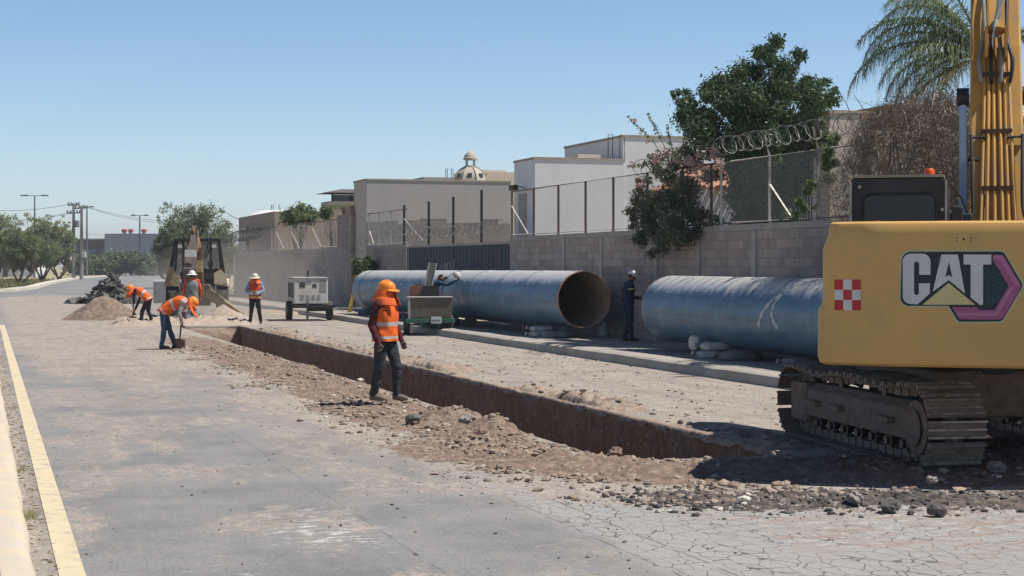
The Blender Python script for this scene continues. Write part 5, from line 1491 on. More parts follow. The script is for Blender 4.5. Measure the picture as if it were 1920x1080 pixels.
LIME = surf('lime reflective tape', (0.55, 0.58, 0.28), (0.42, 0.45, 0.2), scale=14, rough=0.5)
MARO = cl('maroon shirt', (0.085, 0.022, 0.030)); NAVY = cl('navy coverall', (0.018, 0.030, 0.075)); CHAR = cl('charcoal trousers', (0.040, 0.045, 0.055))
JEAN = cl('blue jeans', (0.045, 0.085, 0.14)); LJEAN = cl('pale blue jeans', (0.30, 0.38, 0.50)); BLSH = cl('light blue shirt', (0.22, 0.33, 0.52)); DKTR = cl('dark trousers', (0.028, 0.028, 0.038))
REDV = cl('red orange vest cloth', (0.62, 0.085, 0.04)); REDS = cl('red orange shirt', (0.62, 0.10, 0.045)); BOOT = cl('dusty boots', (0.20, 0.17, 0.145)); BOOTD = cl('dark boots', (0.04, 0.035, 0.032))
GREYC = cl('grey cloth', (0.22, 0.22, 0.21)); GLOVE = cl('work gloves', (0.16, 0.12, 0.10)); WHSL = cl('grey white sleeve', (0.46, 0.43, 0.40))

class Body:
    def __init__(s): s.m = MB(); s.pts = []
    def ball(s, c, r, label, sc=(1, 1, 1), Mr=None, n=12):
        c = Vector(c); V = []
        for i in range(n + 1):
            th = PI * i / n
            for k in range(16):
                ph = 2 * PI * k / 16
                p = Vector((math.sin(th) * math.cos(ph) * sc[0], math.sin(th) * math.sin(ph) * sc[1], math.cos(th) * sc[2])) * r
                if Mr is not None: p = Mr @ p
                V.append(c + p)
        F = [(i * 16 + k, i * 16 + (k + 1) % 16, (i + 1) * 16 + (k + 1) % 16, (i + 1) * 16 + k) for i in range(n) for k in range(16)]
        s.m.add(V, F); s.pts.append((c, r * min(sc), label))
    def limb(s, P, rr, label):
        P = [Vector(p) for p in P]
        for i in range(len(P) - 1):
            n = 7
            pts = [P[i].lerp(P[i + 1], t / n) for t in range(n + 1)]; rs = [rr[i] + (rr[i + 1] - rr[i]) * t / n for t in range(n + 1)]
            s.m.tube(pts, rs, 14)
            for p, r in zip(pts, rs): s.pts.append((p, r, label))
            s.ball(P[i], rr[i], label, n=8)
        s.ball(P[-1], rr[-1], label, n=8)
    def loft(s, rings, label, n=24, sub=4, power=0.85):
        R_ = interp_rings(rings, sub); V = []
        for (c, x, y, w, d) in R_:
            for k in range(n):
                a = 2 * PI * k / n
                ca, sa = math.cos(a), math.sin(a)
                V.append(c + x * w * math.copysign(abs(ca) ** power, ca) + y * d * math.copysign(abs(sa) ** power, sa))
            s.pts.append((c, (w + d) / 2 * 0.9, label)); s.pts.append((c + x * w * 0.5, d * 0.9, label)); s.pts.append((c - x * w * 0.5, d * 0.9, label))
        N = len(R_)
        F = [(i * n + k, i * n + (k + 1) % n, (i + 1) * n + (k + 1) % n, (i + 1) * n + k) for i in range(N - 1) for k in range(n)]
        F.append(tuple(range(n))[::-1]); F.append(tuple(range((N - 1) * n, N * n)))
        s.m.add(V, F)

def interp_rings(rings, sub):
    out = []
    for i in range(len(rings) - 1):
        r0, r1, r2, r3 = rings[max(i - 1, 0)], rings[i], rings[i + 1], rings[min(i + 2, len(rings) - 1)]
        for k in range(sub):
            t = k / sub
            f = lambda a, b, c, d: 0.5 * ((2 * b) + (c - a) * t + (2 * a - 5 * b + 4 * c - d) * t * t + (3 * b - a - 3 * c + d) * t ** 3)
            out.append((f(r0[0], r1[0], r2[0], r3[0]), r1[1].lerp(r2[1], t).normalized(), r1[2].lerp(r2[2], t).normalized(), f(r0[3], r1[3], r2[3], r3[3]), f(r0[4], r1[4], r2[4], r3[4])))
    out.append(rings[-1]); return out

def remeshed(name, mb, voxel, smooth_it=3):
    me = bpy.data.meshes.new('tmp'); me.from_pydata([tuple(p) for p in mb.v], [], mb.f)
    o = bpy.data.objects.new('tmp', me); COL.objects.link(o)
    r = o.modifiers.new('r', 'REMESH'); r.mode = 'VOXEL'; r.voxel_size = voxel; r.use_smooth_shade = True
    sm = o.modifiers.new('s', 'SMOOTH'); sm.factor = 0.5; sm.iterations = smooth_it
    dg = bpy.context.evaluated_depsgraph_get(); dg.update()
    ev = o.evaluated_get(dg); out = bpy.data.meshes.new_from_object(ev)
    bpy.data.objects.remove(o); out.name = name
    return out

def person(label, loc, rz, J, C, voxel=0.009, hat='cap', hatm=ORH, flap=None, vest=None, vstyle='plain', group=None, head_dir=(0, 1, 0), brimf=False, sleeves_short=False, face_cover=None, seed=0):
    """J: joint positions in the person's own axes (x right, y forward, z up); C: colours by label"""
    t = thing('person', label, 'person', loc, rz, group)
    B = Body(); V3 = Vector
    pel, wai, che, nek = V3(J['pelvis']), V3(J['waist']), V3(J['chest']), V3(J['neck'])
    sx = (V3(J['shR']) - V3(J['shL'])).normalized()
    hx = (V3(J['hipR']) - V3(J['hipL'])).normalized()
    def ydir(d, x):
        d = d.normalized(); y = d.cross(x) * 1.0
        y = y - x * y.dot(x); return y.normalized()
    k = J.get('bulk', 1.0)
    y0 = ydir(wai - pel, hx); y1 = ydir(che - wai, (hx + sx).normalized()); y2 = ydir(nek - che, sx)
    upd = (wai - pel).normalized(); upn = (nek - che).normalized()
    rings = [(pel - upd * 0.10, hx, y0, 0.125 * k, 0.085 * k), (pel, hx, y0, 0.172 * k, 0.122 * k), (wai, ((hx + sx) / 2).normalized(), y1, 0.152 * k, 0.118 * k),
             (che, sx, y2, 0.178 * k, 0.130 * k), (che.lerp(nek, 0.62), sx, y2, 0.185 * k, 0.105 * k), (che.lerp(nek, 0.92), sx, y2, 0.10 * k, 0.075 * k), (nek, sx, y2, 0.055, 0.055)]
    B.loft(rings[:3], 'pants'); B.loft(rings[1:], 'shirt')
    for p, r, l_ in [(pel, 0.02, 'pants')]: pass
    # legs
    for sd in 'LR':
        hip, kn, an = V3(J['hip' + sd]), V3(J['knee' + sd]), V3(J['ank' + sd])
        B.limb([hip, kn, an + V3((0, 0, 0.02))], [0.098 * k, 0.070 * k, 0.056 * k], 'pants')
        toe = V3(J['toe' + sd]) if 'toe' + sd in J else an + V3((0, 0.17, -0.05))
        B.limb([an, an + V3((0, -0.03, -0.045)), ], [0.05, 0.042], 'boot'); B.limb([an + V3((0, -0.03, -0.045)), an.lerp(toe, 0.55) + V3((0, 0, -0.012)), toe], [0.040, 0.046, 0.034], 'boot')
    # arms and hands
    for sd, sg in (('L', -1), ('R', 1)):
        sh, el, wr = V3(J['sh' + sd]), V3(J['el' + sd]), V3(J['wr' + sd])
        B.ball(sh, 0.072 * k, 'shirt')
        if sleeves_short:
            B.limb([sh, sh.lerp(el, 0.7)], [0.062 * k, 0.056], 'shirt'); B.limb([sh.lerp(el, 0.6), el, wr], [0.045, 0.042, 0.030], 'sleeve')
        else:
            B.limb([sh, el, wr], [0.062 * k, 0.050 * k, 0.036 * k], 'sleeve')
        hd = V3(J['hd' + sd]) if 'hd' + sd in J else (wr - el).normalized()
        hd = hd.normalized(); side = V3(J.get('palm' + sd, (0, 1, 0))); side = (side - hd * side.dot(hd)).normalized(); thick = hd.cross(side)
        pm = wr + hd * 0.055
        Mr = Matrix((side, thick, hd)).transposed()
        B.ball(pm, 0.05, 'hand', (0.80, 0.38, 1.0), Mr)
        B.limb([wr, pm], [0.030, 0.026], 'hand')
        cur = J.get('curl', 0.5)
        for q, (off, ln) in enumerate(((-0.030, 0.062), (-0.010, 0.075), (0.010, 0.070), (0.029, 0.052))):
            b0 = wr + hd * 0.092 + side * off
            b1 = b0 + (hd * math.cos(cur * 0.7) + thick * sg * math.sin(cur * 0.7)) * ln * 0.5
            b2 = b1 + (hd * math.cos(cur * 1.9) + thick * sg * math.sin(cur * 1.9)) * ln * 0.5
            B.limb([b0, b1, b2], [0.0115, 0.0105, 0.009], 'hand')
        tb = wr + hd * 0.035 + side * 0.032
        B.limb([tb, tb + side * 0.025 + hd * 0.030, tb + side * 0.026 + hd * 0.058], [0.0145, 0.012, 0.0105], 'hand')
    # neck and head
    hc = V3(J['head']); fd = V3(head_dir).normalized()
    up = (hc - nek); up = (up - fd * up.dot(fd)).normalized(); rt = fd.cross(up).normalized()
    MrH = Matrix((rt, fd, up)).transposed()
    B.limb([nek - upn * 0.03, hc - up * 0.06 - fd * 0.02], [0.058, 0.052], 'skin')
    B.ball(hc, 0.115, 'skin', (0.68, 0.83, 1.0), MrH)
    B.ball(hc - up * 0.075 + fd * 0.035, 0.05, 'skin', (0.9, 1.0, 0.8), MrH)
    B.limb([hc + up * 0.01 + fd * 0.092, hc - up * 0.028 + fd * 0.112], [0.010, 0.017], 'skin')
    B.limb([hc - up * 0.062 + fd * 0.082 - rt * 0.02, hc - up * 0.062 + fd * 0.082 + rt * 0.02], [0.008, 0.008], 'lip')
    for e in (-1, 1):
        B.ball(hc + up * 0.012 + fd * 0.083 + rt * 0.032 * e, 0.012, 'eye')
        B.ball(hc - up * 0.012 + rt * 0.080 * e, 0.030, 'skin', (0.35, 0.7, 1.0), MrH)
    B.pts.append((hc + up * 0.05 - fd * 0.07, 0.09, 'hair'))
    me = remeshed('body', B.m, voxel)
    n = len(me.vertices); co = np.empty(n * 3, dtype=np.float32); me.vertices.foreach_get('co', co); co = co.reshape(-1, 3).astype(float)
    nr = np.empty(n * 3, dtype=np.float32); me.vertices.foreach_get('normal', nr); nr = nr.reshape(-1, 3)
    Pp = np.array([tuple(p[0]) for p in B.pts]); Rr = np.array([p[1] for p in B.pts]); Ll = [p[2] for p in B.pts]
    labs = ['shirt', 'sleeve', 'pants', 'boot', 'hand', 'skin', 'hair', 'eye', 'lip']
    Li = np.array([labs.index(x) for x in Ll])
    dmin = np.full(n, 1e9); lab = np.zeros(n, int)
    for i in range(len(Pp)):
        d = np.linalg.norm(co - Pp[i], axis=1) - Rr[i]
        kx = d < dmin; dmin[kx] = d[kx]; lab[kx] = Li[i]
    # belt line: torso faces below the waist are trousers
    wl_ = np.dot(co - np.array(wai), np.array(upd)); 
    tor = (lab == 0) & (wl_ < -0.03); lab[tor] = 2
    cloth = (lab <= 2)
    w = fbm(co[:, 0] * 9 + seed, co[:, 2] * 6 + co[:, 1] * 9, 1, 3, seed) - 0.5
    w2 = fbm(co[:, 0] * 3 + co[:, 1] * 3, co[:, 2] * 22, 1, 3, seed + 3) - 0.5
    co = co + nr * ((w * 0.030 + w2 * 0.014) * cloth)[:, None]
    me.vertices.foreach_set('co', co.astype(np.float32).ravel())
    mats = [C.get('shirt', MARO), C.get('sleeve', C.get('shirt', MARO)), C.get('pants', CHAR), C.get('boot', BOOT), C.get('hand', SKIN), SKIN, HAIRM, EYEM, cl('lips', (0.20, 0.07, 0.06))]
    for m_ in mats: me.materials.append(m_)
    fi = [lab[p.vertices[0]] for p in me.polygons]
    me.polygons.foreach_set('material_index', fi); me.update()
    o = bpy.data.objects.new('body', me); COL.objects.link(o); o.parent = t
    # hat
    Mh = Matrix.Translation(hc + up * 0.030 - fd * 0.008) @ MrH.to_4x4()
    if hat:
        m = MB(); prof = [(0.125, 0.0), (0.128, 0.03), (0.122, 0.06), (0.108, 0.09), (0.080, 0.115), (0.042, 0.130), (0.004, 0.134)]
        m.lathe([(r, z) for r, z in prof], 24, Mh @ Matrix.Diagonal((0.88, 1.08, 1, 1)), close=False)
        m.lathe([(0.118, 0.0), (0.118, 0.05), (0.09, 0.09)], 24, Mh @ Matrix.Diagonal((0.88, 1.08, 1, 1)), close=False)
        if hat == 'full':
            m.lathe([(0.118, 0.010), (0.195, -0.018), (0.196, -0.012), (0.125, 0.020)], 28, Mh @ Matrix.Diagonal((0.92, 1.05, 1, 1)), close=False)
        else:
            V = []; N = 14
            for i in range(N + 1):
                a = PI * (0.12 + 0.76 * i / N)
                for r, z in ((0.118, 0.012), (0.118 + 0.075 * math.sin(PI * i / N) ** 0.6, -0.008), (0.118 + 0.074 * math.sin(PI * i / N) ** 0.6, -0.001), (0.118, 0.022)):
                    V.append((r * math.cos(a) * 0.9, r * math.sin(a) * 1.08, z))
            m.add(V, [(i * 4 + k_, i * 4 + (k_ + 1) % 4, (i + 1) * 4 + (k_ + 1) % 4, (i + 1) * 4 + k_) for i in range(N) for k_ in range(4)], Mh)
            m.lathe([(0.124, 0.0), (0.134, -0.004), (0.134, 0.008), (0.126, 0.014)], 24, Mh @ Matrix.Diagonal((0.88, 1.08, 1, 1)), close=False)
        m.tube([Mh @ V3((0, -0.115, 0.07)), Mh @ V3((0, -0.06, 0.120)), Mh @ V3((0, 0.02, 0.136)), Mh @ V3((0, 0.08, 0.108))], [0.010, 0.013, 0.013, 0.008], 8)
        h = m.build('hard_hat', hatm, t, smooth=50)
    if flap:
        # cloth that hangs from the hat round neck and cheeks, leaving the eyes free
        V = []; NA, NZ = 40, 12; sd = seed
        for j in range(NZ + 1):
            f = j / NZ
            for i in range(NA + 1):
                a = PI / 2 + (0.34 + (2 * PI - 0.68) * i / NA)
                fr = 1 + 0.10 * math.sin(a * 7 + f * 3 + sd) * f + 0.05 * math.sin(a * 13 + sd)
                rr = 0.122 + 0.034 * f * fr + 0.02 * math.sin(PI * f) + (0.055 * f * f if f > 0.5 else 0)
                p = Mh @ V3((rr * math.cos(a) * 0.92, rr * math.sin(a) * 1.02, 0.012))
                dn = (-up).lerp(V3((0, 0, -1)), min(1.0, f * 1.2)).normalized()
                p = p + dn * (0.225 * f)
                V.append(p)
        m = MB(); m.add(V, [(j * (NA + 1) + i, j * (NA + 1) + i + 1, (j + 1) * (NA + 1) + i + 1, (j + 1) * (NA + 1) + i) for j in range(NZ) for i in range(NA)])
        fo = m.build('neck_flap', flap, t, smooth=80); s_ = fo.modifiers.new('s', 'SOLIDIFY'); s_.thickness = 0.006
        # front piece over nose and mouth
        V = []
        for j in range(9):
            f = j / 8
            for i in range(15):
                a = PI / 2 + (i / 14 - 0.5) * 1.9
                rr = 0.104 + 0.012 * math.sin(f * 3) + 0.012 * math.exp(-((a - PI / 2) / 0.25) ** 2) * (1 - f)
                V.append(Mh @ V3((rr * math.cos(a) * 0.80, rr * math.sin(a) * 1.08, -0.048 - 0.17 * f * (1 - 0.25 * abs(i / 7 - 1)))))
        m = MB(); m.add(V, [(j * 15 + i, j * 15 + i + 1, (j + 1) * 15 + i + 1, (j + 1) * 15 + i) for j in range(8) for i in range(14)])
        fo = m.build('face_mask', flap, t, smooth=80); s_ = fo.modifiers.new('s', 'SOLIDIFY'); s_.thickness = 0.005
    if vest:
        vr = [(pel - upd * 0.07, hx, y0, 0.192 * k, 0.145 * k), (pel + upd * 0.04, hx, y0, 0.188 * k, 0.142 * k), (wai, ((hx + sx) / 2).normalized(), y1, 0.176 * k, 0.142 * k), (che, sx, y2, 0.196 * k, 0.152 * k),
              (che.lerp(nek, 0.60), sx, y2, 0.182 * k, 0.124 * k), (che.lerp(nek, 0.86), sx, y2, 0.125 * k, 0.095 * k), (che.lerp(nek, 1.0), sx, y2, 0.070 * k, 0.075 * k)]
        RR = interp_rings(vr, 7); N = 48; V = []
        L0 = len(RR)
        for j, (c, x, y, w_, d_) in enumerate(RR):
            for i in range(N):
                a = 2 * PI * i / N; ca, sa = math.cos(a), math.sin(a)
                wr_ = 1 + 0.035 * math.sin(5 * a + j * 0.35 + seed) * (1 - j / L0) + 0.02 * math.sin(11 * a - j * 0.6)
                V.append(c + x * w_ * wr_ * math.copysign(abs(ca) ** 0.85, ca) + y * d_ * wr_ * math.copysign(abs(sa) ** 0.85, sa))
        F = []; mi = []
        for j in range(L0 - 1):
            for i in range(N):
                F.append((j * N + i, j * N + (i + 1) % N, (j + 1) * N + (i + 1) % N, (j + 1) * N + i))
                a = 2 * PI * (i + 0.5) / N; ca = math.cos(a)
                s_ = 0
                if vstyle != 'none':
                    if j in (3, 4) or j in (15, 16): s_ = 1
                    if j > 31 and 0.42 < abs(ca) < 0.72: s_ = 1
                mi.append(s_)
        m = MB(); m.add(V, F); m.m = mi
        vo = m.build('safety_vest', [vest, SILV if vstyle != 'lime' else LIME], t, smooth=80)
        s_ = vo.modifiers.new('s', 'SOLIDIFY'); s_.thickness = 0.006
    return t

def stand(**kw):
    J = dict(pelvis=(0, 0, 0.95), waist=(0, 0, 1.08), chest=(0, 0.0, 1.27), neck=(0, -0.01, 1.46), head=(0, 0.02, 1.60),
             shL=(-0.185, 0, 1.41), shR=(0.185, 0, 1.41), elL=(-0.235, -0.03, 1.12), elR=(0.235, -0.03, 1.12), wrL=(-0.235, 0.06, 0.87), wrR=(0.235, 0.06, 0.87),
             hipL=(-0.09, 0, 0.90), hipR=(0.09, 0, 0.90), kneeL=(-0.10, 0.02, 0.49), kneeR=(0.10, 0.02, 0.49), ankL=(-0.11, -0.02, 0.10), ankR=(0.11, -0.02, 0.10))
    J.update(kw); return J
def at(px, py, z=0.0):
    X, Y = G(px, py, z); return (X, Y, z)

# 1 the man in the foreground
pw = at(722, 753, 0.06)
person('person in orange hat, mask and vest with maroon sleeves standing by the trench', pw, R(-122),
       stand(ankL=(-0.12, 0.12, 0.10), kneeL=(-0.12, 0.12, 0.50), ankR=(0.10, -0.13, 0.10), kneeR=(0.11, -0.03, 0.49), hipL=(-0.09, 0.01, 0.90),
             elR=(0.25, -0.06, 1.12), wrR=(0.235, 0.05, 0.86), elL=(-0.25, 0.0, 1.12), wrL=(-0.24, 0.12, 0.88), curl=0.9, pelvis=(0, 0, 0.95), bulk=1.10, head=(0.0, 0.03, 1.605)),
       dict(shirt=MARO, pants=CHAR, boot=BOOT, hand=GLOVE), 0.0065, 'cap', ORH, ORF, ORV, 'silver', head_dir=(-0.15, 1, -0.12), seed=3)
# 2 bending with shovel, facing right
pw = at(316, 655)
person('person in orange vest and blue jeans bending to the right over a shovel', pw, R(-90),
       dict(pelvis=(0, -0.10, 0.93), waist=(0, 0.06, 1.06), chest=(0, 0.26, 1.15), neck=(0, 0.45, 1.17), head=(0, 0.57, 1.12),
            shL=(-0.17, 0.38, 1.14), shR=(0.17, 0.38, 1.14), elL=(-0.20, 0.36, 0.92), elR=(0.20, 0.30, 0.88), wrL=(-0.05, 0.36, 0.84), wrR=(0.05, 0.33, 0.63), palmL=(1, 0, 0), palmR=(-1, 0, 0),
            hdL=(0.3, 0.2, -0.8), hdR=(-0.3, 0.2, -0.8), hipL=(-0.09, -0.12, 0.89), hipR=(0.09, -0.10, 0.89), kneeL=(-0.11, 0.0, 0.49), kneeR=(0.11, -0.08, 0.49), ankL=(-0.12, 0.12, 0.10), ankR=(0.12, -0.14, 0.10), curl=1.3),
       dict(shirt=WHSL, sleeve=WHSL, pants=JEAN, boot=BOOTD), 0.009, 'cap', ORH, ORF, ORV, 'silver', head_dir=(0, 0.55, -0.83), seed=5)
# 3 bending with shovel, facing left
pw = at(272, 610)
person('person in orange vest and dark trousers bending to the left over a shovel', pw, R(84),
       dict(pelvis=(0, -0.10, 0.88), waist=(0, 0.02, 1.02), chest=(0, 0.18, 1.14), neck=(0, 0.36, 1.22), head=(0, 0.50, 1.21),
            shL=(-0.17, 0.29, 1.19), shR=(0.17, 0.29, 1.19), elL=(-0.20, 0.33, 0.93), elR=(0.20, 0.24, 0.92), wrL=(-0.05, 0.38, 0.74), wrR=(0.06, 0.36, 0.55), palmL=(1, 0, 0), palmR=(-1, 0, 0),
            hdL=(0.3, 0.2, -0.8), hdR=(-0.3, 0.2, -0.8), hipL=(-0.09, -0.11, 0.85), hipR=(0.09, -0.11, 0.85), kneeL=(-0.11, 0.06, 0.48), kneeR=(0.12, -0.08, 0.47), ankL=(-0.12, 0.10, 0.10), ankR=(0.14, -0.22, 0.10), curl=1.3),
       dict(shirt=DKTR, sleeve=DKTR, pants=DKTR, boot=BOOTD), 0.010, 'cap', ORH, ORF, ORV, 'silver', head_dir=(0, 0.8, -0.6), seed=8)
# 4 back to the camera, white wide hat
pw = at(360, 608)
person('person with white wide brimmed hard hat and pale jeans seen from behind by the backhoe', pw, R(8),
       stand(ankL=(-0.16, 0.02, 0.10), kneeL=(-0.13, 0.03, 0.49), ankR=(0.14, 0.10, 0.10), kneeR=(0.12, 0.08, 0.49), elL=(-0.28, -0.02, 1.14), elR=(0.28, -0.02, 1.14), wrL=(-0.22, 0.13, 0.95), wrR=(0.25, 0.12, 0.92), bulk=1.1),
       dict(shirt=REDS, pants=LJEAN, boot=BOOTD), 0.010, 'full', WHH, None, GREYC, 'none', seed=11)
[o for o in bpy.data.objects if o.get('label', '').startswith('person with white wide')][0].scale = (1.06,) * 3
# 5 facing the camera
pw = at(478, 608)
person('person in blue shirt and red vest with pale wide brimmed hard hat facing the camera', pw, R(186),
       stand(ankL=(-0.20, 0.0, 0.10), kneeL=(-0.14, 0.03, 0.49), ankR=(0.15, 0.0, 0.10), kneeR=(0.12, 0.03, 0.49), elL=(-0.30, 0.02, 1.16), elR=(0.30, 0.02, 1.16), wrL=(-0.08, 0.20, 1.05), wrR=(0.08, 0.20, 1.03), palmL=(0, 0, 1), palmR=(0, 0, 1), bulk=1.08, curl=1.0),
       dict(shirt=BLSH, pants=DKTR, boot=BOOTD), 0.010, 'full', surf('pale hard hat', (0.66, 0.64, 0.50), (0.55, 0.53, 0.42), scale=4, rough=0.4), ORF, REDV, 'lime', head_dir=(0, 1, -0.15), seed=13)
# 6 by the wall
pw = at(1179, 641, 0.165)
person('person in navy coverall and white hard hat looking down at his hands between the pipes', pw, R(-78),
       stand(head=(0, 0.09, 1.59), neck=(0, 0.02, 1.46), elL=(-0.24, -0.02, 1.14), elR=(0.24, -0.06, 1.14), wrL=(-0.04, 0.22, 1.08), wrR=(0.06, 0.20, 1.08), palmL=(0, 0, 1), palmR=(0, 0, 1),
             ankR=(0.11, 0.04, 0.10), ankL=(-0.11, -0.06, 0.10), curl=1.2, bulk=1.05),
       dict(shirt=NAVY, pants=NAVY, boot=BOOTD), 0.0085, 'cap', WHH, None, None, head_dir=(0.0, 1, -0.62), seed=17)
ch_ = [o for o in bpy.data.objects if o.name.startswith('person') and o.get('label', '').startswith('person in navy coverall')][0]
m = MB(); m.tube([(0.19, -0.07, 1.30), (0.255, -0.05, 1.30), (0.28, 0.0, 1.30), (0.26, 0.05, 1.30), (0.20, 0.07, 1.30)], 0.022, 6); m.build('sleeve_tape', LIME, ch_)
m = MB(); m.cbox((0.10, 0.138, 1.30), (0.13, 0.02, 0.05)); m.build('chest_tape', LIME, ch_)
# 7 welder at the pipe joint
pw = tuple(W(49.25, 13.0, 0.16))
person('person in blue work jacket leaning over the blue pipe behind the green trailer', pw, R(-60),
       stand(pelvis=(0, -0.02, 0.95), waist=(0.02, 0.04, 1.08), chest=(0.06, 0.14, 1.25), neck=(0.10, 0.24, 1.40), head=(0.13, 0.33, 1.50), shL=(-0.09, 0.20, 1.36), shR=(0.27, 0.20, 1.35),
             elL=(-0.2, 0.36, 1.25), elR=(0.40, 0.44, 1.30), wrL=(-0.05, 0.52, 1.45), wrR=(0.56, 0.62, 1.42)),
       dict(shirt=cl('blue jacket', (0.035, 0.07, 0.13)), pants=NAVY, boot=BOOTD), 0.010, None, WHH, None, None, head_dir=(0.3, 1, -0.5), seed=19)
m = MB(); m.lathe([(0.05, 0), (0.11, 0.03), (0.12, 0.1), (0.08, 0.17), (0.0, 0.19)], 14); o = m.build('welding_hood', surf('pale hood', (0.62, 0.60, 0.56)), smooth=True)
o.location = W(49.0, 13.80, 1.66); tag(o, 'pale welding hood lying on the pipe beside the welder', 'hood')
# far worker in the dust right of the backhoe
pw = at(418, 590)
person('person with white hard hat half hidden behind the right wheel of the backhoe', (pw[0] * 72 / pw[1], 72, 0), R(170), stand(), dict(shirt=DKTR, pants=DKTR, boot=BOOTD), 0.012, 'full', WHH, None, None, seed=23)
# shovels
WOOD = surf('wooden handle', (0.17, 0.085, 0.05), (0.12, 0.06, 0.04), scale=9, rough=0.8)
def shovel(label, p_top, p_bot, scale=1.0):
    t = thing('shovel', label, 'shovel', (p_bot[0], p_bot[1], 0))
    b = Vector((0, 0, 0.22)); tp = Vector(p_top) - Vector((p_bot[0], p_bot[1], 0))
    m = MB(); m.tube([b, b.lerp(tp, 1.0)], 0.020, 8); m.build('handle', WOOD, t, smooth=True)
    d = (b - tp).normalized()
    m = MB(); V = []
    for j in range(6):
        f = j / 5
        for i in range(7):
            g = i / 6 - 0.5
            w = 0.26 * (1 - 0.25 * max(0, f - 0.6) / 0.4)
            V.append((g * w * 0.99, 0.05 * f + 0.10 * g * g, 0.26 - 0.26 * f))
    m.add(V, [(j * 7 + i, j * 7 + i + 1, (j + 1) * 7 + i + 1, (j + 1) * 7 + i) for j in range(5) for i in range(6)])
    o = m.build('blade', surf('shovel steel', (0.10, 0.07, 0.055), (0.16, 0.11, 0.09), scale=9, rough=0.6), t, smooth=80); s_ = o.modifiers.new('s', 'SOLIDIFY'); s_.thickness = 0.006
    return t
b = at(337, 655); hx = at(316, 655)
shovel('shovel pushed down by the person in blue jeans', (hx[0] + 0.34, hx[1] - 0.02, 0.92), (b[0], b[1]))
b = at(249, 607); hx = at(272, 610)
shovel('shovel held by the person bending to the left', (hx[0] - 0.38, hx[1] - 0.02, 0.80), (b[0], b[1]))

# ================================================================== TRAILERS
GENW = surf('generator white', (0.60, 0.585, 0.54), (0.52, 0.50, 0.46), scale=2, rough=0.6, dirt=(0.40, 0.35, 0.29), dirt_scale=2, dirt_lo=0.5, dirt_hi=0.8)
GDK = surf('dark vent', (0.05, 0.052, 0.055), (0.08, 0.08, 0.08), scale=5, rough=0.7)
GRN = surf('green frame paint', (0.035, 0.13, 0.09), (0.03, 0.10, 0.07), scale=5, rough=0.6, dirt=(0.16, 0.14, 0.11), dirt_scale=4, dirt_lo=0.5, dirt_hi=0.8)
BRNB = surf('brown tool box', (0.16, 0.13, 0.105), (0.12, 0.10, 0.085), scale=5, rough=0.8, bump=0.2)
WHT = surf('white plate', (0.62, 0.62, 0.60), (0.52, 0.52, 0.5), scale=6)
def wheel(parent, c, r, w, axis='x', rim=True):
    m = MB(); c = Vector(c)
    Mr = Matrix.Translation(c) @ Matrix.Rotation(PI / 2, 4, 'Y')
    m.lathe([(r * 0.62, -w / 2), (r * 0.93, -w / 2), (r, -w / 3), (r, w / 3), (r * 0.93, w / 2), (r * 0.62, w / 2)], 28, Mr, close=False)
    o = m.build('wheel', RUBB, parent, smooth=40)
    m = MB(); m.lathe([(r * 0.62, -w / 2 + 0.01), (r * 0.55, -w / 4), (r * 0.15, -w / 3), (r * 0.15, w / 3), (r * 0.55, w / 4), (r * 0.62, w / 2 - 0.01)], 20, Mr); m.build('rim', surf('grey rim', (0.40, 0.39, 0.37), (0.30, 0.29, 0.27)), o, smooth=40)
gp = at(580, 601)
g = thing('generator_trailer', 'white generator on a two wheeled trailer parked by the dusty wall', 'generator', gp, R(14))
m = MB(); m.box(-0.62, 0.62, -0.5, 1.5, 0.62, 1.56); gb = m.build('generator_housing', GENW, g, bevel=0.025)
m = MB(); m.box(-0.64, 0.64, -0.53, 1.53, 1.565, 1.60); m.build('housing_lid', GENW, gb)
for (x0, x1, z0, z1, mt) in ((-0.42, -0.22, 1.22, 1.42, GDK), (0.05, 0.20, 1.22, 1.36, GDK), (0.32, 0.55, 1.06, 1.50, surf('grey panel', (0.32, 0.31, 0.30))), (-0.2, 0.0, 1.36, 1.46, surf('grey panel', (0.3, 0.3, 0.3))),
                             (-0.38, -0.26, 0.78, 0.95, MATS['grey panel']), (-0.18, -0.06, 0.78, 0.95, MATS['grey panel']), (0.02, 0.14, 0.78, 0.95, MATS['grey panel']), (0.22, 0.34, 0.78, 0.95, MATS['grey panel'])):
    m = MB(); m.box(x0, x1, -0.508, -0.502, z0, z1); m.build('control_panel' if z0 > 1.0 else 'outlet_door', mt, gb)
for y0 in (-0.3, 0.35, 0.95):
    m = MB(); m.box(-0.632, -0.622, y0, y0 + 0.42, 0.85, 1.4); m.build('side_vent', GDK, gb)
m = MB(); m.tube([(0.0, 0.4, 1.6), (0.0, 0.4, 1.85)], 0.04, 10); m.build('exhaust', GDK, gb)
m = MB(); m.box(-0.66, 0.85, -0.75, 1.6, 0.48, 0.58); m.build('trailer_frame', BLKST, g)
m = MB(); m.box(-0.12, 0.75, -0.72, -0.6, 0.36, 0.5); m.build('bumper', BLKST, g)
wheel(g, (-0.72, 0.25, 0.36), 0.36, 0.2); wheel(g, (0.78, 0.25, 0.36), 0.36, 0.2)
m = MB(); m.tube([(-0.15, -0.62, 0.03), (-0.15, -0.62, 0.75)], 0.045, 10); m.lathe([(0.11, 0), (0.11, 0.03)], 14, Matrix.Translation((-0.15, -0.62, 0.0))); m.build('jack_stand', surf('grey green paint', (0.22, 0.26, 0.25)), g, smooth=True)
m = MB(); m.tube([(-0.7, -0.5, 0.08), (-1.0, -0.9, 0.03), (-0.3, -1.1, 0.03), (0.3, -0.9, 0.03)], 0.02, 6); m.build('cable', GDK, g)

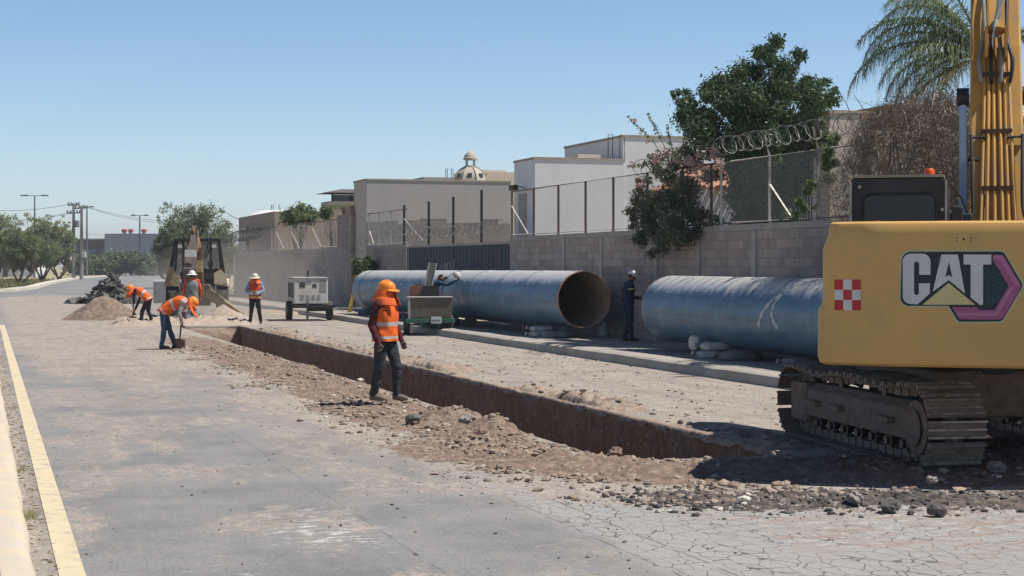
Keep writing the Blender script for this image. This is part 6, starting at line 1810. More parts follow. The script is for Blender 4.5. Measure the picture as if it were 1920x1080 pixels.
tp = at(806, 629)
w = thing('welding_trailer', 'green welding trailer with brown tool box and open engine lid behind the foreground worker', 'trailer', tp, R(6))
m = MB(); m.box(-0.63, 0.63, -0.25, 0.45, 0.52, 1.10); bxo = m.build('tool_box', BRNB, w, bevel=0.012)
m = MB(); m.box(-0.66, 0.66, -0.28, 0.48, 1.10, 1.13); m.build('tool_box_lid', surf('pale lid', (0.42, 0.42, 0.40)), bxo)
m = MB(); m.box(-0.64, -0.58, -0.27, -0.2, 0.5, 1.12); m.build('corner_post', surf('pale lid'  , (0.42, 0.42, 0.40)), bxo)
m = MB(); m.box(-0.72, 0.72, -0.33, -0.23, 0.38, 0.50); m.build('bumper', GRN, w, bevel=0.01)
m = MB(); m.box(-0.70, 0.70, -0.22, 2.2, 0.42, 0.50); m.build('trailer_frame', GRN, w)
m = MB(); m.box(0.02, 0.32, -0.345, -0.333, 0.36, 0.56); pl = m.build('licence_plate', WHT, w)
m = MB(); m.box(0.05, 0.29, -0.350, -0.346, 0.43, 0.47); m.build('plate_digits', surf('plate ink', (0.25, 0.25, 0.27)), pl)
m = MB()
for x_ in (-0.25, 0.25): m.bar((x_, -0.2, 0.40), (x_, -0.15, 0.2), 0.04)
m.bar((-0.6, 0.35, 0.30), (0.6, 0.35, 0.30), 0.05); m.build('axle', GRN, w)
wheel(w, (-0.66, 0.35, 0.30), 0.30, 0.18); wheel(w, (0.60, 0.35, 0.30), 0.30, 0.18)
m = MB(); m.prism([(-0.55, 1.12), (-0.05, 1.12), (-0.05, 1.42), (-0.12, 1.46), (-0.48, 1.46), (-0.55, 1.40)], 0.6, 1.5); m.build('welder_housing', surf('red brown paint', (0.20, 0.085, 0.075), (0.15, 0.07, 0.062), scale=5, rough=0.6), w)
m = MB(); m.prism([(-0.25, 1.12), (0.32, 1.12), (0.30, 1.40), (0.20, 1.44), (-0.15, 1.44)], 0.55, 1.6); m.build('engine_block', BLKST, w)
m = MB(); m.add([(-0.12, 0.7, 1.45), (0.10, 0.7, 1.45), (0.24, 0.9, 2.10), (0.03, 0.9, 2.13), (-0.12, 0.74, 1.45), (0.10, 0.74, 1.45), (0.24, 0.94, 2.10), (0.03, 0.94, 2.13)], [(0, 1, 2, 3), (4, 7, 6, 5), (0, 4, 5, 1), (1, 5, 6, 2), (2, 6, 7, 3), (3, 7, 4, 0)]); m.build('raised_lid', GDK, w)
m = MB(); m.bar((-0.12, 0.68, 1.45), (0.03, 0.88, 2.13), 0.03); m.bar((0.10, 0.68, 1.45), (0.24, 0.88, 2.10), 0.03); m.build('lid_frame', surf('grey lid edge', (0.3, 0.3, 0.3)), w)
m = MB(); m.lathe([(0.09, 1.44), (0.09, 1.50), (0.05, 1.52)], 12, Matrix.Translation((-0.3, 0.9, 0))); m.build('filler_cap', GDK, w)
bl = surf('blue drum', (0.10, 0.18, 0.24))
m = MB(); m.lathe([(0.15, 0), (0.17, 0.08), (0.15, 0.22), (0.05, 0.27)], 14); o = m.build('blue_bottle', bl, smooth=True); o.location = W(48.9, 13.55, 0.16); tag(o, 'dusty blue bottle on the pavement right of the green trailer', 'bottle')

# ================================================================== BACKHOE
BHY = surf('dusty yellow', (0.46, 0.33, 0.18), (0.36, 0.26, 0.155), scale=3, rough=0.75, dirt=(0.22, 0.175, 0.13), dirt_scale=3, dirt_lo=0.4, dirt_hi=0.7)
BHC = surf('dusty cream', (0.58, 0.50, 0.36), (0.5, 0.42, 0.3), scale=3, rough=0.75)
BHS = surf('dusty steel', (0.15, 0.125, 0.105), (0.10, 0.085, 0.075), scale=4, rough=0.8)
BHP = surf('stabiliser paint', (0.30, 0.22, 0.13), (0.20, 0.155, 0.11), scale=4, rough=0.8)
bpos = at(369, 590); by = 62.0
bh = thing('backhoe_loader', 'dusty backhoe loader seen from behind at the far end of the trench', 'backhoe', ((369 - 960) / FPX * by, by, 0), R(9))
m = MB(); m.box(-0.45, 0.45, 0.3, 3.6, 0.7, 1.25); m.build('chassis', BHS, bh)
for sx in (-1, 1):
    wheel(bh, (sx * 0.92, 0.9, 0.72), 0.72, 0.44); wheel(bh, (sx * 0.92, 3.2, 0.45), 0.45, 0.32)
    m = MB(); V = []
    for a in np.linspace(0.75, PI * 0.75, 9):
        V += [(sx * 0.68, 0.9 - 0.82 * math.cos(a), 0.78 + 0.82 * math.sin(a)), (sx * 1.16, 0.9 - 0.82 * math.cos(a), 0.74 + 0.80 * math.sin(a))]
    m.add(V, [(2 * i, 2 * i + 1, 2 * i + 3, 2 * i + 2) for i in range(8)]); o = m.build('fender', BHC if sx > 0 else BHY, bh, smooth=60); s_ = o.modifiers.new('s', 'SOLIDIFY'); s_.thickness = 0.05
    m = MB(); m.bar((sx * 1.02, 0.35, 1.45), (sx * 0.80, 0.45, 2.95), 0.11); m.bar((sx * 1.04, 0.35, 1.50), (sx * 0.55, 0.35, 1.30), 0.08); m.build('cab_post', BLKST, bh)
    m = MB(); m.bar((sx * 0.90, 1.75, 1.3), (sx * 0.78, 1.75, 2.95), 0.09); m.build('cab_post', BLKST, bh)
    m = MB(); m.bar((sx * 0.52, 0.36, 1.3), (sx * 0.50, 0.45, 2.95), 0.08); m.build('cab_post', BLKST, bh)
    m = MB(); m.add([(sx * 0.93, 0.4, 1.5), (sx * 0.90, 1.75, 1.5), (sx * 0.79, 1.75, 2.9), (sx * 0.79, 0.47, 2.9)], [(0, 1, 2, 3)]); m.build('side_pane', surf('dusty glass', (0.10, 0.11, 0.11), (0.14, 0.14, 0.13), rough=0.3), bh)
m = MB(); m.box(-0.86, 0.86, 0.35, 1.85, 2.93, 3.06); m.build('cab_roof', BLKST, bh, bevel=0.04)
m = MB(); m.box(-0.55, 0.55, 1.0, 3.5, 1.2, 1.75); m.build('hood', BHY, bh, bevel=0.06)
m = MB(); m.box(-0.60, 0.60, 0.30, 0.42, 1.0, 1.35); m.build('rear_console', BHS, bh, bevel=0.04)
m = MB(); m.prism([(-1.2, 1.30), (-0.62, 1.25), (-0.62, 1.45), (-0.92, 2.0), (-1.05, 1.9)], 0.28, 0.36); m.build('cab_side_panel', BHY, bh)
m = MB(); m.prism([(1.12, 1.35), (0.62, 1.35), (0.62, 1.75), (0.85, 1.9), (1.05, 1.7)], 0.28, 0.36); m.build('cab_side_panel', BHC, bh)
m = MB(); m.add([(-0.98, 0.40, 1.5), (0.98, 0.40, 1.5), (0.78, 0.48, 2.9), (-0.78, 0.48, 2.9)], [(0, 1, 2, 3)]); m.build('rear_pane', MATS['dusty glass2'] if 'dusty glass2' in MATS else surf('dusty glass2', (0.055, 0.06, 0.06), (0.09, 0.09, 0.085), rough=0.35), bh)
_gp = [x for x in MATS['dusty glass2'].node_tree.nodes if x.type == 'BSDF_PRINCIPLED'][0]; _gp.inputs['Alpha'].default_value = 0.45
m = MB(); m.cbox((0.62, 0.28, 2.75), (0.16, 0.08, 0.12)); m.build('work_light', WHT, bh); m = MB(); m.cbox((-0.62, 0.28, 2.75), (0.16, 0.08, 0.12)); m.build('work_light', WHT, bh)
m = MB(); m.box(0.3, 0.85, 1.0, 1.2, 1.3, 1.9); m.build('seat', DECK, bh)
# swing frame, boom, stick with its cylinders, raised and folded
m = MB(); m.box(-0.5, 0.5, 0.0, 0.32, 0.55, 1.1); m.build('swing_frame', BHS, bh)
m = MB(); V = []
pth = [((0.07, -0.15, 0.95), 0.19, 0.20), ((0.07, -0.45, 1.8), 0.17, 0.24), ((0.04, -0.30, 2.7), 0.13, 0.2), ((-0.08, 0.0, 3.5), 0.09, 0.12)]
for c, hw_, hh in pth: V += [(c[0] - hw_, c[1] - hh, c[2]), (c[0] + hw_, c[1] - hh, c[2]), (c[0] + hw_, c[1] + hh, c[2]), (c[0] - hw_, c[1] + hh, c[2])]
m.add(V, [(i * 4 + k, i * 4 + (k + 1) % 4, (i + 1) * 4 + (k + 1) % 4, (i + 1) * 4 + k) for i in range(3) for k in range(4)] + [(3, 2, 1, 0), (12, 13, 14, 15)]); m.build('boom', surf('boom brown', (0.30, 0.19, 0.10), (0.17, 0.12, 0.08), scale=4, rough=0.8), bh, bevel=0.02)
m = MB(); V = []
for c, hw_, hh in (((-0.20, -0.75, 1.1), 0.21, 0.14), ((-0.22, -0.80, 1.9), 0.25, 0.20), ((-0.18, -0.6, 2.55), 0.17, 0.16), ((-0.10, -0.35, 3.15), 0.09, 0.10)):
    V += [(c[0] - hw_, c[1] - hh, c[2]), (c[0] + hw_, c[1] - hh, c[2]), (c[0] + hw_, c[1] + hh, c[2]), (c[0] - hw_, c[1] + hh, c[2])]
m.add(V, [(i * 4 + k, i * 4 + (k + 1) % 4, (i + 1) * 4 + (k + 1) % 4, (i + 1) * 4 + k) for i in range(3) for k in range(4)] + [(3, 2, 1, 0), (12, 13, 14, 15)]); m.build('dipper_stick', BHS, bh, bevel=0.02)
m = MB(); m.box(-0.40, 0.03, -1.02, -0.98, 2.35, 2.6); m.build('pale_cover', WHT, bh)
m = MB(); m.tube([(0.17, -0.5, 0.9), (0.14, -0.6, 2.7)], 0.055, 10); c1 = m.build('boom_cylinder', surf('rusty cylinder', (0.34, 0.15, 0.07), (0.25, 0.12, 0.07), scale=4), bh, smooth=True)
m = MB(); m.tube([(-0.05, -0.55, 2.6), (0.0, -0.3, 3.5)], 0.05, 10); m.build('stick_cylinder', BHS, bh, smooth=True)
for x_, o_ in ((-0.35, 0.2), (0.28, -0.1), (-0.2, 0.0), (0.35, 0.1)):
    hose([(x_, -0.3, 2.3), (x_ * 1.5, -0.35, 2.9), (x_ * 0.9, -0.2, 3.35), (x_ * 0.3, -0.25, 3.1)], 0.025, parent=bh)
hose([(0.0, -0.2, 3.3), (0.1, -0.1, 3.65), (0.22, 0.0, 3.72)], 0.02, parent=bh); hose([(-0.25, -0.3, 3.0), (-0.4, -0.2, 3.45), (-0.2, -0.1, 3.5)], 0.02, parent=bh)
m = MB(); m.cbox((-0.17, -0.8, 0.95), (0.5, 0.4, 0.35)); m.build('bucket_linkage', BHS, bh)
# dig bucket down in front of the stick
# stabilisers
for sx in (1, -1):
    e = (1.62 * sx, -0.75, 0.16) if sx > 0 else (-1.15, 0.1, 0.5)
    m = MB(); m.bar((0.38 * sx, -0.02, 1.05), e, 0.2, 0.32); st = m.build('stabiliser_leg', BHP, bh, bevel=0.015)
    m = MB(); m.tube([(0.40 * sx, -0.1, 1.32), ((e[0] + 0.38 * sx) / 2, (e[1]) / 2 - 0.1, 0.75 if sx > 0 else 1.0)], 0.05, 8); m.build('stabiliser_cylinder', BHS, st)
    m = MB(); m.add([(e[0] - 0.3, e[1] - 0.25, e[2] - 0.14), (e[0] + 0.32, e[1] - 0.25, e[2] - 0.14), (e[0] + 0.32, e[1] + 0.25, e[2] - 0.14), (e[0] - 0.3, e[1] + 0.25, e[2] - 0.14), (e[0] - 0.12, e[1] - 0.15, e[2] + 0.10), (e[0] + 0.12, e[1] - 0.15, e[2] + 0.10), (e[0] + 0.12, e[1] + 0.15, e[2] + 0.10), (e[0] - 0.12, e[1] + 0.15, e[2] + 0.10)],
          [(3, 2, 1, 0), (4, 5, 6, 7), (0, 1, 5, 4), (1, 2, 6, 5), (2, 3, 7, 6), (3, 0, 4, 7)]); m.build('stabiliser_pad', BHP, st)
# loader bucket in front
m = MB(); m.prism([(0, 0), (0, 0.85), (0.1, 0.95), (0.75, 0.1), (0.7, 0)], -1.25, 1.25, Matrix.Translation((-0.55, 4.2, 0.55)) @ Matrix.Rotation(PI / 2, 4, 'Z')); m.build('loader_bucket', surf('pale worn steel', (0.34, 0.35, 0.36), (0.26, 0.27, 0.28), scale=3), bh)
for sx in (-1, 1):
    m = MB(); m.bar((sx * 0.62, 1.9, 1.7), (sx * 0.62, 4.1, 1.35), 0.1, 0.2); m.build('loader_arm', BHY, bh)
person('person in grey clothes and white cap sitting in the backhoe cab', Matrix.Rotation(R(9), 4, 'Z') @ Vector((0.48, 0.85, 0.95)) + Vector(bh.location), R(189),
       dict(pelvis=(0, 0, 0.45), waist=(0, 0, 0.58), chest=(0, 0.02, 0.77), neck=(0, 0.03, 0.96), head=(0, 0.06, 1.10), shL=(-0.185, 0.02, 0.91), shR=(0.185, 0.02, 0.91), elL=(-0.23, 0.1, 0.66), elR=(0.23, 0.1, 0.66), wrL=(-0.18, 0.34, 0.72), wrR=(0.18, 0.34, 0.72),
            hipL=(-0.09, 0.03, 0.42), hipR=(0.09, 0.03, 0.42), kneeL=(-0.11, 0.42, 0.45), kneeR=(0.11, 0.42, 0.45), ankL=(-0.11, 0.45, 0.08), ankR=(0.11, 0.45, 0.08)),
       dict(shirt=GREYC, pants=DKTR, boot=BOOTD), 0.012, 'cap', WHH, None, None, seed=29)

# ================================================================== HEAPS
def heap(name, label, px, py, w, h, d, mat, slabs=None, seed=0, cat=None):
    X, Y = G(px, py)
    m = MB(); N = 60; xs = np.linspace(-1.15, 1.15, N); ys = np.linspace(-1.15, 1.15, N)
    Xg, Yg = np.meshgrid(xs, ys, indexing='ij'); r = np.sqrt(Xg ** 2 + Yg ** 2) * (1 + 0.35 * (fbm(Xg, Yg, 1.3, 3, seed) - 0.5))
    Z = np.clip(1 - r, 0, 1) ** 0.95 * h + (fbm(Xg, Yg, 4, 5, seed + 5) - 0.5) * 0.22 * h * sst(1.05, 0.8, r) - 0.03 * sst(0.95, 1.05, r)
    V = np.stack([Xg * w / 2, Yg * d / 2 , Z], -1).reshape(-1, 3); idx = np.arange(N * N).reshape(N, N)
    F = np.stack([idx[:-1, :-1], idx[1:, :-1], idx[1:, 1:], idx[:-1, 1:]], -1).reshape(-1, 4)
    o = np_mesh(name, V, F, mat, smooth=True); o.location = (X, Y + d / 2 * 0.9, 0); o['kind'] = 'stuff'; o['label'] = label
    return o, X, Y
heap('soil_heap', 'brown heap of dug soil beside the bending person on the left', 180, 601, 3.0, 0.98, 2.6, SOIL, seed=3)
heap('soil_heap', 'low spill of soil right of the large heap', 262, 603, 2.2, 0.30, 2.0, SOILP, seed=13)
heap('soil_heap', 'dusty heap of soil in front of the backhoe stabiliser', 412, 604, 2.4, 0.62, 1.8, SOILP, seed=23)
heap('soil_heap', 'low dusty soil between the backhoe and the trench', 330, 598, 2.6, 0.36, 2.0, SOILP, seed=33)
heap('soil_heap', 'low ridge of soil on the road behind the trench', 500, 590, 3.5, 0.22, 2.0, SOILP, seed=43)
# broken slabs of road surface: a heap that reads as one mass
X0, Y0 = G(192, 570)
m = MB(); rs = random.Random(5)
for i in range(230):
    t = rs.random() * 2 * PI; q = math.sqrt(rs.random()); x = q * math.cos(t) * 2.1; y = q * math.sin(t) * 1.3
    hh = 1.45 * max(0, 1 - q) ** 0.75 * (0.75 + 0.5 * math.sin(x * 2.2 + 1)) * (1 if x > -0.9 else 0.5)
    Mx = Matrix.Translation((x, y, hh * rs.uniform(0.6, 1.0) + 0.05)) @ Matrix.Rotation(rs.uniform(0, 6.3), 4, 'Z') @ Matrix.Rotation(rs.gauss(0, 0.4), 4, 'X') @ Matrix.Rotation(rs.gauss(0, 0.4), 4, 'Y')
    n = rs.choice((4, 5, 6)); R0 = rs.uniform(0.16, 0.46)
    an = sorted(rs.uniform(0, 2 * PI) for _ in range(n)); pts = [(R0 * math.cos(a) * rs.uniform(0.7, 1.1), R0 * math.sin(a) * rs.uniform(0.7, 1.1)) for a in an]
    if len(pts) < 3: continue
    m.prism(pts, -0.045, 0.045, Mx @ Matrix.Rotation(PI / 2, 4, 'X'))
o = m.build('broken_slab_heap', surf('asphalt slabs', (0.05, 0.05, 0.052), (0.16, 0.15, 0.14), scale=1.3, rough=0.9, bump=0.4, bscale=20)); o.location = (X0, Y0 + 1.2, 0); o['kind'] = 'stuff'; o['label'] = 'dark heap of broken asphalt slabs on the road'

# ================================================================== VEGETATION
def leaf_cloud(centres, radii, n, size, squash=1.0, shell=0.35, droop=0.3, asp=0.5, seed=0, weights=None):
    """leaf-shaped quads spread through many clumps"""
    g = np.random.default_rng(seed); C = np.array(centres, float); Rd = np.array(radii, float)
    wt = (Rd ** 2.2) if weights is None else np.array(weights, float); wt = wt / wt.sum()
    k = g.choice(len(C), n, p=wt)
    d = g.normal(size=(n, 3)); d /= np.linalg.norm(d, axis=1)[:, None]
    rr = (shell + (1 - shell) * g.random(n)) ** 0.6 * (1 + 0.30 * g.normal(size=n))
    P = C[k] + d * (Rd[k] * rr)[:, None] * np.array([1, 1, squash])
    a = g.normal(size=(n, 3)); a[:, 2] -= droop; a /= np.linalg.norm(a, axis=1)[:, None]
    b = np.cross(a, g.normal(size=(n, 3))); b /= np.linalg.norm(b, axis=1)[:, None]
    s = size * (0.6 + 0.8 * g.random(n))
    A_ = a * s[:, None]; B_ = b * (s * asp)[:, None]
    V = np.stack([P - A_, P + B_ * 0.9, P + A_, P - B_ * 0.9], 1).reshape(-1, 3)
    F = np.arange(n * 4).reshape(n, 4)
    return V, F
def clumps(cx, cy, cz, rx, ry, rz_, n, r0, r1, seed, hollow=0.55):
    g = random.Random(seed); out = []; rad = []
    for i in range(n):
        while True:
            p = (g.uniform(-1, 1), g.uniform(-1, 1), g.uniform(-1, 1)); q = math.sqrt(p[0] ** 2 + p[1] ** 2 + p[2] ** 2)
            if hollow * g.random() < q < 1: break
        out.append((cx + p[0] * rx, cy + p[1] * ry, cz + p[2] * rz_)); rad.append(g.uniform(r0, r1))
    return out, rad
BARK = surf('grey brown bark', (0.16, 0.12, 0.09), (0.10, 0.075, 0.055), scale=6, rough=0.95, bump=0.6, stretch=(1, 1, 0.3))
def tree(name, label, cat, X, Y, stems, cl_, n, size, mat, squash=0.9, asp=0.5, seed=0, group=None, droop=0.3, z0=0, trunk_r=0.12, shell=0.3):
    t = thing(name, label, cat, (X, Y, z0), 0, group)
    C, Rd = cl_
    V, F = leaf_cloud(C, Rd, n, size, squash, shell, droop, asp, seed)
    np_mesh('crown', V, F, mat, t)
    g = random.Random(seed)
    m = MB()
    base = Vector((0, 0, 0))
    tips = [Vector(c) for c in C]
    for s in range(stems):
        fork = Vector((g.uniform(-0.25, 0.25) * stems, g.uniform(-0.15, 0.15) * stems, min(c.z for c in tips) * 0.55 + 0.2))
        m.tube([base + Vector((g.uniform(-0.1, 0.1) * stems * .6, 0, -0.1)), base.lerp(fork, 0.5) + Vector((g.uniform(-0.1, 0.1), 0, 0)), fork], [trunk_r, trunk_r * 0.8, trunk_r * 0.65], 8)
        for tip in tips[s::stems][:14]:
            mid = fork.lerp(tip, 0.5) + Vector((g.uniform(-0.2, 0.2), g.uniform(-0.2, 0.2), 0.15))
            m.tube([fork, mid, tip], [trunk_r * 0.45, trunk_r * 0.28, trunk_r * 0.08], 6)
    m.build('trunk', BARK, t, smooth=True)
    return t
MESQ = leafmat('dusty mesquite leaves', (0.19, 0.225, 0.10), (0.30, 0.33, 0.16), (0.15, 0.185, 0.085), trans=0.5)
MESQ2 = leafmat('grey green leaves', (0.135, 0.17, 0.085), (0.21, 0.245, 0.135), (0.10, 0.13, 0.07), trans=0.35)
DKGR = leafmat('dark green leaves', (0.040, 0.078, 0.032), (0.105, 0.165, 0.068), (0.060, 0.105, 0.046), trans=0.3, rough=0.35)
BOUG = leafmat('bougainvillea leaves', (0.075, 0.10, 0.055), (0.20, 0.225, 0.14), (0.11, 0.11, 0.08), trans=0.35)
BRAC = leafmat('pale pink bracts', (0.52, 0.40, 0.36), (0.66, 0.58, 0.50), (0.58, 0.42, 0.38), trans=0.4)
DRYV = leafmat('dry vine twigs', (0.20, 0.155, 0.12), (0.40, 0.32, 0.25), (0.16, 0.125, 0.10), trans=0.05)
PALM = leafmat('palm leaflets', (0.10, 0.15, 0.06), (0.18, 0.24, 0.11), (0.13, 0.16, 0.07), trans=0.3, rough=0.45)
PALY = leafmat('yellowing palm leaflets', (0.22, 0.19, 0.06), (0.30, 0.25, 0.10), (0.12, 0.13, 0.05), trans=0.3)
SHRB = leafmat('pale green shrub leaves', (0.12, 0.17, 0.06), (0.22, 0.27, 0.12), (0.09, 0.12, 0.05), trans=0.35)

def px2(px, Y): return (px - 960) / FPX * Y
def zpx(py, Y): return CAM_H + (HOR - py) * Y / FPX
# median trees on the left
def mesquite(label, px, pytop, pybase, wpx, Y=None, seed=0, mat=MESQ, n=8000, size=0.10, stems=5, group='trees on the grassy median'):
    if Y is None: Y = FPX / ((pybase - HOR) / CAM_H)
    X = px2(px, Y); H = zpx(pytop, Y); w = wpx * Y / FPX
    C, Rd = clumps(0, 0, H * 0.60, w * 0.44, w * 0.36, H * 0.31, 60, w * 0.06, w * 0.15, seed, 0.5)
    g = random.Random(seed + 2)
    for i in range(16): C.append((g.uniform(-0.42, 0.42) * w, g.uniform(-0.2, 0.2) * w, H * g.uniform(0.80, 0.98))); Rd.append(w * g.uniform(0.03, 0.07))
    return tree('mesquite_tree', label, 'tree', X, Y, stems, (C, Rd), n, size * Y / 150, mat, 0.9, 0.45, seed, group, trunk_r=0.0008 * Y)
mesquite('bushy tree cut by the left edge of the photo', -12, 398, 533, 110, seed=1)
mesquite('tree with several thin stems, second from the left on the median', 36, 418, 537, 80, seed=2)
mesquite('tallest airy tree on the median, left of the utility poles', 78, 400, 530, 105, seed=3, n=11000)
mesquite('small tree on the median just left of the utility poles', 112, 412, 524, 66, seed=4, n=6500)
mesquite('distant green tree behind the median trees at the left edge', 10, 440, 520, 70, seed=5, mat=MESQ2, n=5000)
# the large tree behind the backhoe and one right of it
mesquite('large grey green tree behind the backhoe cab', 372, 376, 512, 150, Y=150, seed=7, mat=MESQ2, n=19000, size=0.10, stems=2, group='trees behind the backhoe')
mesquite('lower tree hanging left of the backhoe, paler below', 322, 405, 510, 70, Y=147, seed=9, mat=MESQ2, n=7000, size=0.10, group='trees behind the backhoe')
mesquite('dark shrubby tree between the backhoe and the block wall', 425, 430, 540, 60, Y=118, seed=10, mat=MESQ2, n=6000, size=0.12, group='trees behind the backhoe')
# far hedge and scrub: one mass
C = []; Rd = []; g_ = random.Random(8)
for i in range(70):
    Y = 330; px = 140 + i * 4.2; C.append((px2(px, Y), Y + g_.uniform(-6, 6), zpx(g_.uniform(488, 503), Y))); Rd.append(g_.uniform(1.2, 2.2))
V, F = leaf_cloud(C, Rd, 15000, 0.4, 0.9, 0.4, 0, 0.6, 5); o = np_mesh('far_hedge', V, F, MESQ2); o['kind'] = 'stuff'; o['label'] = 'grey green scrub below the far warehouse'
# dry grass tufts on the median
g2 = np.random.default_rng(11); n = 5000
yy = 125 + 90 * g2.random(n) ** 1.3; pxs = -30 + 190 * g2.random(n); X = (pxs - 960) / FPX * yy
arx = np.interp(yy, [p[1] for p in arc[2:]], [p[0] for p in arc[2:]])
k = X < arx - 1.5; X, yy = X[k], yy[k]; n = len(X)
a = g2.normal(size=(n, 3)) * 0.25; h = 0.15 + 0.35 * g2.random(n)
P = np.stack([X, yy, np.zeros(n) - 0.03], -1); tp_ = P + np.stack([a[:, 0] * h, a[:, 1] * h, h], -1); s_ = np.stack([0.12 + 0 * h, 0 * h, 0 * h], -1)
V = np.stack([P - s_, P + s_, tp_ + s_ * 0.3, tp_ - s_ * 0.3], 1).reshape(-1, 3); F = np.arange(n * 4).reshape(n, 4)
o = np_mesh('dry_grass', V, F, leafmat('dry grass', (0.36, 0.30, 0.16), (0.28, 0.26, 0.12), (0.18, 0.20, 0.08), 0.2)); o['kind'] = 'stuff'
# tuft in the gutter
for (pu, pv, nn, label) in ((14.2, 0.40, 90, 'dry weed tuft growing in the left gutter near the camera'), (17.4, 0.40, 40, 'small dry weed in the left gutter further off')):
    b0 = W(pu, pv); m = MB(); g_ = random.Random(int(pu * 7))
    for i in range(nn):
        x, y = g_.gauss(0, 0.03), g_.gauss(0, 0.10); q = Vector((g_.gauss(0, 0.05), g_.gauss(0, 0.05), g_.uniform(0.03, 0.09)))
        p = Vector((x, y, 0)); m.add([p, p + Vector((0.006, 0.002, 0)), p + q], [(0, 1, 2)])
    o = m.build('weed_tuft', MATS['dry grass'], fixn=False); o.location = b0; o.rotation_euler = (0, 0, A); tag(o, label, 'weed')

# green tree behind the wall
Y = 39.0
def local(px, py, Yc, X0): return (px2(px, Yc) - X0, 0, zpx(py, Yc))
X0 = px2(1430, Y); C = []; Rd = []
lobes = [(1440, 105, 26), (1465, 130, 34), (1420, 150, 36), (1490, 165, 36), (1380, 165, 34), (1340, 175, 34), (1310, 195, 30), (1525, 190, 30), (1545, 165, 16), (1555, 195, 16), (1430, 200, 46), (1480, 215, 44), (1370, 215, 44), (1320, 235, 40),
         (1520, 235, 32), (1430, 260, 48), (1380, 275, 40), (1480, 270, 44), (1520, 270, 22), (1330, 265, 26), (1450, 310, 44), (1410, 330, 40), (1480, 340, 36), (1430, 370, 38), (1455, 395, 34), (1410, 390, 30), (1395, 350, 34), (1470, 310, 38), (1420, 300, 40), (1500, 310, 26), (1385, 310, 34), (1440, 345, 40), (1400, 410, 24), (1440, 410, 30), (1500, 345, 20), (1275, 185, 12), (1262, 175, 7), (1445, 85, 14), (1500, 110, 12), (1290, 210, 16)]
g_ = random.Random(3)
for (px, py, r) in lobes:
    for j in range(7):
        x, _, z = local(px + g_.uniform(-0.75, 0.75) * r, py + g_.uniform(-0.75, 0.75) * r, Y, X0); C.append((x, g_.uniform(-1, 1) * (0.3 + r / 40), z)); Rd.append(r * g_.uniform(0.30, 0.75) * Y / FPX)
tree('broadleaf_tree', 'dense dark green tree rising behind the galvanised fence', 'tree', X0, Y, 2, (C, Rd), 98000, 0.042, DKGR, 1.0, 0.55, 21, trunk_r=0.09, shell=0.1)
# bougainvillea on the wall and fence
u0, v0 = uat(1255, WV), WV
t = rthing('bougainvillea', 'flowering bush hanging over the wall and the rusty fence', 'bush', u0, v0, 0)
def wl_(px, py, dv=0.0):
    return (dv, uat(px, WV + dv) - u0, zat(py, px, WV + dv))
C = []; Rd = []; Cf = []; Rf = []
for (px, py, r, dv) in ((1215, 360, 24, -.1), (1195, 385, 22, -.1), (1235, 390, 30, -.3), (1215, 415, 30, -.35), (1245, 425, 34, -.4), (1215, 445, 26, -.4), (1235, 460, 18, -.45), (1225, 470, 12, -.45), (1265, 360, 30, .1), (1280, 330, 26, .2), (1285, 390, 34, 0), (1300, 420, 30, -.1), (1325, 400, 18, .1), (1275, 300, 26, .3), (1245, 330, 20, 0),
                       (1185, 400, 14, -.2), (1205, 345, 14, -.1), (1240, 295, 18, .2), (1215, 300, 10, .1), (1300, 360, 24, .2), (1190, 420, 12, -.3), (1265, 445, 20, -.4), (1330, 330, 16, .3), (1350, 415, 10, .1), (1310, 300, 18, .4)):
    for j in range(6):
        C.append(wl_(px + g_.uniform(-.8, .8) * r, py + g_.uniform(-.8, .8) * r, dv + g_.uniform(-.15, .15))); Rd.append(r * g_.uniform(.35, .75) * 40.5 / FPX)
V, F = leaf_cloud(C, Rd, 24000, 0.034, 0.95, 0.2, 0.2, 0.6, 31); np_mesh('foliage', V, F, BOUG, t)
for (px, py, r) in ((1200, 345, 16), (1190, 310, 10), (1225, 300, 18), (1250, 285, 12), (1300, 295, 22), (1330, 290, 18), (1310, 270, 16), (1345, 300, 14), (1205, 370, 10), (1245, 335, 10), (1215, 265, 8), (1200, 250, 6), (1190, 225, 6), (1210, 215, 3), (1310, 315, 16), (1270, 300, 10)):
    for j in range(3): Cf.append(wl_(px + g_.uniform(-.5, .5) * r, py + g_.uniform(-.5, .5) * r, g_.uniform(-.3, .3))); Rf.append(r * g_.uniform(.35, .6) * 40.5 / FPX)
V, F = leaf_cloud(Cf, Rf, 1700, 0.034, 0.9, 0.1, 0.1, 0.7, 33); np_mesh('bracts', V, F, BRAC, t)
m = MB()
for (a, b_, c_) in (((1262, 330), (1225, 265), (1178, 220)), ((1265, 330), (1240, 260), (1215, 215)), ((1262, 340), (1260, 280), (1250, 235)), ((1260, 350), (1210, 310), (1178, 312)), ((1275, 300), (1285, 250), (1262, 175)), ((1280, 400), (1262, 340), (1255, 300)), ((1255, 440), (1235, 400), (1200, 380)), ((1290, 440), (1288, 360), (1290, 290)), ((1250, 400), (1222, 440), (1222, 482))):
    p0, p1, p2 = Vector(wl_(*a)), Vector(wl_(*b_)), Vector(wl_(*c_)); m.tube([p0, p0.lerp(p1, .5) + Vector((0, 0, .03)), p1, p1.lerp(p2, .5) + Vector((0, 0, .03)), p2], [0.016, 0.013, 0.010, 0.007, 0.003], 5)
m.build('stem', BARK, t)
Cs = []; Rs_ = []
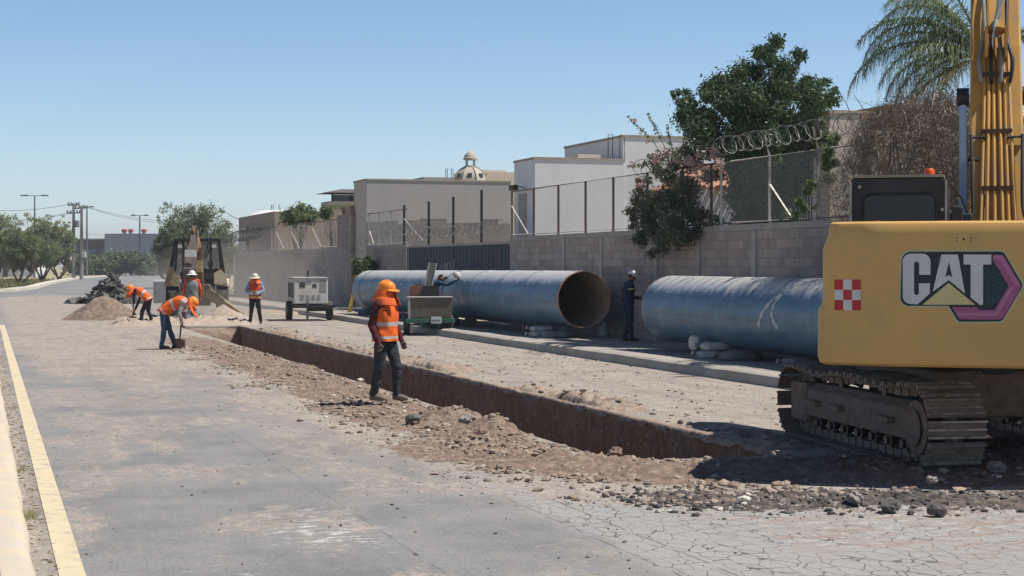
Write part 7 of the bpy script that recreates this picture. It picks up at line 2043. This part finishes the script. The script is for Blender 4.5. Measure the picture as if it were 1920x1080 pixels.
for (a, b_) in (((1225, 265), (1178, 220)), ((1240, 260), (1215, 215)), ((1260, 280), (1250, 235)), ((1210, 310), (1178, 312)), ((1285, 250), (1262, 175))):
    for f in np.linspace(0, 1, 9): Cs.append(wl_(a[0] + (b_[0] - a[0]) * f, a[1] + (b_[1] - a[1]) * f)); Rs_.append(0.07 * (1.2 - f * 0.5))
V, F = leaf_cloud(Cs, Rs_, 700, 0.028, 1, 0.1, 0.2, 0.6, 35, weights=[1] * len(Cs)); np_mesh('shoot_leaves', V, F, BOUG, t)
# ivy-like growth on the galvanised fence right of the tree
t = rthing('climbing_vine', 'green climber on the galvanised fence before the barred window', 'vine', uat(1540, WV), WV, 0)
C = []; Rd = []; uu0 = uat(1540, WV)
for (px, py, r) in ((1500, 385, 16), (1515, 365, 16), (1525, 340, 16), (1550, 325, 20), (1545, 290, 18), (1560, 300, 16), (1535, 255, 16), (1560, 262, 18), (1495, 405, 12), (1475, 400, 10), (1540, 225, 12), (1530, 385, 8), (1458, 300, 10), (1320, 420, 12), (1340, 440, 6)):
    for j in range(3): p = wl_(px + g_.uniform(-.6, .6) * r, py + g_.uniform(-.6, .6) * r, g_.uniform(0, .3)); C.append((p[0], p[1] + u0 - uu0, p[2])); Rd.append(r * g_.uniform(.35, .6) * 34 / FPX)
V, F = leaf_cloud(C, Rd, 5000, 0.036, 1, 0.1, 0.2, 0.65, 41); np_mesh('foliage', V, F, SHRB, t)
# dry vine over the wall and house, right
t = rthing('dry_vine', 'large tangle of bare brown vine twigs over the wall left of the boom', 'vine', uat(1700, WV), WV, 0)
uu1 = uat(1700, WV); g3 = random.Random(44)
def dens_dry(px, py):
    top = np.interp(px, [1560, 1600, 1630, 1660, 1700, 1740, 1780, 1830, 1900], [330, 245, 205, 192, 180, 170, 178, 188, 200]); bot = np.interp(px, [1560, 1600, 1640, 1900], [415, 440, 445, 440])
    return top < py < bot
m = MB(); cnt = 0; Vt = []; Ft = []
while cnt < 9000:
    px = g3.uniform(1555, 1900); py = g3.uniform(165, 430)
    if not dens_dry(px, py): continue
    if px < 1620 and g3.random() < 0.25: continue
    cnt += 1
    dv = g3.uniform(-0.25, 1.0)
    p = wl_(px, py, dv); p = Vector((p[0], p[1] + u0 - uu1, p[2]))
    d = Vector((g3.gauss(0, 1), g3.gauss(0, 1), g3.gauss(-0.3, 1))).normalized(); L_ = g3.uniform(0.12, 0.45); bend = Vector((g3.gauss(0, 1), g3.gauss(0, 1), g3.gauss(-0.5, 0.7))).normalized() * 0.5 * L_
    w_ = g3.uniform(0.004, 0.009); sd = d.cross(Vector((0.3, 0.2, 0.9))).normalized() * w_; sd2 = d.cross(sd).normalized() * w_
    prev = None
    for i in range(6):
        f = i / 5; q = p + d * L_ * f + bend * f * f; b0 = len(Vt)
        Vt += [q - sd * (1 - 0.5 * f), q + sd * (1 - 0.5 * f), q + sd2 * (1 - .5 * f)]
        if i: 
            Ft += [(b0 - 3, b0 - 2, b0 + 1, b0), (b0 - 2, b0 - 1, b0 + 2, b0 + 1), (b0 - 1, b0 - 3, b0, b0 + 2)]
np_mesh('twigs', [tuple(v) for v in Vt], Ft, DRYV, t)
Cx = []; Rx = []
for i in range(150):
    while True:
        px = g3.uniform(1600, 1890); py = g3.uniform(185, 425)
        if dens_dry(px, py): break
    p = wl_(px, py, g3.uniform(0, 0.8)); Cx.append((p[0], p[1] + u0 - uu1, p[2])); Rx.append(g3.uniform(0.12, 0.28))
V, F = leaf_cloud(Cx, Rx, 15000, 0.032, 1, 0.05, 0.2, 0.35, 47); np_mesh('dead_leaves', V, F, DRYV, t)
m = MB()
for i in range(26):
    px = g3.uniform(1580, 1860); a = wl_(px, 430, 0.1); b_ = wl_(px + g3.uniform(-50, 30), g3.uniform(190, 300), 0.5)
    pa = Vector((a[0], a[1] + u0 - uu1, a[2])); pb = Vector((b_[0], b_[1] + u0 - uu1, b_[2])); mm = pa.lerp(pb, 0.5) + Vector((g3.uniform(-.2, .2), g3.uniform(-.3, .3), 0.1)); m.tube([pa, mm, pb, pb + Vector((0, g3.uniform(-.4, .6), g3.uniform(0.1, 0.4)))], [0.02, 0.014, 0.009, 0.003], 5)
m.build('stem', BARK, t)
# palm behind the wall, its head behind the boom
Yp = 31.5
pt = thing('palm_tree', 'feathery palm rising behind the excavator boom', 'palm', (px2(1845, Yp), Yp, 0))
m = MB(); m.tube([(0, 0, 0), (0.05, 0, 2.5), (-0.1, 0, 4.6), (-0.05, 0, 6.0)], [0.22, 0.18, 0.16, 0.14], 12); m.build('trunk', BARK, pt, smooth=True)
def frond(L_, az, elev, droop, nl, mat, seed, base=(-0.05, 0, 5.95), leaf=0.72):
    g = random.Random(seed); P = []; b0 = Vector(base); d = Vector((math.cos(az) * math.cos(elev), math.sin(az) * math.cos(elev), math.sin(elev)))
    hd = Vector((math.cos(az), math.sin(az), 0)); N = 26; p = b0.copy(); el = elev; wob = g.uniform(-0.015, 0.015)
    for i in range(N + 1):
        P.append(p.copy()); el -= droop / N * (0.5 + 1.2 * i / N); hd = (hd + Vector((-hd.y, hd.x, 0)) * wob).normalized(); p = p + (hd * math.cos(el) + Vector((0, 0, math.sin(el)))) * (L_ / N)
    m = MB(); m.tube(P, [0.024 * (1 - 0.85 * i / N) + 0.003 for i in range(N + 1)], 5)
    rch = m.build('frond', mat, pt)
    V = []; F = []
    for i in range(nl):
        f = 0.12 + 0.88 * i / nl; q = f * N; a = int(min(q, N - 1)); o = P[a].lerp(P[a + 1], q - a); dr = (P[a + 1] - P[a]).normalized()
        for sd in (-1, 1):
            side = dr.cross(Vector((0, 0, 1))).normalized() * sd
            ll = leaf * math.sin(PI * (0.12 + 0.80 * f)) * g.uniform(0.6, 1.25)
            v0 = (side * (0.8 + g.uniform(-.35, .2)) + dr * (0.55 + g.uniform(-.35, .45)) + Vector((g.uniform(-.2, .2), g.uniform(-.2, .2), 0.1 + g.uniform(-.4, .35)))).normalized()
            w = 0.010
            pts = [o]; cur = v0; pp = o.copy()
            for s in range(4):
                cur = (cur + Vector((0, 0, -0.75 - 0.15 * s))).normalized() if s else cur; pp = pp + cur * ll / 4; pts.append(pp.copy())
            b = len(V); up_ = dr * w
            for s, q_ in enumerate(pts): ww = (1 - s / 4.3) ; V.append(q_ - up_ * ww); V.append(q_ + up_ * ww)
            for s in range(4): F.append((b + 2 * s, b + 2 * s + 1, b + 2 * s + 3, b + 2 * s + 2))
    np_mesh('leaflets', V, F, mat, rch)
for i, (L_, az, el, dr, mt) in enumerate(((2.9, R(184), R(38), 1.9, PALM), (2.7, R(172), R(52), 1.7, PALM), (2.8, R(196), R(60), 1.6, PALM), (2.6, R(205), R(22), 1.5, PALM), (2.2, R(165), R(18), 1.6, PALM), (2.0, R(188), R(2), 1.5, PALY), (1.9, R(210), R(-12), 1.2, PALY), (2.4, R(150), R(70), 1.3, PALM), (2.4, R(120), R(45), 1.5, PALM), (2.6, R(20), R(45), 1.6, PALM), (2.6, R(330), R(40), 1.6, PALM), (2.5, R(260), R(40), 1.6, PALM), (2.5, R(190), R(78), 1.2, PALM), (3.0, R(180), R(28), 1.7, PALM), (2.8, R(192), R(48), 2.0, PALM), (2.5, R(176), R(66), 1.9, PALM), (2.3, R(200), R(8), 1.4, PALM), (2.2, R(185), R(-14), 1.1, PALY))):
    frond(L_, az, el, dr, 110, mt, i)
# small plants behind the far fence, palm tuft by the pavilion, weeds at the wall corner
def bush(name, label, px, py, wpx, hpx, Y, mat, n, size, seed, stems=2, z0=None):
    X = px2(px, Y); z = zpx(py, Y); w = wpx * Y / FPX; h = hpx * Y / FPX
    C, Rd = clumps(0, 0, z, w * .42, w * .4, h * .40, 16, w * .10, w * .22, seed, .4)
    return tree(name, label, 'bush', X, Y, stems, (C, Rd), n, size, mat, .9, .5, seed, trunk_r=0.05)
bush('shrub', 'leafy pale green shrub rising behind the far leaning fence', 563, 405, 66, 36, 95, SHRB, 2000, 0.12, 51)
bush('shrub', 'small pale shrub left of the tall block wall section', 612, 400, 26, 24, 90, SHRB, 1200, 0.12, 52)
bush('shrub', 'dusty grey green plant at the foot of the grey house corner', 682, 500, 46, 56, 70, MESQ2, 3200, 0.09, 53)
Yq = 88
pq = thing('palm_tree', 'small bright palm beside the rooftop pavilion', 'palm', (px2(645, Yq), Yq, 0)); pt = pq
m = MB(); m.tube([(0, 0, 0), (0, 0, zpx(392, Yq))], [0.12, 0.10], 10); m.build('trunk', BARK, pq)
for i in range(11): frond(1.1, i * 0.57 + 0.2, R(50), 1.9, 26, SHRB, 70 + i, base=(0, 0, zpx(394, Yq)), leaf=0.35)

# ================================================================== FAR THINGS: lamps, poles, cables, warehouse
LAMP = surf('lamp grey', (0.20, 0.21, 0.22), (0.16, 0.17, 0.18), rough=0.5)
def street_lamp(label, px, py, Y, arm, group='double armed street lamps'):
    H = zpx(py, Y); t = thing('street_lamp', label, 'street lamp', (px2(px, Y), Y, 0), 0, group)
    m = MB(); m.tube([(0, 0, 0), (0, 0, H)], [0.00065 * Y, 0.0004 * Y], 8); m.build('pole', LAMP, t)
    for s in (-1, 1):
        m = MB(); m.bar((0, 0, H), (s * arm, 0, H + 0.02 * arm), 0.00035 * Y); o = m.build('arm', LAMP, t)
        m = MB(); m.cbox((s * arm * 0.75, 0, H + 0.03), (arm * 0.5, 0.5, 0.0008 * Y)); m.build('lamp_head', LAMP, o)
street_lamp('double armed street lamp over the median trees, leftmost', 65, 367, 260, 2.1)
street_lamp('double armed street lamp in front of the far warehouse', 262, 404, 330, 1.7)
street_lamp('double armed street lamp just right of the utility pole', 163, 388, 300, 1.2)
CONP = surf('concrete pole', (0.30, 0.28, 0.26), (0.25, 0.235, 0.22))
def pole(label, px, py, Y, cross):
    H = zpx(py, Y); t = thing('utility_pole', label, 'utility pole', (px2(px, Y), Y, 0), 0, 'concrete utility poles')
    m = MB(); m.tube([(0, 0, 0), (0, 0, H)], [0.30, 0.18], 10); m.build('pole', CONP, t)
    for (dy, w) in cross:
        z = H - dy * Y / FPX; ww = w * Y / FPX
        m = MB(); m.bar((-ww, 0, z), (ww, 0, z + 0.1), 0.18); c = m.build('crossarm', LAMP, t)
        for x in (-ww * .9, -ww * .4, ww * .5, ww * .9):
            m = MB(); m.tube([(x, 0, z), (x, 0, z + 0.45)], 0.10, 6); m.build('insulator', LAMP, c)
    return t, H
t, H1 = pole('utility pole with two crossarms, left of the pair', 138, 381, 240, ((4, 11), (19, 13)))
t, H2 = pole('thicker utility pole with transformer, right of the pair', 153, 388, 240, ((3, 12),))
m = MB(); m.lathe([(0.35, 0), (0.38, 0.1), (0.38, 0.9), (0.3, 1.0)], 12, Matrix.Translation((-0.65, -0.1, H2 - 2.9))); m.build('transformer', LAMP, t)
m = MB(); m.cbox((0.4, -0.2, H2 - 6.8), (0.5, 0.4, 0.8)); m.build('meter_box', WHT, t)
def cable(label, a, b, sag, r=0.035):
    pa = Vector((px2(a[0], a[2]), a[2], zpx(a[1], a[2]))); pb = Vector((px2(b[0], b[2]), b[2], zpx(b[1], b[2])))
    m = MB(); m.off = pa; m.tube([pa.lerp(pb, f) - Vector((0, 0, 4 * sag * f * (1 - f))) for f in np.linspace(0, 1, 14)], r, 4)
    o = m.build('power_cable', surf('cable', (0.16, 0.17, 0.18), (0.14, 0.15, 0.16))); o.location = pa; tag(o, label, 'cable', 'overhead power cables')
cable('upper power cable running left from the poles', (-40, 393, 230), (138, 381, 240), 0.5)
cable('middle power cable running left from the poles', (-40, 414, 230), (138, 396, 240), 0.5, 0.03)
cable('lower power cable running left from the poles', (-40, 410, 228), (130, 400, 240), 0.6, 0.02)
cable('upper power cable running right from the poles to the tree', (140, 380, 240), (330, 415, 240), 0.6, 0.025)
cable('lower power cable running right from the poles to the tree', (153, 385, 240), (330, 419, 240), 0.6, 0.025)
cable('short power cable from the right pole to the warehouse', (153, 435, 240), (205, 440, 340), 0.2, 0.025)
cable('power cable from the tree to the brown house', (420, 395, 150), (452, 412, 110), 0.1, 0.03)
# warehouse
Yw = 350.0
wt = thing('warehouse', 'far grey metal warehouse with red roof ventilators', 'warehouse', (px2(196, Yw), Yw, 0))
GMET = surf('grey metal sheet', (0.26, 0.28, 0.31), (0.24, 0.26, 0.29), scale=0.3)
wd = (330 - 196) / FPX * Yw
m = MB(); m.box(0, wd, 0, 30, 0, zpx(438, Yw)); m.build('wall', GMET, wt)
m = MB(); m.box(-(60) / FPX * Yw, -0.1, 2, 30, 0, zpx(450, Yw)); m.build('side_wing', surf('brown grey wall', (0.12, 0.105, 0.095), (0.10, 0.09, 0.08), scale=0.3), wt)
m = MB(); m.box(-(62) / FPX * Yw, 0, 1.5, 30, zpx(450, Yw), zpx(447, Yw)); m.build('wing_roof', surf('pale roof', (0.34, 0.32, 0.28)), wt)
m = MB(); m.box(-5, -1.5, 1.85, 1.98, zpx(476, Yw), zpx(466, Yw)); m.build('wing_window', surf('blue grey panel', (0.14, 0.17, 0.22)), wt)
for i, px in enumerate((230, 242, 267)):
    x = px2(px, Yw) - px2(196, Yw); z = zpx(438, Yw); RV = surf('red ventilator', (0.40, 0.06, 0.06), (0.32, 0.05, 0.05))
    m = MB(); m.lathe([(0.40, z), (0.40, z + 0.35)], 12, Matrix.Translation((x, 1.5, 0))); v = m.build('roof_ventilator', surf('pale roof'  , (0.34, 0.32, 0.28)), wt)
    m = MB(); m.lathe([(0.40, z + 0.35), (0.62, z + 0.6), (0.62, z + 0.75), (0.45, z + 0.95), (0.1, z + 1.0)], 14, Matrix.Translation((x, 1.5, 0))); m.build('red_cap', RV, v)
# pale building strip & parked cars hint behind the left trees
t8 = thing('pale_building', 'low pale building glimpsed behind the median trees', 'building', (px2(-30, 300), 300, 0))
m = MB(); m.box(0, 9, 0, 8, 0, 4.4); m.build('wall', PLW, t8); m = MB(); m.box(3, 6, -0.1, -0.01, 1.5, 3.0); m.build('window', GLASSD, t8)
# dust raised round the backhoe
dm = bpy.data.materials.new('dust'); dm.use_nodes = True; dn_ = dm.node_tree.nodes; dn_.remove(dn_['Principled BSDF'])
pv = dn_.new('ShaderNodeVolumePrincipled'); pv.inputs['Color'].default_value = (0.90, 0.82, 0.72, 1); pv.inputs['Density'].default_value = 0.035
dm.node_tree.links.new(pv.outputs[0], dn_['Material Output'].inputs['Volume'])

# haze
hm = bpy.data.materials.new('haze'); hm.use_nodes = True; hn = hm.node_tree.nodes; hn.remove(hn['Principled BSDF'])
pv = hn.new('ShaderNodeVolumePrincipled'); pv.inputs['Color'].default_value = (0.90, 0.93, 1.0, 1); pv.inputs['Density'].default_value = 0.0004; pv.inputs['Anisotropy'].default_value = 0.3
hm.node_tree.links.new(pv.outputs[0], hn['Material Output'].inputs['Volume'])
for (px_, Y_, rx_, ry_, rz_, de_) in ((400, 64, 2.6, 3, 1.8, 0.03), (435, 68, 4.0, 5, 2.6, 0.025), (480, 74, 6.0, 6, 3.2, 0.018), (385, 60.5, 1.4, 1.2, 0.9, 0.05)):
    mc = dm.copy(); [nn for nn in mc.node_tree.nodes if nn.type == 'PRINCIPLED_VOLUME'][0].inputs['Density'].default_value = de_
    m = MB(); m.lathe([(max(0.01, math.sin(a)), -math.cos(a)) for a in np.linspace(0, PI, 13)], 20, Matrix.Translation((0, 0, 0.4)) @ Matrix.Diagonal((rx_, ry_, rz_, 1)))
    o = m.build('dust_cloud', mc, smooth=80); o.location = (px2(px_, Y_), Y_, 0); o['kind'] = 'stuff'; o['label'] = 'pale dust hanging in the air round the backhoe'
m = MB(); m.box(-1700, 2800, -400, 3600, -4, 40); hz = m.build('haze', hm); hz['kind'] = 'stuff'
